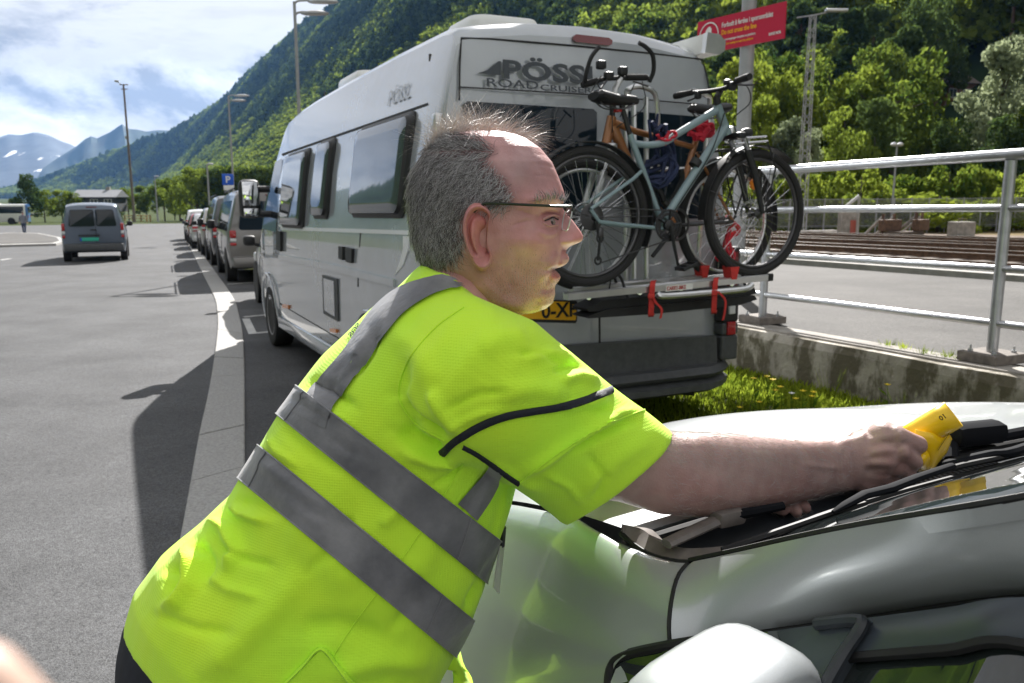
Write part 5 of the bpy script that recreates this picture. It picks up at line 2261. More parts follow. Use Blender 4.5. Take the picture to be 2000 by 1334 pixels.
# ================================================================== OTHER VEHICLES, LAMPS, SIGNS
PROFILES = {
    'van': dict(H=1.97, L=4.9, W=1.9, wheel=.34, ax=(.95, 3.95), st=[(0, .45, 1.74, .95), (.05, .36, 1.88, .98), (.25, .30, 1.95, 1), (2, .28, 1.97, 1), (3.4, .28, 1.93, 1), (3.9, .28, 1.62, .99), (4.25, .28, 1.28, .98), (4.6, .28, 1.12, .95), (4.85, .35, .92, .85), (4.9, .45, .76, .75)],
                glass=(1.10, 1.74, .35, 3.95), rear=(1.12, 1.72, .72), lamp=(.80, 1.12, .13, 1.0), belt=1.08),
    'smallvan': dict(H=1.83, L=4.38, W=1.83, wheel=.315, ax=(.80, 3.50), st=[(0, .42, 1.60, .93), (.05, .35, 1.73, .97), (.25, .28, 1.80, 1), (1.5, .28, 1.83, 1), (2.4, .28, 1.78, 1), (2.95, .28, 1.45, 1), (3.3, .28, 1.16, .98), (3.9, .28, 1.0, .95), (4.3, .35, .8, .85), (4.38, .45, .65, .75)],
                     glass=(1.05, 1.62, 1.7, 2.9), rear=(1.10, 1.62, .68), lamp=(.74, 1.20, .09, 1.0), belt=1.03),
    'suv': dict(H=1.68, L=4.5, W=1.85, wheel=.35, ax=(.85, 3.6), st=[(0, .5, 1.0, .93), (.08, .4, 1.15, .97), (.35, .32, 1.58, .99), (.8, .28, 1.66, 1), (1.9, .28, 1.68, 1), (2.6, .28, 1.55, 1), (3.2, .28, 1.14, 1), (3.9, .28, 1.02, .97), (4.4, .35, .82, .88), (4.5, .45, .68, .75)],
                glass=(1.02, 1.50, .5, 2.9), rear=(1.05, 1.5, .68), lamp=(.88, 1.12, .24, .96), belt=1.0),
    'hatch': dict(H=1.47, L=4.25, W=1.78, wheel=.31, ax=(.75, 3.35), st=[(0, .45, .88, .93), (.08, .36, 1.0, .97), (.42, .28, 1.38, .99), (.9, .25, 1.46, 1), (1.8, .25, 1.47, 1), (2.4, .25, 1.36, 1), (3.0, .25, 1.02, 1), (3.6, .25, .92, .97), (4.15, .3, .75, .88), (4.25, .4, .62, .75)],
                  glass=(.93, 1.33, .55, 2.75), rear=(.95, 1.33, .62), lamp=(.74, .95, .22, .95), belt=.9)}


def car(kind, P, yaw, paint, name, label, cat, group=None, detail=True, plate=None, text_=None, slope=SLOPE):
    p = PROFILES[kind]
    H, W_ = p['H'], p['W']

    def wf(z):
        t = z / H
        return W_ / 2 * np.interp(t, [.1, .25, .35, .55, .6, 1.0], [.93, .985, 1.0, .985, .965, .76])
    A = np.array([-math.sin(yaw), math.cos(yaw), -slope])
    A = A / np.linalg.norm(A)
    X = np.array([math.cos(yaw), math.sin(yaw), 0])
    M = frame(P, X, A)
    t = thing(name, P, label, cat, group, M=M)
    mb = MB()
    rings = []
    for (a, zb, zt, k) in p['st']:
        rings.append([(x, a + max(0, abs(x) - W_ * .36) ** 2 * 1.1 * max(0, 1 - a / .3), z) for x, z in section(zb, zt, k, wf, .03, 8)])
    mb.loft(rings, paint)
    mb.build('body', None, t, world=False, angle=38)
    sta = [s[0] for s in p['st']]

    def ztop(a):
        return np.interp(a, sta, [s[2] for s in p['st']])

    def kk(a):
        return np.interp(a, sta, [s[3] for s in p['st']])

    def ra(z):      # rear face
        zz = [p['st'][i][2] for i in range(3)]
        return float(np.interp(z, [zz[0], zz[1], zz[2]], sta[:3]))
    zb_, zt_, a0, a1 = p['glass']
    for s in (-1, 1):
        mb = MB()
        rows_ = []
        for z in np.linspace(zb_, zt_, 4):
            f = (z - zb_) / (zt_ - zb_)
            hi = a1 + (.55 if kind != 'smallvan' else .5) * (1 - f) * .9
            lo_ = a0 + (.12 * f if kind in ('van', 'smallvan') else .28 * f)
            rows_.append([(s * (wf(z) * kk(a) + .004), a, z) for a in np.linspace(lo_, hi, 7)])
        mb.grid(rows_, M_glass)
        mb.build('side_window', None, t, world=False)
        if detail:
            for a in ((a0 + a1) / 2, a1 - .05):
                mb = MB()
                mb.tube([(s * (wf(z) * kk(a) + .003), a, z) for z in (.42, .7, zb_ - .02)], .004, 4, M_seam)
                mb.build('door_seam', None, t, world=False)
                MB().bbox((s * (wf(zb_ - .12) + .012), a - .18, zb_ - .12), (.03, .16, .03), .008, paint).build('door_handle', None, t, world=False)
    # rear window(s)
    r0, r1, rw = p['rear']
    spans = ((-rw, .06), (.10, rw)) if kind == 'smallvan' else ((-rw, rw),)
    for (x0, x1) in spans:
        mb = MB()
        r = .06
        pts = []
        for (cx, cz, q0) in ((x1 - r, r1 - r, 0), (x0 + r, r1 - r, 90), (x0 + r, r0 + r, 180), (x1 - r, r0 + r, 270)):
            for k in range(5):
                q = math.radians(q0 + 22.5 * k)
                x, z = cx + r * math.cos(q), cz + r * math.sin(q)
                x = x * (1 - .10 * (z - r0) / (r1 - r0))
                pts.append((x, ra(z) - .012 + max(0, abs(x) - W_ * .36) ** 2 * 1.1, z))
        mb.add(pts, [tuple(range(len(pts)))], M_glass)
        inn = [(x, y + .03, z) for x, y, z in pts]
        n = len(pts)
        mb.add(pts + inn, [(i, (i + 1) % n, n + (i + 1) % n, n + i) for i in range(n)], M_dark)
        mb.build('rear_window', None, t, world=False, smooth=False)
    # windscreen
    i0 = [i for i, s in enumerate(p['st']) if s[2] > H - .12][-1]
    aa0, aa1 = sta[i0] + .06, sta[i0 + 2] - .05
    rows_ = []
    for a in np.linspace(aa0, aa1, 5):
        z = ztop(a)
        w = wf(z - .11) * .9
        rows_.append([(x * w, a, z + .012 + .03 * (1 - x * x)) for x in np.linspace(-1, 1, 7)])
    mb = MB()
    mb.grid(rows_, M_glass)
    mb.build('windscreen', None, t, world=False)
    # lamps, bumper, plate
    z0, z1, lw, xo = p['lamp']
    for s in (-1, 1):
        mb = MB()
        xc = s * (W_ / 2 * .955 - lw / 2)
        zm = (z0 + z1) / 2
        mb.bbox((xc, ra(zm) + .035, (zm + z1) / 2), (lw, .12, (z1 - z0) / 2 - .004), .02, M_redlens)
        mb.bbox((xc, ra(zm) + .035, (zm + z0) / 2 + (z1 - z0) * .12), (lw, .118, (z1 - z0) * .22), .02, M_clear)
        mb.bbox((xc, ra(zm) + .035, z0 + (z1 - z0) * .10), (lw, .12, (z1 - z0) * .2), .02, M_redlens)
        mb.build('tail_light', None, t, world=False)
        MB().bbox((s * (W_ / 2 - .22), p['L'] - .16, .72 if kind != 'van' else .86), (.34, .30, .17), .05, M_clear).build('headlight', None, t, world=False)
    bw = M_grille if kind in ('smallvan', 'suv') else paint
    MB().bbox((0, .04, .45), (W_ * .93, .22, .24), .06, bw).build('rear_bumper', None, t, world=False)
    MB().bbox((0, p['L'] - .08, .44), (W_ * .86, .22, .24), .06, bw).build('front_bumper', None, t, world=False)
    zp = .70 if kind != 'van' else .78
    mb = MB()
    mb.bbox((-.12 if kind == 'smallvan' else 0, ra(zp) - .012, zp), (.52, .02, .11), .006, plate or M_white)
    po = mb.build('number_plate', None, t, world=False)
    if detail:
        MB().bbox((-.12 if kind == 'smallvan' else 0, ra(zp) - .02, zp + .12), (.6, .05, .035), .01, M_dark).build('handle', None, t, world=False)
        MB().bbox((0, ra(H * .9) - .005, ztop(.15) - .07), (.3, .03, .03), .008, M_redlens_d).build('brake_light', None, t, world=False)
        if kind == 'smallvan':
            mb = MB()
            mb.tube([(.08, ra(z) - .006, z) for z in (.42, .8, 1.1, 1.68)], .006, 4, M_seam)
            mb.build('door_seam', None, t, world=False)
            MB().bbox((-.24 - .12, ra(zp) - .024, zp), (.05, .004, .10), .001, mat('plate_blue', (.02, .08, .45), .4)).build('country_band', None, po, world=False)
            MB().bbox((.08 - .08, ra(1.04) - .02, .99), (.16, .04, .04), .01, M_dark).build('handle', None, t, world=False)
    for s in (-1, 1):
        for a in p['ax']:
            mb = MB()
            c = (s * (W_ / 2 - .02), a, p['wheel'] + .01)
            mb.cyl((s * (W_ / 2 - .2), a, p['wheel'] + .02), (s * (W_ / 2 + .008), a, p['wheel'] + .02), p['wheel'] * 1.14, seg=28, material=M_seam)
            mb.build('wheel_well', None, t, world=False)
            wheel(t, (s * (W_ / 2 - .095), a, p['wheel']), p['wheel'], .215, s, M_rim, spokes=7)
        # mirror
        am = a1 + .32
        mb = MB()
        mb.bbox((s * (W_ / 2 + .10), am, zb_ + .10), (.19, .13, .17 if kind not in ('van',) else .22), .05, M_dark)
        mb.tube([(s * (W_ / 2 - .06), am + .02, zb_ + .02), (s * (W_ / 2 + .06), am + .02, zb_ + .06)], .03, 6, M_dark)
        mo = mb.build('door_mirror', None, t, world=False)
    if kind == 'van':
        for s in (-1, 1):
            MB().tube([(s * .74, .3, 1.985), (s * .74, 3.2, 1.965)], .018, 6, M_dark).build('roof_rail', None, t, world=False)
    return t


PA = lambda n, c, **k: mat(n, c, k.get('r', .3), k.get('m', .4), var=.03, vscale=2, coat=.8)
C_bronze = PA('bronze_grey_paint', (.17, .163, .158))
C_silver = PA('silver_paint', (.50, .51, .52))
C_graphite = PA('graphite_paint', (.10, .105, .115))
C_white = PA('white_paint', (.72, .73, .73), m=0)
C_greyblue = PA('greyblue_paint', (.12, .155, .21))
C_beige = PA('beige_paint', (.40, .38, .35))
C_redp = PA('red_paint', (.30, .03, .03))
C_yellowp = PA('yellow_paint', (.62, .42, .03), m=0)

yawc = YAW - .055
G = 'cars parked along the kerb'
for kind, a, r, paint, lab, cat in (
        ('hatch', 6.75, .26, C_silver, 'silver car parked right in front of the camper and nearly hidden by it', 'car'),
        ('van', 14.0, .17, C_bronze, 'bronze-grey passenger van with a big rear window, parked ahead of the camper', 'van'),
        ('van', 20.3, .17, C_graphite, 'dark grey van with a black side mirror, in front of the bronze-grey van', 'van'),
        ('suv', 26.6, .12, C_beige, 'beige tall car with red upper tail lights in the middle of the parked row', 'car'),
        ('hatch', 32.6, -.05, C_silver, 'small silver car fifth in the row along the kerb', 'car'),
        ('hatch', 38.4, -.02, C_redp, 'dark red car second from the far end of the parked row', 'car'),
        ('suv', 44.5, .05, C_white, 'white car at the far end of the parked row', 'car')):
    car(kind, row(a, r), yawc, paint, 'parked_car' if cat == 'car' else 'parked_van', lab, cat, G)

b = at_ground(187, 511)
car('smallvan', b, .415, C_greyblue, 'small_van', 'grey-blue small van with twin rear doors driving away on the road', 'van', plate=mat('plate_green', (.03, .42, .30), .5))

# ---- cars far away at the end of the lot
for i, (px, py, kind, yw, paint, lab) in enumerate((
        (72, 428, 'van', 1.2, C_beige, 'pale van parked beside the bus at the far end'),
        (88, 427, 'hatch', 1.9, C_graphite, 'dark grey car far off between the pale van and the white cars'),
        (104, 426, 'hatch', 1.4, C_white, 'white car with red tail light far off left of the grey-blue van'),
        (122, 424, 'hatch', 1.5, C_white, 'white car half hidden behind the grey-blue van roof'),
        (246, 424, 'suv', 1.3, C_yellowp, 'yellow car far off right of the grey-blue van'),
        (268, 419, 'van', 1.5, C_white, 'white van far off behind the wooden barrier'))):
    car(kind, at_ground(px, py), yw, paint, 'distant_car', lab, 'van' if kind == 'van' else 'car', 'cars at the far end of the car park', detail=False)

# ---- coach at the left edge
b = at_ground(58, 437)
yawb = 1.92
Mb = frame(b, (math.cos(yawb), math.sin(yawb), 0), (-math.sin(yawb), math.cos(yawb), 0))
t = thing('coach', b, 'white coach with a dark window band and blue rear corner at the left edge', 'bus', M=Mb)
C_blue = PA('coach_blue', (.03, .14, .38), m=0)
mb = MB()
def bring(a, k=1.0):
    return [(x * k, a, z) for x, z in ((-1.2, .35), (-1.27, .6), (-1.27, 2.0), (-1.24, 2.9), (-1.15, 3.15), (-.8, 3.25), (.8, 3.25), (1.15, 3.15), (1.24, 2.9), (1.27, 2.0), (1.27, .6), (1.2, .35))]
mb.loft([bring(a) for a in (.25, 4, 8, 11.7)] + [bring(12.0, .95)], C_white)
mb.build('body', None, t, world=False)
MB().loft([bring(-.05, .93), bring(0, .98), bring(.249, 1.002)], C_blue).build('rear_corner', None, t, world=False)
for s in (-1, 1):
    mb = MB()
    mb.grid([[(s * (np.interp(z, [2.0, 2.9], [1.27, 1.24]) + .006), a, z) for a in (.5, 3, 6, 9, 11.6)] for z in (1.75, 2.3, 2.85)], M_glass)
    mb.build('window_band', None, t, world=False)
    for a in (2.4, 9.2):
        MB().cyl((s * 1.0, a, .5), (s * 1.275, a, .5), .56, seg=24, material=M_seam).build('wheel_well', None, t, world=False)
        wheel(t, (s * 1.14, a, .48), .48, .28, s, M_rim)
MB().bbox((0, -.06, 2.3), (1.9, .02, 1.0), .005, M_glass).build('rear_window', None, t, world=False)
for s in (-1, 1):
    MB().bbox((s * 1.0, -.06, 1.2), (.22, .03, .5), .01, M_redlens).build('tail_light', None, t, world=False)
MB().bbox((0, 5, 3.3), (1.4, 2.2, .14), .05, C_white).build('roof_unit', None, t, world=False)

# ---- a person walking away, far left
M_skin = mat('skin', (.57, .295, .285), .46, var=.09, vscale=30, sss=.08, bump=.34, bscale=420, bdist=.002, detail=10)
M_jeans = mat('denim', (.035, .05, .10), .9, var=.2, vscale=14)
M_jacket = mat('grey_jacket', (.16, .17, .20), .9, var=.15, vscale=10)
M_shoe = mat('shoe', (.03, .028, .026), .7)


def limb(pts, rad, m, seg=12):
    mb = MB()
    P = smooth_poly(pts, 14)
    r = np.interp(np.linspace(0, len(rad) - 1, 14), range(len(rad)), rad)
    mb.tube(P, list(r), seg, m)
    return mb


b = at_ground(48, 457)
t = thing('person', b, 'person in a grey jacket and jeans walking away beside the coach', 'person', rotz=.3)
mb = MB()
for (z, wx, wy) in [(.86, .15, .11)]:
    pass
def oval(c, wx, wy, n=14):
    return [(c[0] + wx * math.cos(q), c[1] + wy * math.sin(q), c[2]) for q in np.linspace(0, 2 * math.pi, n, endpoint=False)]
mb.loft([oval((0, -.01, 1.46), .05, .05), oval((0, 0, 1.52), .055, .06), oval((0, .01, 1.57), .072, .085), oval((0, .015, 1.64), .078, .098), oval((0, .005, 1.71), .068, .085), oval((0, 0, 1.745), .03, .04)], M_skin)
for s in (-1, 1):
    mb.tube([(s * .26, -.02 * s, .92), (s * .27, .01, .86), (s * .265, .03, .79)], [.032, .04, .02], 8, M_skin)
mb.build('body', None, t, world=False)
mb = MB()
mb.loft([oval((0, 0, .84), .19, .14), oval((0, 0, 1.0), .19, .135), oval((0, 0, 1.2), .205, .135), oval((0, 0, 1.36), .21, .12), oval((0, 0, 1.44), .16, .09), oval((0, 0, 1.48), .07, .06)], M_jacket)
for s in (-1, 1):
    mb.tube([(s * .19, 0, 1.40), (s * .25, -.01, 1.15), (s * .265, -.02 * s, .92)], [.07, .06, .048], 10, M_jacket)
mb.build('jacket', None, t, world=False)
mb = MB()
mb.loft([oval((0, 0, .90), .17, .12), oval((0, 0, .80), .175, .125), oval((0, 0, .74), .15, .11)], M_jeans)
for s, f in ((-1, .16), (1, -.14)):
    mb.tube([(s * .09, 0, .82), (s * .095, f * .45 + .03, .46), (s * .09, f, .09)], [.095, .066, .05], 10, M_jeans)
mb.build('jeans', None, t, world=False)
for s, f in ((-1, .16), (1, -.14)):
    MB().bbox((s * .09, f + .05, .05), (.09, .26, .10), .035, M_shoe).build('shoe', None, t, world=False)
MB().loft([oval((0, -.015, 1.60), .082, .098), oval((0, -.01, 1.67), .084, .102), oval((0, -.005, 1.735), .066, .08), oval((0, 0, 1.765), .03, .035)], mat('grey_hair', (.16, .15, .14), .9)).build('hair', None, t, world=False)


# ---- lamp posts
def lamp(px, Y, ytop, heads, label, group='street lamps of the car park', rad=.055, name='street_lamp', side_=1):
    p = at(px, 383, Y)
    a, r = to_row(p)
    z = gz(a) + (.6 if r > 1.6 else 0)
    h = HC + (383 - ytop) / FPX * Y - z
    t = thing(name, (p[0], p[1], z), label, 'street lamp', group)
    MB().tube([(0, 0, 0), (0, 0, 1.2), (0, 0, 1.21), (0, 0, h)], [rad * 1.5, rad * 1.4, rad, rad * .75], 10, M_greypaint).build('pole', None, t, world=False)
    for (dz, L, l2) in heads:
        mb = MB()
        mb.tube(smooth_poly([(0, 0, h + dz - .12), (side_ * .06, 0, h + dz), (side_ * .3, 0, h + dz + .03), (side_ * (L - l2 * .7), 0, h + dz)], 12), .03, 6, M_greypaint)
        mb.build('arm', None, t, world=False)
        mb = MB()
        mb.loft([oval((0, 0, -.05), l2 * .40, .10), oval((0, 0, -.02), l2 * .5, .14), oval((0, 0, .03), l2 * .46, .12), oval((0, 0, .07), l2 * .2, .05)], M_greypaint)
        for i, v in enumerate(mb.v):
            mb.v[i] = (v[0] + side_ * (L - l2 * .5), v[1], v[2] + h + dz)
        mb.build('lamp_head', None, t, world=False)
    return t


lamp(591, 24, 28, [(0, 1.22, .85), (-.30, .95, .8)], 'tall lamp post with two flat heads right behind the camper roof')
lamp(457, 46, 196, [(0, 1.15, .85), (-.25, .95, .8)], 'twin-headed lamp post above the blue parking sign')
lamp(408, 62, 322, [(0, .5, .5)], 'low lamp post beyond the parked cars, right of the pair', rad=.07)
lamp(305, 95, 345, [(0, .5, .6)], 'thin far lamp post standing alone before the dark trees', rad=.07)

b = at_ground(263, 434)
hm = HC + (383 - 175) / FPX * b[1] - b[2]
t = thing('light_mast', b, 'tall wooden mast with cross arms and one floodlight at the road end', 'mast')
M_pole = mat('mast_wood', (.17, .14, .12), .9, var=.2, vscale=3)
MB().tube([(0, 0, 0), (-.06, 0, hm * .5), (-.10, 0, hm)], [.24, .20, .15], 10, M_pole).build('pole', None, t, world=False)
for dz, L in ((0.0, 1.5), (-.75, 1.1)):
    MB().bbox((0, 0, hm + dz - .1), (L, .14, .16), .02, M_pole).build('cross_arm', None, t, world=False)
mb = MB()
mb.tube([(-.5, 0, hm), (-1.1, 0, hm + .35)], .08, 6, M_greypaint)
mb.bbox((-1.25, 0, hm + .5), (.6, .5, .35), .1, M_galv)
mb.build('floodlight', None, t, world=False)
MB().bbox((-.3, -.1, hm * .62), (.3, .3, .5), .04, M_greypaint).build('junction_box', None, t, world=False)

# ---- wooden barrier at the foot of the mast
pA, pB = at_ground(244, 431), at_ground(294, 433)
t = thing('wooden_barrier', pA, 'low wooden barrier with posts and rails at the foot of the mast', 'barrier')
M_timber = mat('yellow_timber', (.40, .27, .12), .85, var=.2, vscale=4)
for k, f in enumerate((0, .35, .68, .88, 1.0)):
    p = lerp(pA, pB, f)
    MB().box(p + [0, 0, .6], (.22, .22, 1.3), M_timber).build('barrier_post', None, t, smooth=False)
for z in (.6, 1.15):
    mb = MB()
    mb.tube([pA + [0, -.14, z], pB + [0, -.14, z]], .08, 4, M_timber)
    mb.build('barrier_rail', None, t, smooth=False)

# ---- blue parking sign
Yp = 29.5
p = at(447, 383, Yp)
z = gz(to_row(p)[0])
zc_ = HC + (383 - 351) / FPX * Yp
t = thing('parking_sign', (p[0], p[1], z), 'blue square P sign with a white plate below on a grey pole', 'sign', rotz=.28)
MB().tube([(0, .03, 0), (0, .03, zc_ - z + .2)], .03, 8, M_galv).build('pole', None, t, world=False)
M_signblue = mat('sign_blue', (.012, .10, .55), .4)
mb = MB()
mb.bbox((0, 0, zc_ - z), (.38, .02, .38), .008, M_signblue)
sgn = mb.build('sign_face', None, t, world=False)
MW = t.matrix_basis
text('lettering', 'P', MW @ frame((-.085, -.0125, zc_ - z - .115), (1, 0, 0), (0, 0, 1)), .33, M_white, sgn, 1.0, .006)
MB().bbox((.01, 0, zc_ - z - .29), (.34, .02, .17), .006, M_white).build('sub_plate', None, t, world=False)

# ---- red track-area sign on its pole
Ys = 8.5
p = at(1446, 383, Ys)
a, r = to_row(p)
z = gz(a) + PLZ
t = thing('warning_sign', (p[0], p[1], z), 'red sign with white and yellow writing on a thick grey pole by the tracks', 'sign')
MB().tube([(0, 0, 0), (0, 0, 7.0)], .070, 20, M_greypaint).build('pole', None, t, world=False)
MB().bbox((0, 0, .03), (.3, .3, .06), .008, M_greypaint).build('base_plate', None, t, world=False)
sx = np.array([.54, -.84, 0.0])
sx = sx / np.linalg.norm(sx)
sn = np.array([-.84, -.54, 0.0])
sn = sn / np.linalg.norm(sn)          # faces the viewer
zt = HC + (383 - 47) / FPX * Ys - z
zb = HC + (383 - 109) / FPX * Ys - z
c0 = np.array([p[0], p[1], z]) + sn * .085 - sx * .60
c1 = c0 + sx * 1.115
hs = zt - zb
M_red = mat('sign_red', (.46, .010, .045), .45, var=.03)
M_yel = mat('sign_yellow', (.85, .42, .02), .5)
mb = MB()
mb.plate([c0 + [0, 0, zb], c1 + [0, 0, zb], c1 + [0, 0, zt], c0 + [0, 0, zt]], -sn * .012, M_red)
sb = mb.build('sign_board', None, t, smooth=False)


def stext(s, x, y, size, m, sxk, bold=0.002):
    P = c0 + sx * x + np.array([0, 0, zb + y]) + sn * .003
    text('lettering', s, frame(P, sx, (0, 0, 1)), size, m, sb, sxk, bold, .0005)


stext('Forbudt \u00e5 ferdes i sporomr\u00e5det', .335, hs - .108, .066, M_white, .755, .0012)
stext('Do not cross the line', .335, hs - .178, .064, M_yel, .80, .0012)
stext('Personoverganger benyttes av plattform', .335, .088, .030, M_white, .90, .0005)
stext('Please use crossing to reach the platform', .335, .046, .030, M_yel, .82, .0005)
stext('BANE NOR', .935, .05, .036, M_white, .78, .001)
cc = c0 + sx * .165 + np.array([0, 0, zb + hs * .5]) + sn * .004
mb = MB()
mb.ring(cc, sn, .128, .006, 40, 4, M_white, .3)
mb.build('circle', None, sb, smooth=False)
mb = MB()
def hp(x, y):
    return cc + sx * x + np.array([0, 0, y])
mb.plate([hp(-.035, -.10), hp(.03, -.10), hp(.045, -.05), hp(.065, -.01), hp(.055, .005), hp(.035, -.02), hp(.035, .07), hp(.022, .075), hp(.018, .09), hp(.004, .09), hp(-.012, .085), hp(-.03, .07), hp(-.045, .055), hp(-.045, -.05)], sn * .001, M_white)
mb.build('hand_pictogram', None, sb, smooth=False)

# ---- the wooded side of the valley across the car park, left of the road
def left_hill(a, s):
    r = -260 - s * 420
    z = 330 * (s ** 1.1) + (math.sin(a * .01 + s * 4) + math.sin(a * .023)) * 8 * s
    q = VO + AX * a + RX * r
    return np.array([q[0], q[1], z - 5])


mb = MB()
mb.grid([[left_hill(a, s) for s in np.linspace(0, 1, 14)] for a in np.linspace(-900, 1900, 90)])
tag(mb.build('valley_side', M_hill, None, smooth=True, fix=False), kind='structure')
# ================================================================== THE WHITE CAR IN FRONT
WY = .46
WR = np.array([math.cos(WY), math.sin(WY), 0.0])
WA = np.array([-math.sin(WY), math.cos(WY), 0.0])
WC = at_z(1215, 1037, 1.12)
WO = WC + WR * .72
wa_, wr_ = to_row(WO)
WG = float(gz(wa_))                    # ground height under the car
WO = np.array([WO[0], WO[1], WG])
WM = Matrix.Identity(4)
for i in range(3):
    WM[i][0], WM[i][1], WM[i][2], WM[i][3] = WR[i], WA[i], (0, 0, 1)[i], WO[i]


def wc(px, py, z):
    """direction and height above datum -> car coordinates (x right, y forward, z above the ground under it)"""
    q = at_z(px, py, z) - WO
    return np.array([q @ WR, q @ WA, z - WG])


def wcx(px, py, x):
    """direction -> where it meets the upright lengthwise plane at x (car coordinates)"""
    q = at_plane(px, py, WO + WR * x, WR) - WO
    return np.array([q @ WR, q @ WA, q[2]])


def wl_(x, a, z):
    return np.array([x, a, z - WG])


M_pearl = mat('pearl_paint', (.43, .455, .47), .36, metal=.40, coat=1.0, var=.035, vscale=900, bump=.03, bscale=700)
_pb = M_pearl.node_tree.nodes['Principled BSDF']
_pb.inputs['Coat Roughness'].default_value = .07
_pb.inputs['Coat Weight'].default_value = .8
M_trim = mat('satin_black', (.026, .031, .038), .34, var=.15, vscale=20, bump=.06, bscale=400)
M_wip = mat('wiper_black', (.010, .011, .014), .75, spec=.08)
M_ftrim = mat('window_frame_trim', (.045, .055, .068), .30, var=.06, vscale=20)  # bluish: the sky's reflection on the trim is put into the colour
M_seal = mat('rubber_seal', (.010, .010, .011), .6)
M_wglass = mat('car_glass', (.020, .026, .026), .025, spec=.9, coat=.5)
M_brownpl = mat('faded_plastic', (.17, .15, .14), .45, var=.2, vscale=30)

wcar = thing('white_car', WO, 'pearl white car close to the camera, the man leaning over its bonnet', 'car', M=WM)


def wmirror(rows):
    return [[np.array([-p[0], p[1], p[2]]) for p in r] for r in rows]


def both(name, rows, m, thick=0.0, parent=wcar):
    out = []
    for rr in (rows, wmirror(rows)):
        mb = MB()
        mb.grid(rr, m)
        o = mb.build(name, None, parent, world=False, angle=50)
        if thick:
            sol = o.modifiers.new('thickness', 'SOLIDIFY')
            sol.thickness = thick
            sol.offset = -1
        out.append(o)
    return out


def hz(x, a):
    u = abs(x) / .72
    return 1.152 - .05 * a - .20 * a * a - (.032 + .095 * a) * u * u - max(0, a - .8) ** 2 * 2.2 + .004 * math.cos(u * 9) * min(1, a * 4)


# bonnet with a rolled rear edge
rows_ = []
xs = np.linspace(-.713, .713, 41)
rows_.append([wl_(x, .012, hz(x, 0) - .035) for x in xs])
rows_.append([wl_(x, -.002, hz(x, 0) - .010) for x in xs])
for a in np.concatenate([[0.004, .02], np.linspace(.06, 1.02, 26)]):
    k = 1 - .10 * max(0, a - .45) ** 1.5
    rows_.append([wl_(x * k, a - .10 * (x / .72) ** 2 * max(0, a - .5) * 2, hz(x, a)) for x in xs])
mb = MB()
mb.grid(rows_, M_pearl)
mb.build('bonnet', None, wcar, world=False, angle=50)

def relax(rows, it, last=None):
    """even out a grid of points, its borders held"""
    G = np.array([[np.asarray(p, float) for p in r] for r in rows])
    m = len(G) - 1 if last is None else last
    for _ in range(it):
        H = G.copy()
        H[1:-1, 1:-1] = .5 * G[1:-1, 1:-1] + .125 * (G[:-2, 1:-1] + G[2:, 1:-1] + G[1:-1, :-2] + G[1:-1, 2:])
        G[1:m] = H[1:m]
    return [list(r) for r in G]


# the shut line between wing and pillar, shared by both
SEAM = [wc(1342, 1099, 1.118), wc(1326, 1118, 1.112), wc(1315, 1148, 1.102), wc(1308, 1190, 1.088), wc(1306, 1225, 1.074), wc(1308, 1257, 1.060)]


# front wings: section below the bonnet shut line
def zs(a):
    return hz(.72, max(0, a)) - .004 if a > 0 else hz(.72, 0) - .004 + .02 * (-a)


def kx(a):
    return 1 - .10 * max(0, a - .45) ** 1.5


def wing_row(a):
    z = zs(a)
    base = [(-.718, z - .02), (-.7185, z - .003), (-.724, z + .0005), (-.735, z - .006), (-.752, z - .030), (-.776, z - .085), (-.806, z - .15), (-.836, z - .225), (-.858, z - .31), (-.872, z - .40), (-.878, z - .50), (-.872, z - .62), (-.86, .36 + WG)]
    return smooth_poly([wl_(x * kx(a), a - .22 * max(0, a - .5) * 2 * max(0, -x - .70) * 2, zz) for x, zz in base], 37)


low = [wc(1262, 1267, 1.046), wc(1222, 1280, 1.026), wc(1200, 1302, 1.004), wc(1190, 1340, .976), wc(1188, 1420, .925), wl_(-.858, -.20, .81), wl_(-.872, -.22, .71), wl_(-.878, -.23, .60), wl_(-.872, -.23, .48), wl_(-.86, -.23, .36 + WG)]
rear_row = smooth_poly([SEAM[0] + np.array([.012, -.012, -.012]), SEAM[0]] + SEAM[1:] + low[:], 37)
first = wing_row(.07)
rows_ = [rear_row]
for k in range(1, 8):
    t = k / 8
    rows_.append(lerp(rear_row, first, t) + np.array([-1, 0, .3]) * (.004 * math.sin(math.pi * t)))
for a in np.linspace(.07, 1.02, 26):
    rows_.append(wing_row(a))
wings = both('front_wing', relax(rows_, 30, 9), M_pearl)

# windscreen pillar: between the glass edge and the door seal
ptop = [wc(1342, 1099, 1.118), wc(1420, 1083, 1.150), wc(1560, 1052, 1.205), wc(1700, 1025, 1.248), wc(2000, 975, 1.318)]
pbot = [wc(1308, 1257, 1.060), wc(1400, 1242, 1.074), wc(1500, 1228, 1.097), wc(1680, 1203, 1.140), wc(2000, 1160, 1.225)]
dtop = ptop[-1] - ptop[-2]
dbot = pbot[-1] - pbot[-2]
ptop += [wl_(-.575, -.66, 1.41), wl_(-.555, -.80, 1.465), wl_(-.545, -1.2, 1.53), wl_(-.54, -1.9, 1.545), wl_(-.52, -2.6, 1.50), wl_(-.49, -3.0, 1.42)]
pbot += [wl_(-.655, -.66, 1.315), wl_(-.63, -.80, 1.375), wl_(-.605, -1.2, 1.455), wl_(-.60, -1.9, 1.475), wl_(-.585, -2.6, 1.43), wl_(-.55, -3.0, 1.34)]
ptop = smooth_poly(ptop, 60)
pbot = smooth_poly(pbot, 60)
rows_ = []
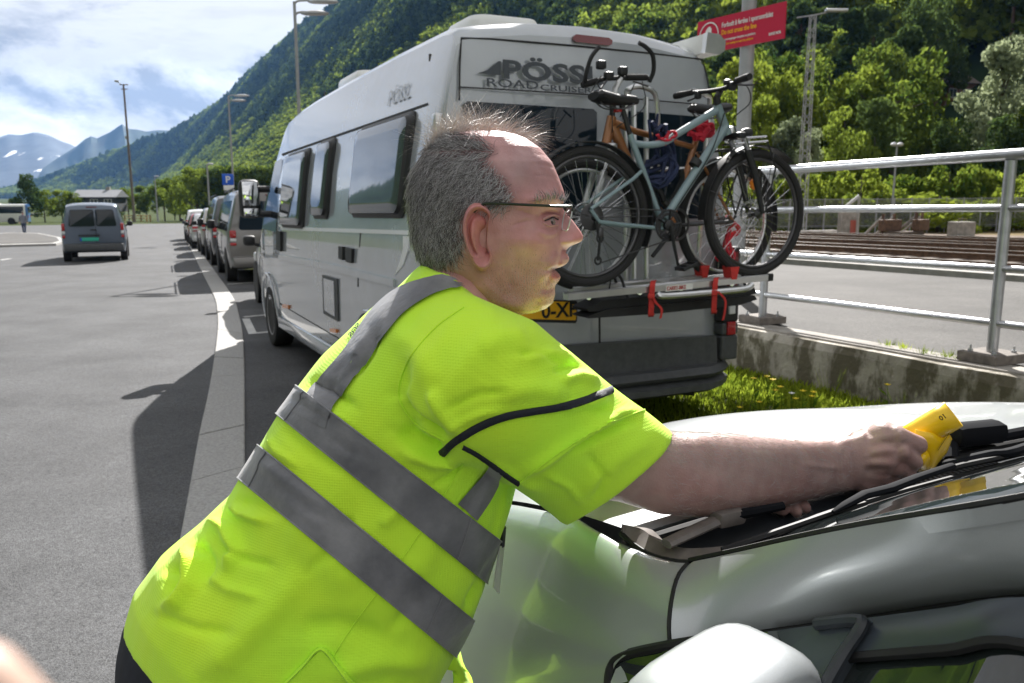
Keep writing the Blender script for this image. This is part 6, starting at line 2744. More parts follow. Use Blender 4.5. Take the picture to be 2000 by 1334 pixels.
for i in range(60):
    T_, B_ = ptop[i], pbot[i]
    r = []
    out = np.array([-1.0, 0.35, .45])
    out = out / np.linalg.norm(out)
    r.append(T_ + [.004, 0, -.018])
    for t in np.linspace(0, 1, 11):
        r.append(lerp(T_, B_, t) + out * (.015 * math.sin(math.pi * t)))
    r.append(B_ + [.016, 0, -.004])
    if i == 0:
        S_ = smooth_poly(SEAM, 11)
        dev = [S_[k] - r[1 + k] for k in range(11)]
    if i < 34:          # the front end follows the shut line
        w = .5 + .5 * math.cos(math.pi * i / 34.0)
        r = [r[0]] + [r[1 + k] + dev[k] * w + (np.array([.0, -.0035, -.001]) if i == 0 else 0) for k in range(11)] + [r[12] + dev[10] * w]
    rows_.append(r)
inner = relax([r[1:-1] for r in rows_], 40)
rows_ = [[r[0]] + list(q) + [r[-1]] for r, q in zip(rows_, inner)]
both('pillar', rows_, M_pearl)
# dark gap between wing and pillar
gap = [rows_[0][k] + np.array([0, .0012, .0]) for k in range(12)]
for s in (-1, 1):
    mb = MB()
    mb.tube([(p[0] * (1 if s < 0 else -1) - (.0005 if s < 0 else -.0005), p[1] + .001, p[2]) for p in gap], .0028, 6, M_seal)
    mb.build('panel_gap', None, wcar, world=False)

# windscreen glass
base = [wl_(-.700, -.120, 1.106), wc(1420, 1091, 1.116), wc(1500, 1058, 1.130), wc(1622, 1007, 1.148), wc(1800, 955, 1.163), wc(2000, 902, 1.174), wl_(0, -.160, 1.178)]
base = smooth_poly(base, 24)
rows_ = []
for j in range(24):
    b0 = base[j]
    u = b0[0] / .70
    t1 = np.array([u * .555, -.80 - .06 * (1 - u * u), 1.462 + .035 * (1 - u * u) - WG])
    col = []
    for t in np.linspace(0, 1, 18):
        q = lerp(b0, t1, t)
        q = q + np.array([0, .03, .05]) * math.sin(math.pi * t) * .5
        col.append(q)
    rows_.append(col)
edge = rows_[0]
for k, t in enumerate(np.linspace(0, 1, 18)):      # keep the pane's edge tucked just under the pillar
    q = ptop[int(t * 30)]
    edge[k] = q + np.array([.012, 0, -.010])
full = rows_ + [[np.array([-p[0], p[1], p[2]]) for p in c] for c in reversed(rows_[:-1])]
mb = MB()
mb.grid(full, M_wglass)
mb.build('windscreen', None, wcar, world=False, angle=60)
# seal along the glass foot
mb = MB()
fb = [c[0] for c in full]
mb.tube([p + np.array([0, .004, .001]) for p in fb], .0045, 6, M_seal)
mb.build('glass_seal', None, wcar, world=False)
mb = MB()
mb.tube([lerp(ptop[i], pbot[i], -.02) + np.array([.004, 0, .0]) for i in range(0, 34)], .0042, 6, M_seal)
mb.build('pillar_seal', None, wcar, world=False)

# cowl trough below the glass
rows_ = []
for j in range(len(full)):
    b0 = full[j][0]
    x = b0[0]
    hx = max(-.70, min(.70, x * 1.0))
    h0 = wl_(hx, .008, hz(hx, 0) - .030)
    m1 = lerp(h0, b0, .25) + [0, 0, -.040]
    m2 = lerp(h0, b0, .55) + [0, 0, -.034]
    m3 = lerp(h0, b0, .85) + [0, 0, -.012]
    rows_.append([h0, m1, m2, m3, b0 + [0, -.006, -.003]])
mb = MB()
mb.grid(rows_, M_trim)
cowl = mb.build('cowl_panel', None, wcar, world=False, angle=50)
# louvres of the air intake
nl = 0
for band, (f0, f1) in enumerate(((.16, .36), (.64, .86))):
    mbs = []
    for x in np.arange(-.20 if band == 0 else -.13, .56, .0125):
        jj = np.interp(x, [r[0][0] for r in rows_], range(len(rows_)))
        i = int(jj)
        f = jj - i
        i2 = min(i + 1, len(rows_) - 1)
        r = [lerp(rows_[i][k], rows_[i2][k], f) for k in range(5)]

        def cp(t):
            kk_ = [0, .25, .55, .85, 1.0]
            return np.array([np.interp(t, kk_, [q[d] for q in r]) for d in range(3)])
        p0, p1 = cp(f0), cp(f1)
        mb = MB()
        w = .0032
        mb.add([p0 + [-w, 0, .001], p0 + [w, 0, .001], p1 + [w, 0, .001], p1 + [-w, 0, .001], p0 + [-w, 0, .011], p0 + [w, 0, .011], p1 + [w, 0, .012], p1 + [-w, 0, .012]],
               [(0, 3, 2, 1), (4, 5, 6, 7), (0, 1, 5, 4), (1, 2, 6, 5), (2, 3, 7, 6), (3, 0, 4, 7)], M_grille)
        mb.build('louvre', None, cowl, smooth=False, world=False)
        nl += 1
    mb = MB()
    for ff in (f0 - .04, f1 + .04):
        pts = []
        for x in np.linspace(-.22 if band == 0 else -.15, .56, 14):
            jj = np.interp(x, [r[0][0] for r in rows_], range(len(rows_)))
            i = int(jj)
            f = jj - i
            i2 = min(i + 1, len(rows_) - 1)
            r = [lerp(rows_[i][k], rows_[i2][k], f) for k in range(5)]
            pts.append(np.array([np.interp(ff, [0, .25, .55, .85, 1.0], [q[d] for q in r]) for d in range(3)]) + [0, 0, .008])
        mb.tube(pts, .007, 6, M_trim)
    mb.build('louvre_frame', None, cowl, world=False)
# bonnet seal bead and corner trim
mb = MB()
mb.tube([wl_(x, -.012, hz(x, 0) - .018) for x in np.linspace(-.70, .70, 30)], .008, 8, M_seal)
mb.build('bonnet_seal', None, wcar, world=False)
cor = smooth_poly([wc(1213, 1035, 1.118), wc(1236, 1056, 1.110), wc(1275, 1080, 1.105), wc(1330, 1092, 1.108), wc(1400, 1091, 1.118), wc(1445, 1077, 1.122)], 18)
cin = smooth_poly([wc(1216, 1034, 1.121), wc(1268, 1032, 1.117), wc(1300, 1058, 1.108), wc(1345, 1072, 1.106), wc(1405, 1068, 1.108), wc(1440, 1068, 1.112)], 18)
mb = MB()
mb.grid([[a_, lerp(a_, b_, .5) + [0, 0, .008], b_, b_ + [0, 0, -.02]] for a_, b_ in zip(cor, cin)], M_brownpl)
mb.build('corner_trim', None, wcar, world=False)
mb = MB()
mb.tube([p + np.array([0, 0, -.004]) for p in cor], .0045, 6, M_seal)
mb.build('corner_seal', None, wcar, world=False)

# wipers
mb = MB()
p_ = [wc(1302, 1062, 1.125), wc(1360, 1035, 1.133), wc(1420, 1008, 1.140)]
mb.tube(p_, [.010, .011, .011], 8, M_brownpl, flat=.6)
mb.bbox((0, 0, 0), (.045, .03, .022), .006, M_brownpl, Matrix.Translation(Vector(p_[2])))
mb.tube([wc(1421, 1008, 1.142), wc(1470, 1000, 1.145), wc(1530, 988, 1.15)], [.008, .007, .006], 8, M_wip)
wa1 = mb.build('wiper_arm', None, wcar, world=False)
mb = MB()
q = [wc(1410, 1075, 1.130), wc(1500, 1045, 1.145), wc(1622, 1003, 1.163), wc(1690, 984, 1.170)]
mb.tube(q, .0042, 6, M_seal)
mb.build('wiper_blade', None, wcar, world=False)
mb = MB()
q = [wc(1627, 1000, 1.170), wc(1650, 987, 1.176), wc(1690, 966, 1.183), wc(1740, 954, 1.19), wc(1790, 934, 1.19), wc(1860, 910, 1.19)]
mb.tube(q, [.003, .006, .0075, .0075, .007, .006], 8, M_wip, flat=.75)
wa2 = mb.build('wiper_blade', None, wcar, world=False)
mb = MB()
q = [wc(1845, 908, 1.178), wc(1868, 903, 1.184), wc(1930, 889, 1.188), wc(2000, 875, 1.190), wl_(.30, -.075, 1.19), wl_(.48, -.06, 1.18)]
mb.tube(smooth_poly(q, 24), [.009] + [.0105] * 22 + [.012], 8, M_wip, flat=.7)
wa3 = mb.build('wiper_arm', None, wcar, world=False)
mb = MB()
q = [wc(1800, 930, 1.180), wc(1880, 909, 1.186), wc(2000, 884, 1.186), wl_(.35, -.12, 1.19)]
mb.tube(q, .0045, 6, M_seal)
mb.build('wiper_blade', None, wcar, world=False)
# arm pivot cap at the bonnet edge
mb = MB()
hb0 = wc(1905, 846, 1.168)
mb.bbox((0, 0, 0), (.13, .045, .04), .016, M_wip, Matrix.Translation(Vector(hb0)) @ Matrix.Rotation(.06, 4, 'Y'))
mb.tube([hb0 + np.array([-.06, .0, -.01]), hb0 + np.array([-.085, -.02, -.03])], .012, 8, M_wip)
mb.tube([hb0 + np.array([.05, -.01, -.01]), hb0 + np.array([.16, -.02, -.006]), hb0 + np.array([.4, -.04, -.02])], .010, 8, M_wip)
mb.build('wiper_pivot', None, wcar, world=False)

# door: seal, window trim, sail panel, glass
def pin(i, t):
    return lerp(ptop[i], pbot[i], t)


seal = [p + np.array([.006, 0, -.006]) for p in pbot[2:44]]
mb = MB()
mb.tube(seal, .008, 8, M_seal)
mb.build('door_seal', None, wcar, world=False)
mb = MB()
T1 = [wcx(1500, 1233, -.700), wcx(1690, 1207, -.676), wcx(1850, 1186, -.672), wcx(2000, 1166, -.672), wl_(-.652, -.66, 1.305), wl_(-.632, -.80, 1.362), wl_(-.607, -1.2, 1.44), wl_(-.60, -1.9, 1.46)]
B1 = [wcx(1540, 1290, -.722), wcx(1690, 1276, -.706), wcx(1850, 1263, -.700), wcx(2000, 1252, -.695), wl_(-.668, -.66, 1.235), wl_(-.652, -.80, 1.295), wl_(-.628, -1.2, 1.385), wl_(-.62, -1.9, 1.405)]
T1, B1 = smooth_poly(T1, 40), smooth_poly(B1, 40)
for s in (1, -1):
    mb = MB()
    mb.grid([[np.array([a_[0] * s, a_[1], a_[2]]), np.array([lerp(a_, b_, .5)[0] * s - .006 * s, lerp(a_, b_, .5)[1], lerp(a_, b_, .5)[2]]), np.array([b_[0] * s, b_[1], b_[2]]), np.array([b_[0] * s + .012 * s, b_[1], b_[2] - .003])] for a_, b_ in zip(T1, B1)], M_ftrim)
    mb.build('window_trim', None, wcar, world=False)
mb = MB()
mb.tube([p + np.array([.002, 0, -.003]) for p in B1], .0055, 6, M_seal)
mb.build('glass_channel', None, wcar, world=False)
# sail panel with its rounded edge
sp = [wcx(1505, 1236, -.712), wcx(1600, 1221, -.698), wcx(1680, 1209, -.688), wcx(1693, 1216, -.690), wcx(1660, 1268, -.708), wcx(1622, 1334, -.735), wcx(1590, 1400, -.76), wcx(1490, 1400, -.775), wcx(1500, 1300, -.74)]
mb = MB()
mb.plate(sp, (.02, 0, -.004), M_ftrim)
mb.build('sail_panel', None, wcar, smooth=False, world=False)
mb = MB()
mb.tube(smooth_poly([sp[1] + np.array([-.004, 0, .002]), sp[2] + np.array([-.006, 0, 0]), sp[3] + np.array([-.007, 0, -.002]), sp[4] + np.array([-.006, 0, 0]), sp[5] + np.array([-.006, 0, 0]), sp[6] + np.array([-.006, 0, 0])], 26), .0065, 8, M_trim)
mb.build('sail_edge', None, wcar, world=False)
# lower black triangle beside the wing (quarter glass)
qt = [wcx(1193, 1345, -.812), wcx(1199, 1302, -.797), wcx(1224, 1279, -.788), wcx(1300, 1261, -.777), wcx(1400, 1245, -.745), wcx(1505, 1232, -.718), wcx(1520, 1290, -.748), wcx(1480, 1400, -.79), wcx(1200, 1400, -.83)]
mb = MB()
mb.plate([p + np.array([-.004, 0, 0]) for p in qt], (.02, 0, -.004), M_wglass)
mb.build('quarter_glass', None, wcar, smooth=False, world=False)
mb = MB()
mb.tube(smooth_poly([p + np.array([-.004, 0, 0]) for p in qt[:5]], 20), .006, 8, M_seal)
mb.build('quarter_seal', None, wcar, world=False)
# side glass and door skin
rows_ = []
for i in range(40):
    b_ = B1[i] + np.array([.012, 0, -.004])
    a = b_[1]
    belt = wl_(-.79 + .02 * max(0, -a - 1.5), a + .0, 1.0 + .02 * max(0, -a))
    rows_.append([b_, lerp(b_, belt, .33) + [-.012, 0, 0], lerp(b_, belt, .66) + [-.012, 0, 0], belt])
both('side_glass', rows_, M_wglass)
rows_ = []
for a in np.linspace(-.118, -3.3, 30):
    zb_ = 1.0 + .02 * max(0, -a) if a < -.35 else lerp(zs(a) - .10, 1.005, (-.118 - a) / .232)
    k = 1 - .06 * max(0, -a - 2.6)
    rows_.append([wl_(x * k, a, z) for x, z in ((-.775, zb_ - .0), (-.805, zb_ - .012), (-.84, zb_ - .09), (-.862, zb_ - .20), (-.874, zb_ - .33), (-.874, zb_ - .48), (-.86, .36 + WG), (-.82, .24 + WG))])
both('door_skin', rows_, M_pearl)
# roof, tail
rows_ = []
for i in list(range(16, 60, 2)) + [59]:
    e = ptop[i]
    a = e[1]
    if a > -.72:
        continue
    rows_.append([np.array([e[0] * u, a - .07 * (1 - u * u) * (1 if a > -1.2 else 0), e[2] + .045 * (1 - u * u)]) for u in np.linspace(1, -1, 15)])
last = rows_[-1]
rows_.append([p + np.array([0, -.22, -.32]) for p in last])
rows_.append([np.array([p[0] * 1.25, -3.3, .82]) for p in last])
rows_.append([np.array([p[0] * 1.5, -3.42, .70]) for p in last])
rows_.append([np.array([p[0] * 1.5, -3.40, .34]) for p in last])
mb = MB()
mb.grid(rows_, M_pearl)
mb.build('roof', None, wcar, world=False, angle=50)
# nose
rows_ = []
for (da, zz, k) in ((1.02, None, 1), (1.06, .80, .98), (1.10, .62, .97), (1.10, .40, .97), (1.04, .24, .95)):
    r = []
    for u in np.linspace(-1, 1, 15):
        z = hz(u * .713, 1.02) - .002 if zz is None else zz + WG
        r.append(wl_(u * (.80 if zz else .713) * k, da - .30 * abs(u) ** 3 * .6 - .02 * (zz is None), z))
    rows_.append(r)
mb = MB()
mb.grid(rows_, M_pearl)
mb.build('front_bumper', None, wcar, world=False, angle=50)
for s in (-1, 1):
    for a in (.60, -2.35):
        MB().cyl((s * .60, a, .33), (s * .870, a, .33), .345, seg=32, material=M_seal).build('wheel_well', None, wcar, world=False)
        wheel(wcar, (s * .765, a, .325), .325, .21, s, M_rim)
MB().bbox((0, -1.2, .30), (1.5, 4.2, .16), .03, M_seal).build('underbody', None, wcar, world=False)


# door mirrors
def sup(c, r, e, n=24, m_=14, M=None):
    rings = []
    for i in range(1, m_):
        ph = -math.pi / 2 + math.pi * i / m_
        ring_ = []
        for k in range(n):
            q = 2 * math.pi * k / n
            f = lambda v, ee: math.copysign(abs(v) ** ee, v)
            p = Vector((r[0] * f(math.cos(ph), e) * f(math.cos(q), e), r[1] * f(math.cos(ph), e) * f(math.sin(q), e), r[2] * f(math.sin(ph), e)))
            if M is not None:
                p = M @ p
            ring_.append((p[0] + c[0], p[1] + c[1], p[2] + c[2]))
        rings.append(ring_)
    return rings


for s in (-1, 1):
    mb = MB()
    Mr = Matrix.Rotation(-.18 * s, 3, 'Z') @ Matrix.Rotation(.10 * s, 3, 'Y')
    mb.loft(sup((s * .832, -.335, 1.058 - WG), (.098, .066, .088), .52, M=Mr), M_pearl)
    mo = mb.build('door_mirror', None, wcar, world=False, angle=60)
    mb = MB()
    mb.loft(sup((s * .832, -.396, 1.053 - WG), (.088, .012, .072), .5, M=Mr), MATS['mirror_glass'])
    mb.build('mirror_glass', None, mo, world=False)
    MB().tube([(s * .80, -.31, 1.03 - WG), (s * .74, -.28, 1.03 - WG)], .03, 10, M_trim).build('mirror_foot', None, mo, world=False)
# ================================================================== THE MAN IN THE HI-VIS SHIRT
def at_(p):
    return at(p[0], p[1], p[2])


def remeshed(mb, voxel, smooth_it=4, name='tmp', factor=.5):
    me = mb.mesh(name)
    bm = bmesh.new()
    bm.from_mesh(me)
    bmesh.ops.recalc_face_normals(bm, faces=bm.faces)
    bm.to_mesh(me)
    bm.free()
    o = bpy.data.objects.new(name, me)
    COL.objects.link(o)
    r = o.modifiers.new('r', 'REMESH')
    r.mode = 'VOXEL'
    r.voxel_size = voxel
    if smooth_it:
        s = o.modifiers.new('s', 'SMOOTH')
        s.iterations = smooth_it
        s.factor = factor
    bpy.context.view_layer.update()
    out = bpy.data.meshes.new_from_object(o.evaluated_get(bpy.context.evaluated_depsgraph_get()))
    bpy.data.objects.remove(o)
    return out


def mesh_arrays(me):
    n = len(me.vertices)
    v = np.empty(n * 3)
    me.vertices.foreach_get('co', v)
    nn = np.empty(n * 3)
    me.vertices.foreach_get('normal', nn)
    return v.reshape(-1, 3), nn.reshape(-1, 3)


def seg_dist(P, poly):
    """distance of 2-D points P to a polyline and the fraction along it"""
    best = np.full(len(P), 1e9)
    fr = np.zeros(len(P))
    m = len(poly) - 1
    for i in range(m):
        a, b = np.array(poly[i], float), np.array(poly[i + 1], float)
        d = b - a
        t = np.clip(((P - a) @ d) / (d @ d + 1e-9), 0, 1)
        dd = np.linalg.norm(P - (a + t[:, None] * d), axis=1)
        k = dd < best
        best[k] = dd[k]
        fr[k] = (i + t[k]) / m
    return best, fr


def sculpt(v, n, strokes, facing=True):
    """push points along their normals near drawn strokes: (polyline, width, height) as seen from the camera side"""
    x, y = proj(v)
    P = np.stack([x, y], 1)
    view = v - CAMP
    view /= np.linalg.norm(view, axis=1)[:, None]
    f = np.clip(-(n * view).sum(1) * 3, 0, 1) if facing else np.ones(len(v))
    d = np.zeros(len(v))
    for (poly, w, h) in strokes:
        dist, fr = seg_dist(P, poly)
        taper = np.clip(np.sin(np.pi * np.clip(fr, .04, .96)) * 1.6, 0, 1)
        d += h * np.exp(-(dist / w) ** 2) * taper
    return v + n * (d * f)[:, None]


def body_ring(B, F, Y, hw, n=40, e=.86, tilt=0.3):
    b, f = at(B[0], B[1], Y), at(F[0], F[1], Y)
    c = (b + f) / 2
    D = c - CAMP
    D[2] *= tilt
    D /= np.linalg.norm(D)
    h = (f - b) / 2
    out = []
    for k in range(n):
        q = 2 * math.pi * k / n
        cs, sn_ = math.cos(q), math.sin(q)
        cs = math.copysign(abs(cs) ** e, cs)
        sn_ = math.copysign(abs(sn_) ** e, sn_)
        out.append(c + h * cs + D * (hw * sn_))
    return out


MAN_B = at_((420, 1420, 1.1))
mg_ = float(gz(to_row(MAN_B)[0]))
man = thing('person', (MAN_B[0], MAN_B[1], mg_), 'grey-haired man with glasses in a yellow-green hi-vis shirt leaning over the white car', 'person')

# ---------------- shirt
TORSO = [((300, 1270), (640, 1560), 1.10, .190), ((246, 1222), (690, 1500), 1.10, .205), ((262, 1160), (745, 1440), 1.10, .212), ((306, 1100), (790, 1385), 1.10, .212), ((380, 1032), (835, 1318), 1.105, .208), ((447, 968), (860, 1278), 1.11, .203),
         ((466, 932), (873, 1258), 1.11, .200), ((503, 868), (908, 1196), 1.11, .197), ((537, 806), (938, 1128), 1.115, .196), ((577, 750), (962, 1055), 1.12, .197), ((631, 690), (985, 975), 1.125, .200), ((690, 635), (1005, 900), 1.13, .203),
         ((738, 588), (1025, 820), 1.13, .200), ((775, 556), (1040, 745), 1.13, .175), ((808, 524), (1045, 680), 1.12, .128), ((826, 512), (1038, 640), 1.11, .096)]
mb = MB()
mb.loft([body_ring(*t) for t in TORSO])
SLEEVE = [((850, 560), (700, 760), 1.06, .10), ((905, 572), (745, 800), 1.02, .115), ((965, 592), (800, 850), .99, .112), ((1045, 626), (872, 895), .985, .104), ((1120, 690), (945, 915), .99, .098), ((1190, 747), (1005, 945), 1.005, .092), ((1250, 795), (1058, 984), 1.02, .087), ((1318, 845), (1104, 1017), 1.04, .082)]
mb.loft([body_ring(*t, e=.95) for t in SLEEVE])
# far sleeve of the left arm
LS = [((900, 600), (790, 800), 1.22, .10), ((1000, 640), (900, 830), 1.27, .10), ((1090, 720), (1000, 880), 1.27, .09), ((1170, 790), (1080, 930), 1.25, .085)]
mb.loft([body_ring(*t, e=.95) for t in LS])
me = remeshed(mb, .0042, 7)
v, n = mesh_arrays(me)
FOLDS = [
    # shoulder and sleeve
    ([(800, 690), (775, 770), (800, 830), (880, 850)], 16, -.006), ([(905, 848), (860, 800), (840, 760)], 12, .005), ([(880, 860), (830, 830), (790, 800)], 9, -.005),
    ([(1195, 770), (1150, 790), (1090, 800)], 11, .004), ([(1180, 745), (1130, 735), (1090, 745)], 10, .004), ([(1165, 712), (1120, 712), (1080, 726)], 8, -.003), ([(1250, 800), (1200, 812), (1140, 850), (1060, 900), (1000, 935)], 11, .005), ([(1240, 820), (1180, 845), (1100, 885)], 9, -.004),
    ([(1130, 700), (1080, 690), (1020, 700)], 12, .003), ([(960, 770), (1040, 760), (1120, 770)], 22, .004), ([(930, 690), (980, 660), (1040, 650)], 26, .003), ([(950, 900), (1010, 930), (1060, 960)], 9, .003),
    ([(1100, 800), (1180, 800), (1260, 830)], 10, -.002), ([(1280, 850), (1200, 900), (1130, 980)], 20, .002),
    # armpit to chest
    ([(870, 880), (830, 870), (770, 840)], 14, -.007), ([(905, 900), (850, 905), (780, 880)], 12, .005), ([(960, 910), (930, 970), (900, 1010)], 10, -.003), ([(990, 960), (975, 1020), (955, 1080)], 7, .004), ([(955, 1090), (935, 1140), (905, 1190)], 8, -.004),
    # back of the waist
    ([(402, 1010), (440, 1035), (455, 1075), (430, 1120)], 13, .007), ([(356, 1060), (372, 1095), (366, 1140), (345, 1175), (310, 1190)], 12, .008), ([(330, 1095), (345, 1130), (330, 1160)], 16, -.006), ([(385, 1055), (400, 1090), (392, 1140)], 13, -.006), ([(452, 975), (500, 985), (560, 1010)], 14, -.003),
    ([(447, 985), (470, 1005), (520, 1020)], 8, .005), ([(600, 1100), (540, 1180), (460, 1260), (380, 1330)], 34, .005), ([(760, 1250), (660, 1220), (580, 1230)], 26, -.004), ([(850, 1290), (740, 1290), (640, 1320)], 24, .004), ([(560, 1010), (640, 1080), (700, 1160)], 40, .003),
    # reflective zone and brace
    ([(600, 740), (640, 760), (700, 800)], 10, -.004), ([(575, 757), (620, 790), (690, 830)], 8, .003), ([(720, 650), (700, 700), (660, 740)], 8, .003), ([(690, 700), (665, 730), (640, 760)], 5, -.003), ([(745, 640), (725, 690), (690, 740)], 6, -.003),
    ([(505, 900), (560, 940), (640, 1000)], 10, .003), ([(545, 830), (600, 880), (680, 930)], 12, -.003), ([(800, 950), (770, 1000), (740, 1030)], 14, .003), ([(520, 850), (540, 880), (590, 915)], 7, .003),
    ([(860, 1010), (830, 1090), (780, 1170)], 30, .004), ([(720, 900), (700, 980), (650, 1060)], 36, -.003), ([(830, 545), (900, 560), (960, 590)], 14, .004), ([(770, 640), (820, 700), (850, 760)], 26, .003),
    ([(870, 800), (930, 770), (1000, 762)], 7, -.0028), ([(880, 830), (940, 806), (990, 800)], 7, .0026), ([(1000, 690), (1060, 690), (1110, 712)], 7, -.0022), ([(900, 905), (880, 930), (840, 950)], 6, -.003), ([(960, 1120), (930, 1175), (895, 1235)], 6, .003), ([(690, 1000), (660, 1060), (600, 1120)], 12, -.0024), ([(820, 1110), (800, 1180), (760, 1240)], 12, -.0026),
    ([(420, 1060), (470, 1090), (540, 1110)], 9, -.003), ([(380, 1110), (440, 1150), (520, 1170)], 11, .003), ([(300, 1200), (380, 1230), (470, 1240)], 12, -.0028), ([(1140, 880), (1180, 930), (1160, 980)], 9, -.0022), ([(1060, 920), (1110, 950), (1140, 990)], 7, .0022), ([(640, 850), (680, 880), (740, 900)], 6, -.002), ([(545, 960), (600, 1010), (660, 1040)], 6, .002)]
v = sculpt(v, n, [(p, w * .92, h * 2.1) for p, w, h in FOLDS])
# loose cloth: broad soft waves
rr = np.random.default_rng(11)
wv = np.zeros(len(v))
for k in range(9):
    kv = rr.normal(size=3) * (16 if k < 5 else 34)
    wv += np.sin(v @ kv + rr.uniform(0, 6)) * (.0011 if k < 5 else .0006)
v = v + n * wv[:, None]
me.vertices.foreach_set('co', v.ravel())
me.update()

M_hiv = bpy.data.materials.new('hi_vis_cloth')
M_hiv.use_nodes = True
nt = M_hiv.node_tree
bs = nt.nodes['Principled BSDF']
tc = nt.nodes.new('ShaderNodeTexCoord')
nz = nt.nodes.new('ShaderNodeTexNoise')
nz.inputs['Scale'].default_value = 5
nz.inputs['Detail'].default_value = 6
nt.links.new(tc.outputs['Object'], nz.inputs[0])
rp = nt.nodes.new('ShaderNodeValToRGB')
rp.color_ramp.elements[0].position = .3
rp.color_ramp.elements[0].color = (.53, .97, .050, 1)
rp.color_ramp.elements[1].position = .7
rp.color_ramp.elements[1].color = (.66, .98, .040, 1)
nt.links.new(nz.outputs['Fac'], rp.inputs[0])
nt.links.new(rp.outputs[0], bs.inputs['Base Color'])
bs.inputs['Roughness'].default_value = .75
bs.inputs['Specular IOR Level'].default_value = .25
bs.inputs['Sheen Weight'].default_value = .15
vo = nt.nodes.new('ShaderNodeTexVoronoi')
vo.inputs['Scale'].default_value = 330
vo.inputs['Randomness'].default_value = .15
nt.links.new(tc.outputs['Object'], vo.inputs[0])
bp_ = nt.nodes.new('ShaderNodeBump')
bp_.inputs['Strength'].default_value = .55
bp_.inputs['Distance'].default_value = .0012
nt.links.new(vo.outputs['Distance'], bp_.inputs['Height'])
nt.links.new(bp_.outputs[0], bs.inputs['Normal'])
MATS['hi_vis_cloth'] = M_hiv
M_tape = mat('reflective_tape', (.11, .113, .128), .42, col2=(.225, .225, .24), vscale=11, bump=.35, bscale=70, bdist=.003, detail=12, sheen=.2)
M_navy = mat('navy_piping', (.010, .012, .022), .7, bump=.2, bscale=300)
me.materials.append(M_hiv)
tree = BVHTree.FromPolygons([Vector(p) for p in v], [tuple(p.vertices) for p in me.polygons])
shirt = link('shirt', me, man, True, True, 180, fix=False)


def hit(px, py, off=.0018):
    d = Vector(ray(px, py)).normalized()
    loc, nor, i, dist = tree.ray_cast(Vector(CAMP), d)
    if loc is None:
        return None
    if nor.dot(d) > 0:
        nor = -nor
    return np.array(loc + nor * off)


def drape(name, left, right, m, n=40, k=7, off=.0022, parent=shirt, skip=None):
    """a strip laid on the cloth between two edges"""
    L, R_ = smooth_poly(left, n), smooth_poly(right, n)
    rows = []
    for a, b in zip(L, R_):
        r = []
        for t in np.linspace(0, 1, k):
            q = lerp(a, b, t)
            h = hit(q[0], q[1], off)
            r.append(h)
        rows.append(r)
    mb = MB()
    idx, vs, fs = {}, [], []
    for i, r in enumerate(rows):
        for j, h in enumerate(r):
            if h is not None:
                idx[i, j] = len(vs)
                vs.append(h)
    for i in range(n - 1):
        for j in range(k - 1):
            q = [(i, j), (i, j + 1), (i + 1, j + 1), (i + 1, j)]
            if all(c in idx for c in q):
                P = [vs[idx[c]] for c in q]
                if max(np.linalg.norm(P[a] - P[(a + 1) % 4]) for a in range(4)) < .09:
                    fs.append(tuple(idx[c] for c in q))
    # keep the largest joined piece
    lab = list(range(len(vs)))

    def root(i):
        while lab[i] != i:
            lab[i] = lab[lab[i]]
            i = lab[i]
        return i
    for f in fs:
        for q in f[1:]:
            lab[root(q)] = root(f[0])
    cnt = {}
    for f in fs:
        cnt[root(f[0])] = cnt.get(root(f[0]), 0) + 1
    big = max(cnt, key=cnt.get)
    fs = [f for f in fs if root(f[0]) == big]
    used = sorted({i for f in fs for i in f})
    new = {i: j for j, i in enumerate(used)}
    mb.add([vs[i] for i in used], [tuple(new[i] for i in f) for f in fs], m)
    return mb.build(name, None, parent, angle=60, fix=False)


def torso_point(t, q):
    i = min(int(t), len(TORSO) - 2)
    f = t - i
    A_, B_ = TORSO[i], TORSO[i + 1]
    return None


def wrap_band(name, b0, b1, m, off=.0040):
    """band right round the trunk: b0, b1 = (back, front) ends of its lower and upper edge"""
    rows = []
    lowr = [np.array(p) for p in body_ring(*b0, n=120, tilt=1.0)]
    upr = [np.array(p) for p in body_ring(*b1, n=120, tilt=1.0)]
    c0, c1 = sum(lowr) / 120, sum(upr) / 120
    for t in np.linspace(0, 1, 9):
        r = []
        c = lerp(c0, c1, t)
        for k in range(121):
            p = lerp(lowr[k % 120], upr[k % 120], t)
            d = p - c
            L_ = np.linalg.norm(d)
            d = d / L_
            o = Vector(c + d * (L_ * 1.16))
            loc, nor, i, dist = tree.ray_cast(o, Vector(-d))
            r.append(np.array(loc) + d * off if loc is not None and dist < L_ * .5 else p)
        rows.append(r)
    mb = MB()
    mb.grid(rows, m)
    o = mb.build(name, None, shirt, angle=60, fix=False)
    mb = MB()
    for rr_ in (rows[0], rows[8]):
        mb.tube([p for p in rr_], .0011, 5, M_tape)
    for k in range(0, 120, 30):
        mb.tube([rows[i][k + 11] + (rows[i][k + 11] - lerp(c0, c1, i / 8)) * .004 for i in range(9)], .0009, 5, M_tape)
    mb.build('band_hem', None, shirt, angle=60, fix=False)
    return o


wrap_band('reflective_band', ((466, 935), (868, 1264), 1.11, .200), ((502, 868), (908, 1198), 1.11, .197), M_tape)
wrap_band('reflective_band', ((537, 806), (938, 1128), 1.115, .196), ((577, 752), (966, 1048), 1.12, .197), M_tape)
drape('reflective_brace', [(572, 806), (600, 772), (637, 731), (675, 687), (700, 650), (731, 606), (775, 569), (831, 547), (900, 535), (935, 542)], [(640, 838), (652, 800), (678, 764), (719, 706), (756, 656), (794, 612), (850, 577), (905, 563), (950, 567), (972, 574)], M_tape, 60, 8, .0044)
drape('reflective_brace', [(957, 908), (925, 945), (893, 983)], [(983, 923), (960, 970), (930, 1016)], M_tape, 16, 6, .0024)
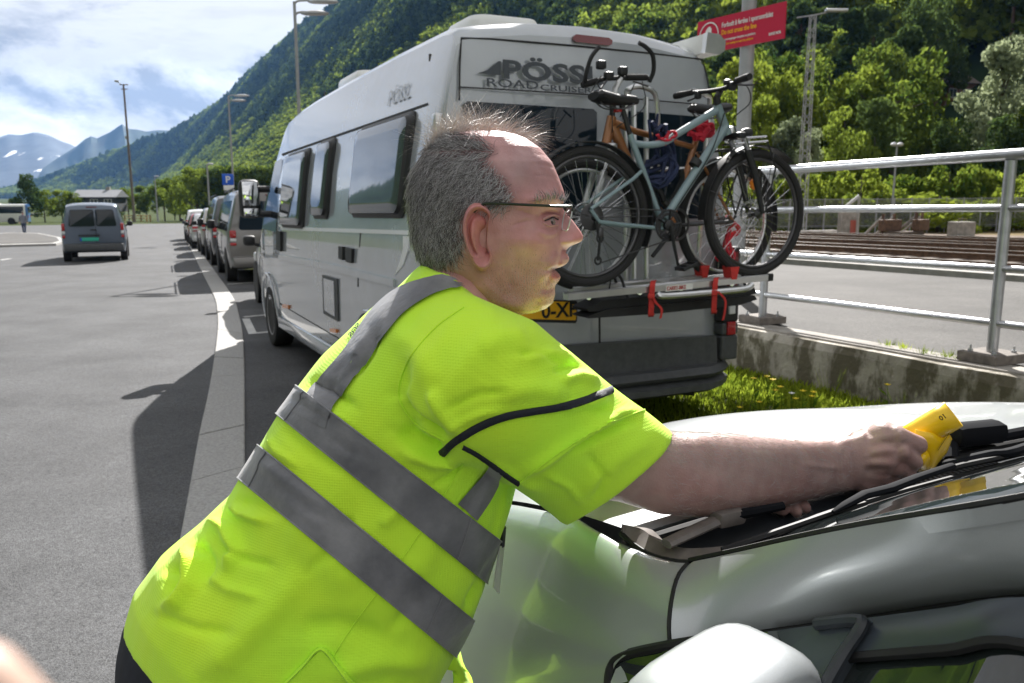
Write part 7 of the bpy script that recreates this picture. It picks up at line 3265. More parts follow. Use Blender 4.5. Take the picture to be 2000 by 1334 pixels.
# dark piping on the sleeve
def piping(name, path, w, m=M_navy, n=50, off=.003):
    P = smooth_poly(path, n)
    rows = []
    for i, p in enumerate(P):
        a, b = P[max(0, i - 1)], P[min(n - 1, i + 1)]
        t = (b - a) / (np.linalg.norm(b - a) + 1e-9)
        nn = np.array([-t[1], t[0]]) * w / 2
        r = [hit(*(p + nn), .0005), hit(*(p + nn * .8), off), hit(*p, off * 1.25), hit(*(p - nn * .8), off), hit(*(p - nn), .0005)]
        if all(x is not None for x in r):
            rows.append(r)
    mb = MB()
    mb.grid(rows, m)
    return mb.build(name, None, shirt, angle=60, fix=False)


piping('sleeve_piping', [(864, 887), (882, 868), (910, 848), (945, 829), (990, 813), (1040, 804), (1090, 796), (1140, 783), (1180, 768), (1202, 758)], 15)
piping('side_piping', [(904, 872), (930, 886), (960, 906), (990, 928), (1014, 944)], 7)
piping('sleeve_seam', [(1262, 800), (1225, 812), (1180, 832), (1120, 866), (1050, 915), (1012, 945)], 3, M_hiv, off=.0016)
piping('side_seam', [(905, 905), (840, 1010), (765, 1120), (690, 1220), (620, 1330)], 3, M_hiv, off=.0012)
piping('shoulder_seam', [(905, 600), (850, 640), (800, 700), (778, 770), (810, 825), (870, 862)], 3, M_hiv, off=.0014)
# pocket flap low on the side
drape('pocket', [(628, 1266), (690, 1334), (740, 1390)], [(556, 1336), (620, 1400), (680, 1450)], M_hiv, 20, 12, .0045)
piping('pocket_hem', [(556, 1336), (592, 1300), (628, 1266), (660, 1300), (692, 1336)], 6, M_hiv, off=.006)

# fragment of the print on the back
cu = bpy.data.curves.new('print', 'FONT')
cu.body = 'SUS'
cu.size = 1.0
cu.offset = .02
fo = bpy.data.objects.new('print', cu)
COL.objects.link(fo)
tm = bpy.data.meshes.new_from_object(fo.evaluated_get(bpy.context.evaluated_depsgraph_get()))
bpy.data.objects.remove(fo)
vs = []
for q in tm.vertices:
    # letters run along the back, half of them turned out of sight
    px = 681 + q.co.x * 12.0 + q.co.y * 9.0
    py = 656 - q.co.x * 15.0 + q.co.y * 6.0
    h = hit(px, py, .002)
    vs.append(h if h is not None else at(px, py, 1.13))
mb = MB()
mb.add(vs, [tuple(p.vertices) for p in tm.polygons], M_black)
mb.build('lettering', None, shirt, smooth=False, fix=False)

# ---------------- head, neck, arms: one body
YH = 1.10
SPX = YH / FPX
prof_y = [256, 259, 264, 271, 290, 318, 349, 373, 387, 401, 418, 440, 463, 485, 505, 520, 535, 555, 575, 590, 601, 609, 613]
prof_f = [972, 990, 1010, 1029, 1056, 1079, 1092, 1101, 1104, 1099, 1091, 1093, 1097, 1099, 1101, 1094, 1088, 1084, 1084, 1080, 1068, 1046, 1020]
prof_b = [915, 894, 874, 857, 836, 819, 808, 805, 804, 804, 805, 806, 809, 813, 822, 832, 845, 868, 892, 915, 945, 985, 1010]
prof_w = [.012, .030, .041, .050, .063, .072, .0765, .078, .0782, .0775, .076, .0755, .0745, .072, .0685, .0655, .0620, .0565, .0500, .0430, .0330, .0190, .006]
NR, NC = 190, 150
ys = np.concatenate([np.linspace(256, 275, 26), np.linspace(276, 613, NR - 26)])
HV = np.zeros((NR, NC, 3))
lat = np.zeros((NR, NC))
pxg = np.zeros((NR, NC))
nose_y = [403, 408, 418, 430, 441, 452, 459, 464, 469, 473, 477, 481, 486, 493]
nose_d = [0, 4, 15, 26, 33, 39, 41.5, 42, 40, 35, 25, 15, 9, 2]
nose_w = [.009, .009, .0095, .0105, .012, .0145, .0165, .0175, .018, .0178, .016, .012, .010, .010]
lip_y = [490, 497, 505, 512, 517, 521, 524, 527, 531, 536, 541, 547, 553, 560, 568]
lip_d = [2, 8, 11, 11.5, 8, 1, -9, -9, -1, 5, 8, 7, 3, 0, 0]
for i, y in enumerate(ys):
    xf, xb, w = np.interp(y, prof_y, prof_f), np.interp(y, prof_y, prof_b), np.interp(y, prof_y, prof_w)
    xm = xb + (xf - xb) * np.interp(y, [256, 350, 500, 610], [.5, .44, .42, .45])
    for j in range(NC):
        q = 2 * math.pi * j / NC                     # 0 = face front, pi/2 = near side
        c_, s_ = math.cos(q), math.sin(q)
        if c_ > 0:
            ee = np.interp(y, [300, 420, 560], [.92, .86, .95])
            X = xm + (xf - xm) * c_ ** ee
            l = w * math.copysign(abs(s_) ** .90, s_)
        else:
            X = xm - (xm - xb) * abs(c_) ** .95
            l = w * math.copysign(abs(s_) ** .90, s_)
        # centre-line features
        if c_ > 0:
            nd, nw = np.interp(y, nose_y, nose_d, 0, 0), np.interp(y, nose_y, nose_w)
            X += nd * max(0, 1 - (abs(l) / (nw * 1.25)) ** 2.0) ** 1.2
            ld = np.interp(y, lip_y, lip_d, 0, 0)
            X += ld * math.exp(-(l / .021) ** 2)
        pxg[i, j], lat[i, j] = X, l
        HV[i, j] = at(X, y, YH) + np.array([0, -l, 0])
hv = HV.reshape(-1, 3)
# side features: pushed sideways on both sides
PX, PY = pxg.ravel(), np.repeat(ys, NC)
LT = lat.ravel()
disp = np.zeros(len(hv))


def gs(cx, cy, rx, ry, h):
    global disp
    h = h * 1.25
    disp = disp + h * np.exp(-((PX - cx) / rx) ** 2 - ((PY - cy) / ry) ** 2)


def stv(poly, w, h):
    global disp
    h = h * 1.7
    d, f = seg_dist(np.stack([PX, PY], 1), poly)
    disp = disp + h * np.exp(-(d / w) ** 2) * np.clip(np.sin(np.pi * np.clip(f, .05, .95)) * 1.7, 0, 1)


gs(1074, 424, 26, 15, -.0085)
gs(1071, 431, 13, 9, .0045)
stv([(1035, 391), (1070, 387), (1102, 391)], 9, .0040)
stv([(1052, 421), (1066, 415), (1082, 416), (1092, 424)], 3.2, -.0022)
stv([(1053, 428), (1070, 424), (1088, 430)], 2.8, .0014)
stv([(1052, 441), (1070, 449), (1092, 445)], 3.2, -.0018)
stv([(1050, 447), (1070, 456), (1090, 452)], 5, .0014)
gs(1035, 468, 34, 22, .0045)
stv([(1046, 452), (1060, 466), (1082, 462)], 5, -.0008)
stv([(1062, 470), (1050, 500), (1040, 530)], 9, -.0009)
stv([(1058, 580), (1040, 592), (1010, 590)], 6, -.0014)
stv([(968, 455), (960, 490), (966, 530)], 6, -.0012)
stv([(930, 530), (955, 560), (985, 588)], 7, -.0012)
stv([(1103, 478), (1094, 496), (1087, 514), (1074, 534), (1060, 556)], 5, -.0034)
stv([(1090, 484), (1080, 505), (1066, 528), (1050, 548)], 11, .0028)
gs(1108, 470, 11, 8, .0045)
gs(1119, 477, 5, 3.5, -.0035)
gs(1012, 520, 40, 40, -.0030)
stv([(925, 530), (975, 582), (1050, 604)], 14, .0036)
gs(1035, 372, 36, 26, -.0030)
stv([(1040, 418), (1022, 412), (1004, 408)], 3, -.0010)
stv([(1040, 428), (1020, 431), (1002, 438)], 3, -.0010)
stv([(1020, 300), (1060, 318), (1085, 348)], 10, .0008)
stv([(968, 440), (966, 480), (972, 512)], 4, -.0012)
stv([(1066, 522), (1080, 525), (1098, 525)], 3.4, -.0040)
for fy in (306, 326, 346):
    stv([(1040, fy - 3), (1066, fy), (1100, fy + 6)], 2.6, -.0006)
stv([(1085, 384), (1098, 392), (1100, 402)], 3, -.0012)
stv([(1000, 470), (1008, 500), (1004, 530)], 5, -.0010)
stv([(985, 500), (990, 530), (1002, 560)], 6, -.0010)
stv([(1068, 532), (1082, 540), (1094, 541)], 6, .0018)
stv([(1070, 515), (1085, 512), (1104, 514)], 5, .0016)
stv([(1052, 560), (1068, 562), (1082, 559)], 5, -.0014)
fade = np.clip(np.abs(LT) / .012, 0, 1)
hv[:, 1] -= np.sign(LT) * disp * fade
fs = []
for i in range(NR - 1):
    for j in range(NC):
        k = (j + 1) % NC
        fs.append((i * NC + j, i * NC + k, (i + 1) * NC + k, (i + 1) * NC + j))
fs.append(tuple(range(NC)))
fs.append(tuple(reversed(range((NR - 1) * NC, NR * NC))))
bodymb = MB()
bodymb.add(hv, fs)
n_head = len(bodymb.v)
# neck
NECK = [((826, 508), (985, 560), 1.10, .060), ((822, 540), (985, 600), 1.10, .063), ((815, 590), (980, 660), 1.105, .070), ((800, 640), (985, 730), 1.11, .085)]
bodymb.loft([body_ring(*t, n=48, e=1.0) for t in NECK])
# ears
ear_out = smooth_poly([(958, 428), (961, 414), (953, 401), (938, 396), (924, 402), (915, 420), (913, 445), (918, 472), (927, 497), (938, 514), (950, 518), (960, 510), (963, 494), (957, 478), (955, 462), (956, 445)], 48, closed=True)
ec = np.array([942.0, 455.0])
for sgn in (1, -1):
    vs, fsE = [], []
    rho = np.concatenate([np.linspace(.02, 1, 22), [1.03, .99, .86]])
    for ri, r in enumerate(rho):
        for k in range(48):
            p = ec + min(r, 1.03) * (ear_out[k] - ec)
            lift = .0745 + .021 * np.clip((964 - p[0]) / 50, 0, 1.05) ** 1.2
            ang = math.atan2(-(ear_out[k] - ec)[1], (ear_out[k] - ec)[0])
            if ri < 22:
                rim = .0085 * math.exp(-((r - .90) / .09) ** 2) * (1 if p[1] < 492 else .45) - .0080 * math.exp(-((r - .70) / .10) ** 2) * (1 if p[1] < 488 else .2)
                rim += .0050 * math.exp(-((p[0] - 930) / 6) ** 2 - ((p[1] - 448) / 26) ** 2)
                rim -= .0150 * math.exp(-((p[0] - 948) / 10) ** 2 - ((p[1] - 462) / 18) ** 2)
                rim += .0030 * math.exp(-((p[0] - 958) / 4) ** 2 - ((p[1] - 462) / 9) ** 2)
                rim += .002 * math.exp(-((p[1] - 505) / 12) ** 2)
                rim -= .004 * max(0, r - .94) / .06
            else:
                rim = [-.006, -.011, -.018][ri - 22]
            vs.append(at(p[0], p[1], YH) + np.array([0, -sgn * (lift + rim), 0]))
    for i in range(len(rho) - 1):
        for k in range(48):
            k2 = (k + 1) % 48
            q = (i * 48 + k, i * 48 + k2, (i + 1) * 48 + k2, (i + 1) * 48 + k)
            fsE.append(q if sgn > 0 else tuple(reversed(q)))
    bodymb.add(vs, fsE)
n_ears = len(bodymb.v)
# hidden trunk and right arm, left arm, hands -> one remeshed skin
arm = MB()
RA = [((1190, 790), (1060, 965), 1.03, .060), ((1262, 828), (1140, 968), 1.04, .060), ((1318, 846), (1204, 975), 1.05, .058), ((1372, 847), (1290, 1001), 1.06, .056), ((1432, 849), (1396, 1008), 1.08, .053), ((1500, 856), (1486, 997), 1.11, .047), ((1570, 862), (1562, 979), 1.15, .040), ((1630, 862), (1632, 962), 1.185, .034), ((1665, 850), (1668, 957), 1.20, .031), ((1690, 842), (1695, 955), 1.20, .028)]
arm.loft([body_ring(*t, n=32, e=.95) for t in RA])


def ball(mb, p, r, seg=12):
    c = Vector(at_(p))
    mb.loft([[c + Vector((r * math.sin(th) * math.cos(q), r * math.sin(th) * math.sin(q), r * math.cos(th))) for q in np.linspace(0, 2 * math.pi, seg, endpoint=False)] for th in np.linspace(.15, math.pi - .15, 8)])


def chain(mb, pts, rads):
    P = [at_(p) for p in pts]
    for i in range(len(P) - 1):
        mb.tube([P[i], lerp(P[i], P[i + 1], .5), P[i + 1]], [rads[i], (rads[i] + rads[i + 1]) / 2 * .97, rads[i + 1]], 12)
    for p, r in zip(pts, rads):
        ball(mb, p, r * 1.02)


for p, r in (((1690, 888, 1.205), .036), ((1700, 912, 1.205), .034), ((1730, 866, 1.20), .0305), ((1728, 900, 1.205), .031), ((1722, 930, 1.21), .0225), ((1705, 868, 1.21), .030), ((1714, 888, 1.196), .034), ((1742, 862, 1.192), .022), ((1742, 885, 1.19), .022), ((1692, 930, 1.205), .0285), ((1722, 937, 1.205), .0225), ((1726, 858, 1.200), .028), ((1745, 905, 1.192), .022)):
    ball(arm, p, r, 16)
chain(arm, [(1710, 862, 1.20), (1750, 852, 1.187), (1793, 868, 1.190), (1797, 880, 1.222), (1782, 872, 1.236)], [.020, .0165, .0135, .0115, .010])
chain(arm, [(1715, 885, 1.20), (1757, 882, 1.181), (1786, 902, 1.186), (1788, 904, 1.222), (1772, 896, 1.236)], [.020, .0160, .0128, .011, .0095])
chain(arm, [(1712, 908, 1.20), (1750, 908, 1.187), (1773, 924, 1.192), (1774, 922, 1.224), (1760, 912, 1.236)], [.019, .0150, .0122, .0105, .009])
chain(arm, [(1706, 928, 1.205), (1738, 931, 1.196), (1756, 942, 1.202), (1756, 938, 1.226), (1745, 930, 1.236)], [.017, .0130, .0108, .0095, .0085])
chain(arm, [(1680, 862, 1.225), (1720, 846, 1.245), (1762, 846, 1.256), (1794, 858, 1.252)], [.018, .0155, .0130, .0110])
# left arm behind
LA = [((1120, 780), (1060, 900), 1.25, .052), ((1200, 840), (1150, 950), 1.25, .050), ((1290, 868), (1270, 960), 1.24, .046), ((1380, 888), (1372, 965), 1.22, .040), ((1440, 912), (1432, 972), 1.20, .032), ((1470, 925), (1464, 980), 1.19, .028)]
arm.loft([body_ring(*t, n=28, e=.95) for t in LA])
for p, r in (((1468, 955, 1.19), .026), ((1490, 962, 1.185), .025), ((1496, 972, 1.18), .024)):
    ball(arm, p, r, 14)
chain(arm, [(1490, 962, 1.18), (1520, 975, 1.17), (1548, 986, 1.158), (1556, 1000, 1.150)], [.016, .0125, .0110, .0090])
chain(arm, [(1495, 955, 1.19), (1530, 968, 1.182), (1560, 979, 1.172), (1573, 992, 1.165)], [.016, .0125, .0112, .0092])
chain(arm, [(1488, 970, 1.17), (1510, 986, 1.158), (1530, 996, 1.148)], [.016, .012, .009])
chain(arm, [(1500, 950, 1.20), (1535, 960, 1.195), (1560, 968, 1.19)], [.015, .012, .0098])
chain(arm, [(1478, 945, 1.205), (1505, 935, 1.215), (1530, 940, 1.215)], [.016, .013, .0105])
am = remeshed(arm, .0026, 9)
av_, an_ = mesh_arrays(am)
HANDF = [([(1650, 870), (1648, 905), (1652, 940)], 5, -.0016), ([(1660, 872), (1658, 905), (1662, 938)], 4, .001), ([(1640, 880), (1639, 910), (1641, 945)], 4, -.0010),
         ([(1690, 862), (1720, 854), (1750, 850)], 7, .0018), ([(1695, 885), (1725, 880), (1755, 880)], 6, .0016), ([(1690, 905), (1720, 905), (1748, 907)], 6, .0014), ([(1695, 873), (1725, 866), (1752, 866)], 6, -.0016), ([(1692, 896), (1722, 893), (1752, 894)], 6, -.0016), ([(1688, 918), (1715, 918), (1740, 920)], 6, -.0014),
         ([(1752, 842), (1762, 852), (1764, 864)], 8, .0022), ([(1762, 872), (1770, 884), (1768, 896)], 8, .0020), ([(1340, 900), (1420, 930), (1520, 930)], 22, -.002), ([(1350, 960), (1440, 980), (1560, 960)], 14, .002), ([(1400, 880), (1500, 885), (1600, 880)], 14, .0015), ([(1560, 905), (1610, 912), (1650, 915)], 6, .0016),
         ([(1232, 968), (1262, 975), (1300, 985)], 10, -.0015), ([(1782, 860), (1797, 866), (1804, 876)], 4, -.0007)]
av_ = sculpt(av_, an_, HANDF)
o_ = len(bodymb.v)
bodymb.add(av_, [tuple(p.vertices) for p in am.polygons])
# trunk inside the shirt joins neck and arms
TR = [(t[0], t[1], t[2], t[3] * .86) for t in TORSO[1:14]]
def shrink(r, k=.90):
    c = sum(r) / len(r)
    return [c + (p - c) * k for p in r]
bodymb.loft([shrink([np.array(p) for p in body_ring(*t, n=32)]) for t in TR])
bme = bodymb.mesh('body')
bv = np.array(bodymb.v)
bx, by = proj(bv)
# natural colour differences of the skin: stubble, lips, flushed nose, ear and forearm, grey scalp under the hair; plus painted shade in mouth gap and ear hollow
tint = np.ones((len(bv), 4))


def colour(cx, cy, rx, ry, c, k, lo=0, hi=None):
    hi = len(bv) if hi is None else hi
    w = k * np.exp(-((bx[lo:hi] - cx) / rx) ** 2 - ((by[lo:hi] - cy) / ry) ** 2)
    tint[lo:hi, :3] = tint[lo:hi, :3] * (1 - w[:, None]) + np.array(c)[None] * w[:, None]


colour(1030, 565, 60, 38, (.80, .70, .74), .55, 0, n_head)
colour(1090, 500, 18, 12, (.80, .68, .70), .5, 0, n_head)
colour(985, 560, 40, 40, (.82, .72, .75), .5, 0, n_head)
colour(1020, 330, 70, 60, (.78, .97, 1.02), .75, 0, n_head)
colour(1060, 400, 50, 30, (1.02, .86, .84), .5, 0, n_head)
colour(1128, 462, 20, 18, (1.12, .78, .72), .55, 0, n_head)
colour(1050, 470, 34, 22, (1.08, .84, .78), .5, 0, n_head)
colour(1084, 541, 14, 7, (1.0, .60, .56), .8, 0, n_head)
colour(1094, 516, 14, 4, (.95, .62, .58), .6, 0, n_head)
colour(1083, 525, 12, 3, (.25, .10, .09), .9, 0, n_head)  # mouth gap: its shade painted dark into the tint
colour(938, 450, 40, 70, (1.10, .74, .68), .75, n_head, n_ears)
colour(947, 462, 9, 18, (.35, .22, .20), .8, n_head, n_ears)  # hollow of the ear, shade put in as dark tint
colour(1350, 960, 90, 50, (1.10, .80, .78), .5, n_ears)
colour(1720, 900, 70, 60, (1.0, .86, .82), .4, n_ears)
colour(1540, 985, 60, 40, (1.1, .80, .72), .5, n_ears)

tint[n_ears:, :3] *= np.array([.72, .93, .90])
HAIR_POLY = [(838, 290), (880, 268), (920, 272), (955, 286), (968, 300), (950, 316), (972, 336), (990, 356), (1000, 380), (1002, 398), (985, 402), (965, 404), (948, 400), (930, 396), (915, 406), (909, 430), (912, 462), (905, 480), (896, 500), (870, 512), (830, 516), (806, 500), (796, 450), (794, 390), (806, 330)]


def inside(px, py, poly):
    r = np.zeros(len(px), bool)
    m = len(poly)
    for i in range(m):
        x0, y0 = poly[i]
        x1, y1 = poly[(i + 1) % m]
        c = ((y0 > py) != (y1 > py)) & (px < (x1 - x0) * (py - y0) / (y1 - y0 + 1e-12) + x0)
        r ^= c
    return r


ins = inside(PX, PY, HAIR_POLY)
dd_, _f = seg_dist(np.stack([PX, PY], 1), HAIR_POLY + HAIR_POLY[:1])
hw_ = np.clip(np.where(ins, .5 + dd_ / 22, .5 - dd_ / 22), 0, 1)
tint[:n_head, :3] = tint[:n_head, :3] * (1 - hw_[:, None]) + np.array([.26, .25, .26])[None] * hw_[:, None]
_mot = np.zeros(len(bv))
_mr = np.random.default_rng(31)
for _k in range(26):
    _kv = _mr.normal(size=3) * (90 if _k < 14 else 240)
    _mot += np.sin(bv @ _kv + _mr.uniform(0, 6)) * (.016 if _k < 14 else .016)
tint[:, :3] *= 1 + _mot[:, None] * np.array([.55, 1.0, 1.0])
at_c = bme.attributes.new('tint', 'FLOAT_COLOR', 'POINT')
at_c.data.foreach_set('color', tint.astype(np.float32).ravel())
M_sk = M_skin.copy()
M_sk.name = 'weathered_skin'
nt = M_sk.node_tree
bs = nt.nodes['Principled BSDF']
src = [l for l in nt.links if l.to_socket == bs.inputs['Base Color']][0].from_socket
an = nt.nodes.new('ShaderNodeAttribute')
an.attribute_name = 'tint'
mx = nt.nodes.new('ShaderNodeMix')
mx.data_type = 'RGBA'
mx.blend_type = 'MULTIPLY'
mx.inputs['Factor'].default_value = 1
nt.links.new(src, mx.inputs[6])
nt.links.new(an.outputs['Color'], mx.inputs[7])
nt.links.new(mx.outputs[2], bs.inputs['Base Color'])
bme.materials.append(M_sk)
bodyo = link('body', bme, man, True, True, 180)

# ---------------- eye, brow, hair
def surf(px, py, off=0.0):
    """point of the near cheek at a direction, lifted off along its normal"""
    k = np.argmin((PX - px) ** 2 + (PY - py) ** 2 + np.where(LT > .004, 0, 1e9))
    p = hv[k]
    n_ = HN.reshape(-1, 3)[k]
    return p + n_ * off


hv3 = hv.reshape(NR, NC, 3)
du = np.roll(hv3, -1, 1) - np.roll(hv3, 1, 1)
dv_ = np.gradient(hv3, axis=0)
HN = np.cross(du, dv_)
HN /= np.linalg.norm(HN, axis=2)[:, :, None] + 1e-12
cen = hv3.mean((0, 1))
HN[((hv3 - cen) * HN).sum(2) < 0] *= -1
M_eye = mat('eye_white', (.27, .21, .19), .2, coat=.5)
M_iris = mat('iris', (.06, .05, .045), .15, coat=.6)
eye = MB()
ec_ = surf(1078, 432, -.0066)
eye.lathe(ec_ - np.array([0, .0078, 0]), (.2, 1, 0), [(.0005, 0), (.0042, .0012), (.0068, .004), (.0078, .0078), (.004, .013)], 18, M_eye)
eo = eye.build('eye', None, man)
MB().lathe(ec_ + np.array([.0042, -.0066, 0]), (.55, -.8, 0), [(.0001, .0010), (.0020, .0008), (.0027, 0), (.002, -.001)], 12, M_iris).build('iris', None, eo)
lash = MB()
lash.tube(smooth_poly([surf(1060, 430, .0006), surf(1068, 426, .0012), surf(1078, 425, .0014), surf(1088, 428, .0012)], 14), .0008, 6, M_dark)
lash.build('eyelashes', None, man)
lid = MB()
lid.tube(smooth_poly([surf(1058, 433, .0), surf(1067, 438.5, .0012), surf(1078, 440, .0014), surf(1088, 437, .0008)], 14), [.0012] * 14, 6, M_skin)
lid.tube(smooth_poly([surf(1056, 428, .0), surf(1066, 422.5, .0016), surf(1078, 421, .0018), surf(1090, 425, .001)], 14), [.0017] * 14, 6, M_skin)
lid.build('eyelid', None, man)

M_hairg = mat('grey_strand', (.055, .052, .055), .45, spec=.6, sheen=.1)
M_hairw = mat('white_strand', (.44, .43, .44), .45, spec=.6, sheen=.2)
M_hairl = mat('fine_strand', (.50, .42, .34), .45, spec=.6)  # pale for tuft and arm hair: sunlit glow put into the colour


def strands(name, roots, normals, dirs, lens, widths, mats_, segs=4, curl=.25, lift=.25, seed=1, parent=man, kind='stuff', bend=0.0):
    g = np.random.default_rng(seed)
    mbs = MB()
    V, Fc, MI = [], [], []
    for m in mats_:
        mbs.m(m)
    for p, nn, d, L, w in zip(roots, normals, dirs, lens, widths):
        d = d - nn * np.dot(d, nn)
        d /= np.linalg.norm(d) + 1e-9
        side_ = np.cross(d, nn)
        cu_ = g.normal() * curl
        bs_ = g.uniform(.4, 1.3)
        ph = g.uniform(0, 6)
        o = len(V)
        view = p - CAMP
        wv_ = np.cross(d, view)
        wv_ /= np.linalg.norm(wv_) + 1e-9
        for s in range(segs + 1):
            t = s / segs
            q = p + d * (L * t) + nn * (L * lift * t * (1.25 - .75 * t)) + nn * (L * bend * bs_ * t * t) + side_ * (L * cu_ * t * t + L * .05 * math.sin(ph + 5 * t))
            ww = w * (1 - t * .75)
            V.append(q - wv_ * ww)
            V.append(q + wv_ * ww)
        k = int(g.uniform() < .0) if len(mats_) == 1 else g.choice(len(mats_), p=[.52, .48] if len(mats_) == 2 else None)
        for s in range(segs):
            a = o + 2 * s
            Fc.append((a, a + 1, a + 3, a + 2))
            MI.append(k)
    mbs.v, mbs.f, mbs.mi = V, Fc, MI
    o = mbs.build(name, None, parent, smooth=False, fix=False)
    return tag(o, kind=kind)


hr = np.random.default_rng(21)
hv3 = hv.reshape(NR, NC, 3)
du = np.roll(hv3, -1, 1) - np.roll(hv3, 1, 1)
dv_ = np.gradient(hv3, axis=0)
HN = np.cross(du, dv_)
HN /= np.linalg.norm(HN, axis=2)[:, :, None] + 1e-12
cen = hv3.mean((0, 1))
flipm = ((hv3 - cen) * HN).sum(2) < 0
HN[flipm] *= -1
soft = np.clip(np.where(ins, .55 + dd_ / 30, .50 - dd_ / 26), 0, 1).reshape(NR, NC)
cand = np.argwhere(soft > .02)
area = np.linalg.norm(np.cross(du, dv_), axis=2)
wts = np.array([area[i, j] * soft[i, j] ** 1.3 for i, j in cand])
wts /= wts.sum()
NS = 17000
pick = cand[hr.choice(len(cand), NS, p=wts)]
roots, nors, dirs, lens, wid = [], [], [], [], []
for (i, j) in pick:
    i2, j2 = min(NR - 1, i + 1), (j + 1) % NC
    p = hv3[i, j] + (hv3[i, j2] - hv3[i, j]) * hr.uniform() + (hv3[i2, j] - hv3[i, j]) * hr.uniform()
    x, y = pxg[i, j], ys[i]
    # growth direction in the profile plane (x right, z up)
    if y < 300:
        ang = math.radians(hr.normal(150, 30))
        L = hr.uniform(.012, .024)
    else:
        f = np.clip((x - 800) / 190, 0, 1)
        base = np.interp(f, [0, .25, .6, 1], [262, 250, 232, 215])
        if y > 430:
            base = np.interp(f, [0, 1], [272, 250])
        cl = math.sin(x * .23 + 2 * math.sin(y * .11)) * 22 + math.sin(y * .31 + x * .13) * 16
        ang = math.radians(base + cl + hr.normal(0, 15))
        L = hr.uniform(.017, .032) * (1 if y < 440 else .65)
        if x > 950 and y > 360:
            L *= .6
    d = np.array([math.cos(ang), 0, math.sin(ang)])
    roots.append(p)
    nors.append(HN[i, j])
    dirs.append(d)
    lens.append(L)
    wid.append(hr.uniform(.00012, .00030))
strands('hair', roots, nors, dirs, lens, wid, [M_hairg, M_hairw], 4, .35, .22, 3)
# wispy tuft over the bald crown
roots, nors, dirs, lens, wid = [], [], [], [], []
k = 0
while k < 2600:
    i = hr.integers(0, 46)
    j = hr.integers(0, NC)
    x, y = pxg[i, j], ys[i]
    if not (838 < x < 1035) or lat[i, j] > .035:
        continue
    if x > 960 and lat[i, j] > -.012:
        continue
    f = (x - 838) / 197
    ang = math.radians(np.interp(f, [0, .3, .7, 1], [112, 88, 72, 50]) + hr.normal(0, 24))
    d = np.array([math.cos(ang), -.25 + hr.normal() * .25, math.sin(ang)])
    roots.append(hv3[i, j])
    nors.append(np.array([math.sin(ang), 0, -math.cos(ang)]) * (1 if hr.uniform() < .72 + .25 * f else -1))
    dirs.append(d)
    lens.append(hr.uniform(.012, .033) * (1.0 if hr.uniform() > .06 else 1.35))
    wid.append(hr.uniform(.00010, .00022))
    k += 1
strands('hair_tuft', roots, nors, dirs, lens, [w * 1.25 for w in wid], [M_hairl, M_hairw], 8, 1.0, 0, 4, bend=1.0)
# loose hairs standing off the back of the head
roots, nors, dirs, lens, wid = [], [], [], [], []
for (i, j) in cand[hr.choice(len(cand), 500, p=wts)]:
    roots.append(hv3[i, j])
    nors.append(HN[i, j])
    a_ = math.radians(hr.uniform(150, 300))
    dirs.append(np.array([math.cos(a_), 0, math.sin(a_)]))
    lens.append(hr.uniform(.010, .022))
    wid.append(.00011)
strands('stray_hair', roots, nors, dirs, lens, wid, [M_hairw], 5, .6, .75, 6)
# eyebrows
roots, nors, dirs, lens, wid = [], [], [], [], []
for k in range(260):
    t = hr.uniform()
    x, y = 1044 + 62 * t, 392 - 6 * math.sin(math.pi * t) + hr.normal() * 2.6
    i = int(np.argmin(abs(ys - y)))
    jn = np.argmin(np.where(lat[i] > 0.004, abs(pxg[i] - x), 1e9)) if t < .97 else 0
    roots.append(hv3[i, jn])
    nors.append(HN[i, jn])
    dirs.append(np.array([.9 if t > .7 else -.2, 0, .35 + hr.normal() * .3]))
    lens.append(hr.uniform(.006, .012))
    wid.append(.00018)
strands('eyebrow', roots, nors, dirs, lens, wid, [M_hairg, M_hairw], 3, .3, .5, 7)
# stubble on the jaw
roots, nors, dirs, lens, wid = [], [], [], [], []
jw = np.exp(-((pxg - 1030) / 62) ** 2 - ((np.repeat(ys[:, None], NC, 1) - 560) / 42) ** 2) * area * (lat > -.02)
jw = jw.ravel() / jw.sum()
for k in hr.choice(NR * NC, 3600, p=jw):
    roots.append(hv[k])
    nors.append(HN.reshape(-1, 3)[k])
    dirs.append(np.array([hr.normal() * .5 - .2, hr.normal() * .3, -1]))
    lens.append(hr.uniform(.0008, .0020))
    wid.append(.00014)
strands('stubble', roots, nors, dirs, lens, wid, [M_hairg, M_hairw], 1, .2, .6, 9)
# fine hair on the forearm
roots, nors, dirs, lens, wid = [], [], [], [], []
ax_, ay_ = proj(av_)
vw = av_ - CAMP
fac = -(an_ * vw).sum(1) / np.linalg.norm(vw, axis=1)
ok = np.where((ax_ > 1300) & (ax_ < 1665) & (fac > -.25))[0]
wt_ = np.where(ay_[ok] < 905, 1.0, .28)
for i in hr.choice(ok, 3000, p=wt_ / wt_.sum()):
    roots.append(av_[i])
    nors.append(an_[i])
    a_ = math.radians(hr.normal(-25, 25))
    dirs.append(np.array([math.cos(a_), 0, math.sin(a_)]))
    lens.append(hr.uniform(.006, .014))
    wid.append(hr.uniform(.00009, .00016))
strands('arm_hair', roots, nors, dirs, lens, wid, [M_hairl, M_hairw], 4, .5, .30, 8)

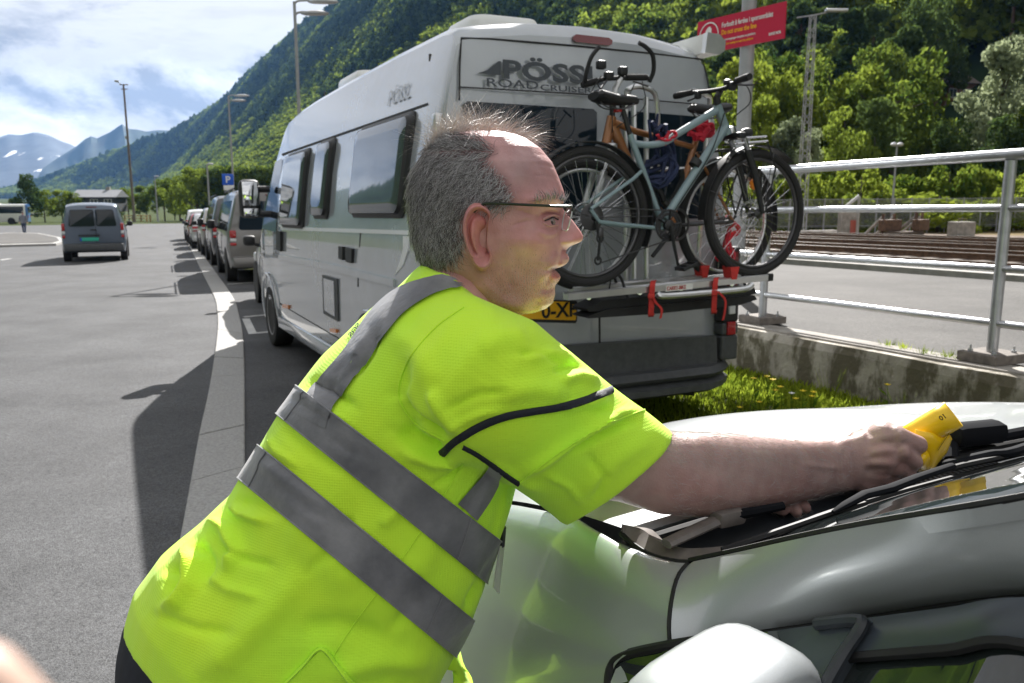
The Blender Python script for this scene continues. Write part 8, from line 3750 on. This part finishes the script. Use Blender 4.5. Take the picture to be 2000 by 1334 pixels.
# ---------------- glasses
M_gl = mat('spectacle_metal', (.03, .035, .03), .3, metal=.7)
M_lens = bpy.data.materials.new('spectacle_lens')
M_lens.use_nodes = True
nt = M_lens.node_tree
nt.nodes.clear()
oo, tr_, gg, mm, fr_ = [nt.nodes.new(k_) for k_ in ('ShaderNodeOutputMaterial', 'ShaderNodeBsdfTransparent', 'ShaderNodeBsdfGlossy', 'ShaderNodeMixShader', 'ShaderNodeFresnel')]
gg.inputs['Roughness'].default_value = .03
fr_.inputs[0].default_value = 1.6
nt.links.new(fr_.outputs[0], mm.inputs[0])
nt.links.new(tr_.outputs[0], mm.inputs[1])
nt.links.new(gg.outputs[0], mm.inputs[2])
nt.links.new(mm.outputs[0], oo.inputs[0])
gls = thing('glasses', at_((1040, 402, YH)), 'dark-framed rectangular glasses worn by the leaning man', 'glasses')
for s in (1, -1):
    mb = MB()
    mb.tube(smooth_poly([at_((930, 412, YH)) + [0, -s * .083, 0], at_((945, 400, YH)) + [0, -s * .083, 0], at_((960, 396, YH)) + [0, -s * .0835, 0], at_((1030, 399, YH)) + [0, -s * .0815, 0], at_((1098, 402, YH)) + [0, -s * .072, 0], at_((1108, 402, YH)) + [0, -s * .066, 0]], 26), .0021, 8, M_gl, flat=.8)
    mb.build('temple', None, gls)
    oc = at_((1104, 424, YH)) + np.array([0, -s * .036, 0])
    up = np.array([.20, 0, 1.0])
    up /= np.linalg.norm(up)
    lt_ = np.array([.10, -s * 1.0, 0])
    lt_ /= np.linalg.norm(lt_)
    pts = []
    for k in range(36):
        q = 2 * math.pi * k / 36
        cx, cy = math.copysign(abs(math.cos(q)) ** .55, math.cos(q)), math.copysign(abs(math.sin(q)) ** .6, math.sin(q))
        pts.append(oc + lt_ * (.027 * cx * (-1)) * -1 + up * (.0165 * cy))
    mb = MB()
    mb.tube([p for p in pts if p[2] > oc[2] + .004] if False else sorted([p for p in pts if p[2] > oc[2] + .006], key=lambda p: p[1]), .0013, 6, M_gl)
    mb.tube(pts, .0008, 6, M_clear, closed=True)
    mb.build('rim', None, gls)
    mb = MB()
    mb.add(pts, [tuple(range(36))], M_lens)
    mb.build('lens', None, gls, smooth=False, fix=False)
mb = MB()
b0 = at_((1106, 416, YH))
mb.tube(smooth_poly([b0 + [0, -.011, 0], b0 + [.004, 0, .003], b0 + [0, .011, 0]], 9), .0014, 6, M_gl)
mb.build('bridge', None, gls)

# ---------------- trousers and boots
M_trous = mat('navy_trousers', (.014, .016, .024), .85, var=.2, vscale=12, bump=.25, bscale=40, bdist=.004)
mb = MB()
mb.loft([body_ring(*t, n=36) for t in (((285, 1190), (640, 1450), 1.10, .185), ((240, 1225), (600, 1540), 1.10, .195), ((226, 1290), (570, 1640), 1.10, .195), ((224, 1370), (540, 1730), 1.10, .190))])
legs = []
for Y, fwd in ((.99, .02), (1.22, .06)):
    h0 = at_((395, 1540, Y))
    ft = np.array([h0[0] + fwd + .02, Y, mg_ + .10])
    kn = lerp(h0, ft, .48) + np.array([.05, 0, 0])
    legs.append(ft)
    mb.tube(smooth_poly([h0, lerp(h0, kn, .5) + [.01, 0, 0], kn, lerp(kn, ft, .5), ft], 16), list(np.interp(np.linspace(0, 4, 16), range(5), [.118, .098, .076, .072, .064])), 18)
tm_ = remeshed(mb, .008, 4)
tm_.materials.append(M_trous)
link('trousers', tm_, man, True, True, 180, fix=False)
for ft in legs:
    mb = MB()
    z0 = mg_
    mb.loft([oval((ft[0] - .02, ft[1], z0 + .20), .065, .055), oval((ft[0], ft[1], z0 + .10), .085, .055), oval((ft[0] + .06, ft[1], z0 + .06), .15, .052), oval((ft[0] + .07, ft[1], z0 + .02), .16, .055), oval((ft[0] + .07, ft[1], z0), .155, .052)], M_shoe)
    mb.build('boot', None, man)

# ---------------- badge and hanging vest edge
bdg = thing('badge', at_((978, 1090, 1.02)), 'white plastic identity card hanging from a clip on the shirt front', 'badge')
M_card = mat('card_plastic', (.62, .64, .58), .25, coat=.5)
mb = MB()
mb.plate([at_((975, 1066, 1.02)), at_((984, 1064, 1.04)), at_((973, 1160, 1.04)), at_((962, 1146, 1.02))], (.0015, -.0015, 0), M_card)
mb.build('card', None, bdg, smooth=False)
MB().tube([at_((983, 1030, 1.02)), at_((980, 1066, 1.03))], .004, 8, M_darksteel).build('clip', None, bdg)
mb = MB()
mb.grid([[at_((864 + 3 * k, 1262 + 9 * k, 1.06)) + np.array([0, .012 * math.sin(k * 1.2), 0]), at_((884 + 3 * k, 1250 + 12 * k, 1.075)), at_((890 + 5 * k, 1240 + 15 * k, 1.10)) + np.array([0, .01 * math.cos(k), 0])] for k in range(14)], M_hiv)
fl_ = mb.build('shirt_front', None, shirt, angle=60)
so = fl_.modifiers.new('thickness', 'SOLIDIFY')
so.thickness = .002

# ---------------- the yellow rolled thing in his hand
M_yellow = mat('yellow_vinyl', (.88, .56, .004), .35, coat=.35, var=.04, vscale=10)
yl = thing('parking_notice', at_((1820, 860, 1.225)), 'rolled yellow plastic parking notice held in the man\'s right hand', 'notice')
a_, b_ = at_((1772, 862, 1.235)), at_((1862, 808, 1.215))
mb = MB()
axd = (b_ - a_) / np.linalg.norm(b_ - a_)
e1 = np.cross(axd, [0, 1, 0])
e1 /= np.linalg.norm(e1)
e2 = np.cross(axd, e1)
rings = []
for t in np.linspace(0, 1, 5):
    c = lerp(a_, b_, t)
    r_ = []
    for k in range(44):
        q = 2 * math.pi * k / 32
        rad = .0235 - .0028 * k / 44
        r_.append(c + (e1 * math.cos(q) + e2 * math.sin(q)) * rad)
    rings.append(r_)
mb.loft(rings, M_yellow, closed=False)
ro = mb.build('roll', None, yl, angle=60)
so = ro.modifiers.new('thickness', 'SOLIDIFY')
so.thickness = .0012
mb = MB()
TL = smooth_poly([(1788, 838, 1.208), (1800, 842, 1.202), (1822, 846, 1.200), (1838, 856, 1.204), (1852, 848, 1.212), (1858, 858, 1.220)], 16)
BL = smooth_poly([(1784, 902, 1.216), (1792, 908, 1.208), (1806, 914, 1.204), (1818, 922, 1.206), (1830, 905, 1.214), (1848, 884, 1.222)], 16)
mb.grid([[at_(lerp(p, q, t) + np.array([0, 0, -.006 * math.sin(math.pi * t)])) for t in np.linspace(0, 1, 7)] for p, q in zip(TL, BL)], M_yellow)
sh = mb.build('folded_sheet', None, yl, angle=60)
so = sh.modifiers.new('thickness', 'SOLIDIFY')
so.thickness = .0012
mb = MB()
tg = []
for t in np.linspace(0, 1, 9):
    w = 19 * math.sin(math.pi * min(1, .25 + .75 * t) ** .9) ** .6 if t < 1 else 6
    c = lerp(np.array([1792, 884]), np.array([1810, 918]), t)
    nx, ny = .86, -.45
    cvx = .012 * math.sin(math.pi * t)
    tg.append([at(c[0] - nx * w * 1.2, c[1] - ny * w * 1.2 + 4, 1.196 - cvx), at(c[0], c[1], 1.190 - cvx), at(c[0] + nx * w, c[1] + ny * w, 1.196 - cvx)])
mb.grid(tg, M_yellow)
tn = mb.build('flap', None, yl, angle=80)
so = tn.modifiers.new('thickness', 'SOLIDIFY')
so.thickness = .0012
# printed marks
M_print = mat('dark_print', (.10, .07, .01), .5)
P = at_((1832, 880, 1.197))
xd = at_((1850, 852, 1.205)) - P
text('lettering', 'PARKERING', frame(P, xd, np.cross(np.cross(xd, ray(1840, 870)), xd) * -1), .0075, M_print, sh, 1.0, .0002, .0003)
P = at_((1838, 822, 1.193))
text('lettering', '01', frame(P, axd, np.cross(ray(1840, 820), axd) * -1), .010, M_print, ro, 1.0, .0003, .0003)

# ---------------- the photographer's finger, out of focus at the corner of the view
fg = thing('finger', at(-40, 1380, .06), 'blurred bare fingertip close to the camera in the lower left corner', 'finger')
mb = MB()
pts = [at(360, 2060, .06), at(230, 1760, .06), at(70, 1510, .06), at(-70, 1335, .06), at(-110, 1280, .0606)]
M_fing = mat('fair_skin', (.52, .36, .29), .5, var=.05, vscale=60, sss=.05)
P = smooth_poly(pts, 20)
mb.tube(P, list(np.interp(np.linspace(0, 4, 20), range(5), [.0045, .0044, .0042, .0038, .0018])), 20, M_skin)
mb.m(M_fing)
for _i in range(len(mb.mi)):
    mb.mi[_i] = mb.mats.index(M_fing)
mb.build('fingertip', None, fg)
nl_ = MB()
c = at(-80, 1400, .0575)
nl_.loft([oval((c[0], c[1], c[2] - .002), .002, .0006), oval((c[0], c[1], c[2]), .0025, .0007), oval((c[0], c[1], c[2] + .0025), .002, .0006)], mat('nail', (.62, .40, .33), .3))
nl_.build('nail', None, fg)
# ------------------------------------------------------------------ the air
mb = MB()
mb.box((-700, 2800, 250), (6400, 6800, 1000))
haze = mb.build('haze', None, None, smooth=False)
hm = bpy.data.materials.new('haze')
hm.use_nodes = True
hm.node_tree.nodes.clear()
ho = hm.node_tree.nodes.new('ShaderNodeOutputMaterial')
hv = hm.node_tree.nodes.new('ShaderNodeVolumePrincipled')
hv.inputs['Color'].default_value = (.24, .50, 1.0, 1)
hv.inputs['Density'].default_value = 0.000052
hv.inputs['Anisotropy'].default_value = 0.3
hm.node_tree.links.new(hv.outputs[0], ho.inputs['Volume'])
haze.data.materials.append(hm)
tag(haze, kind='stuff')
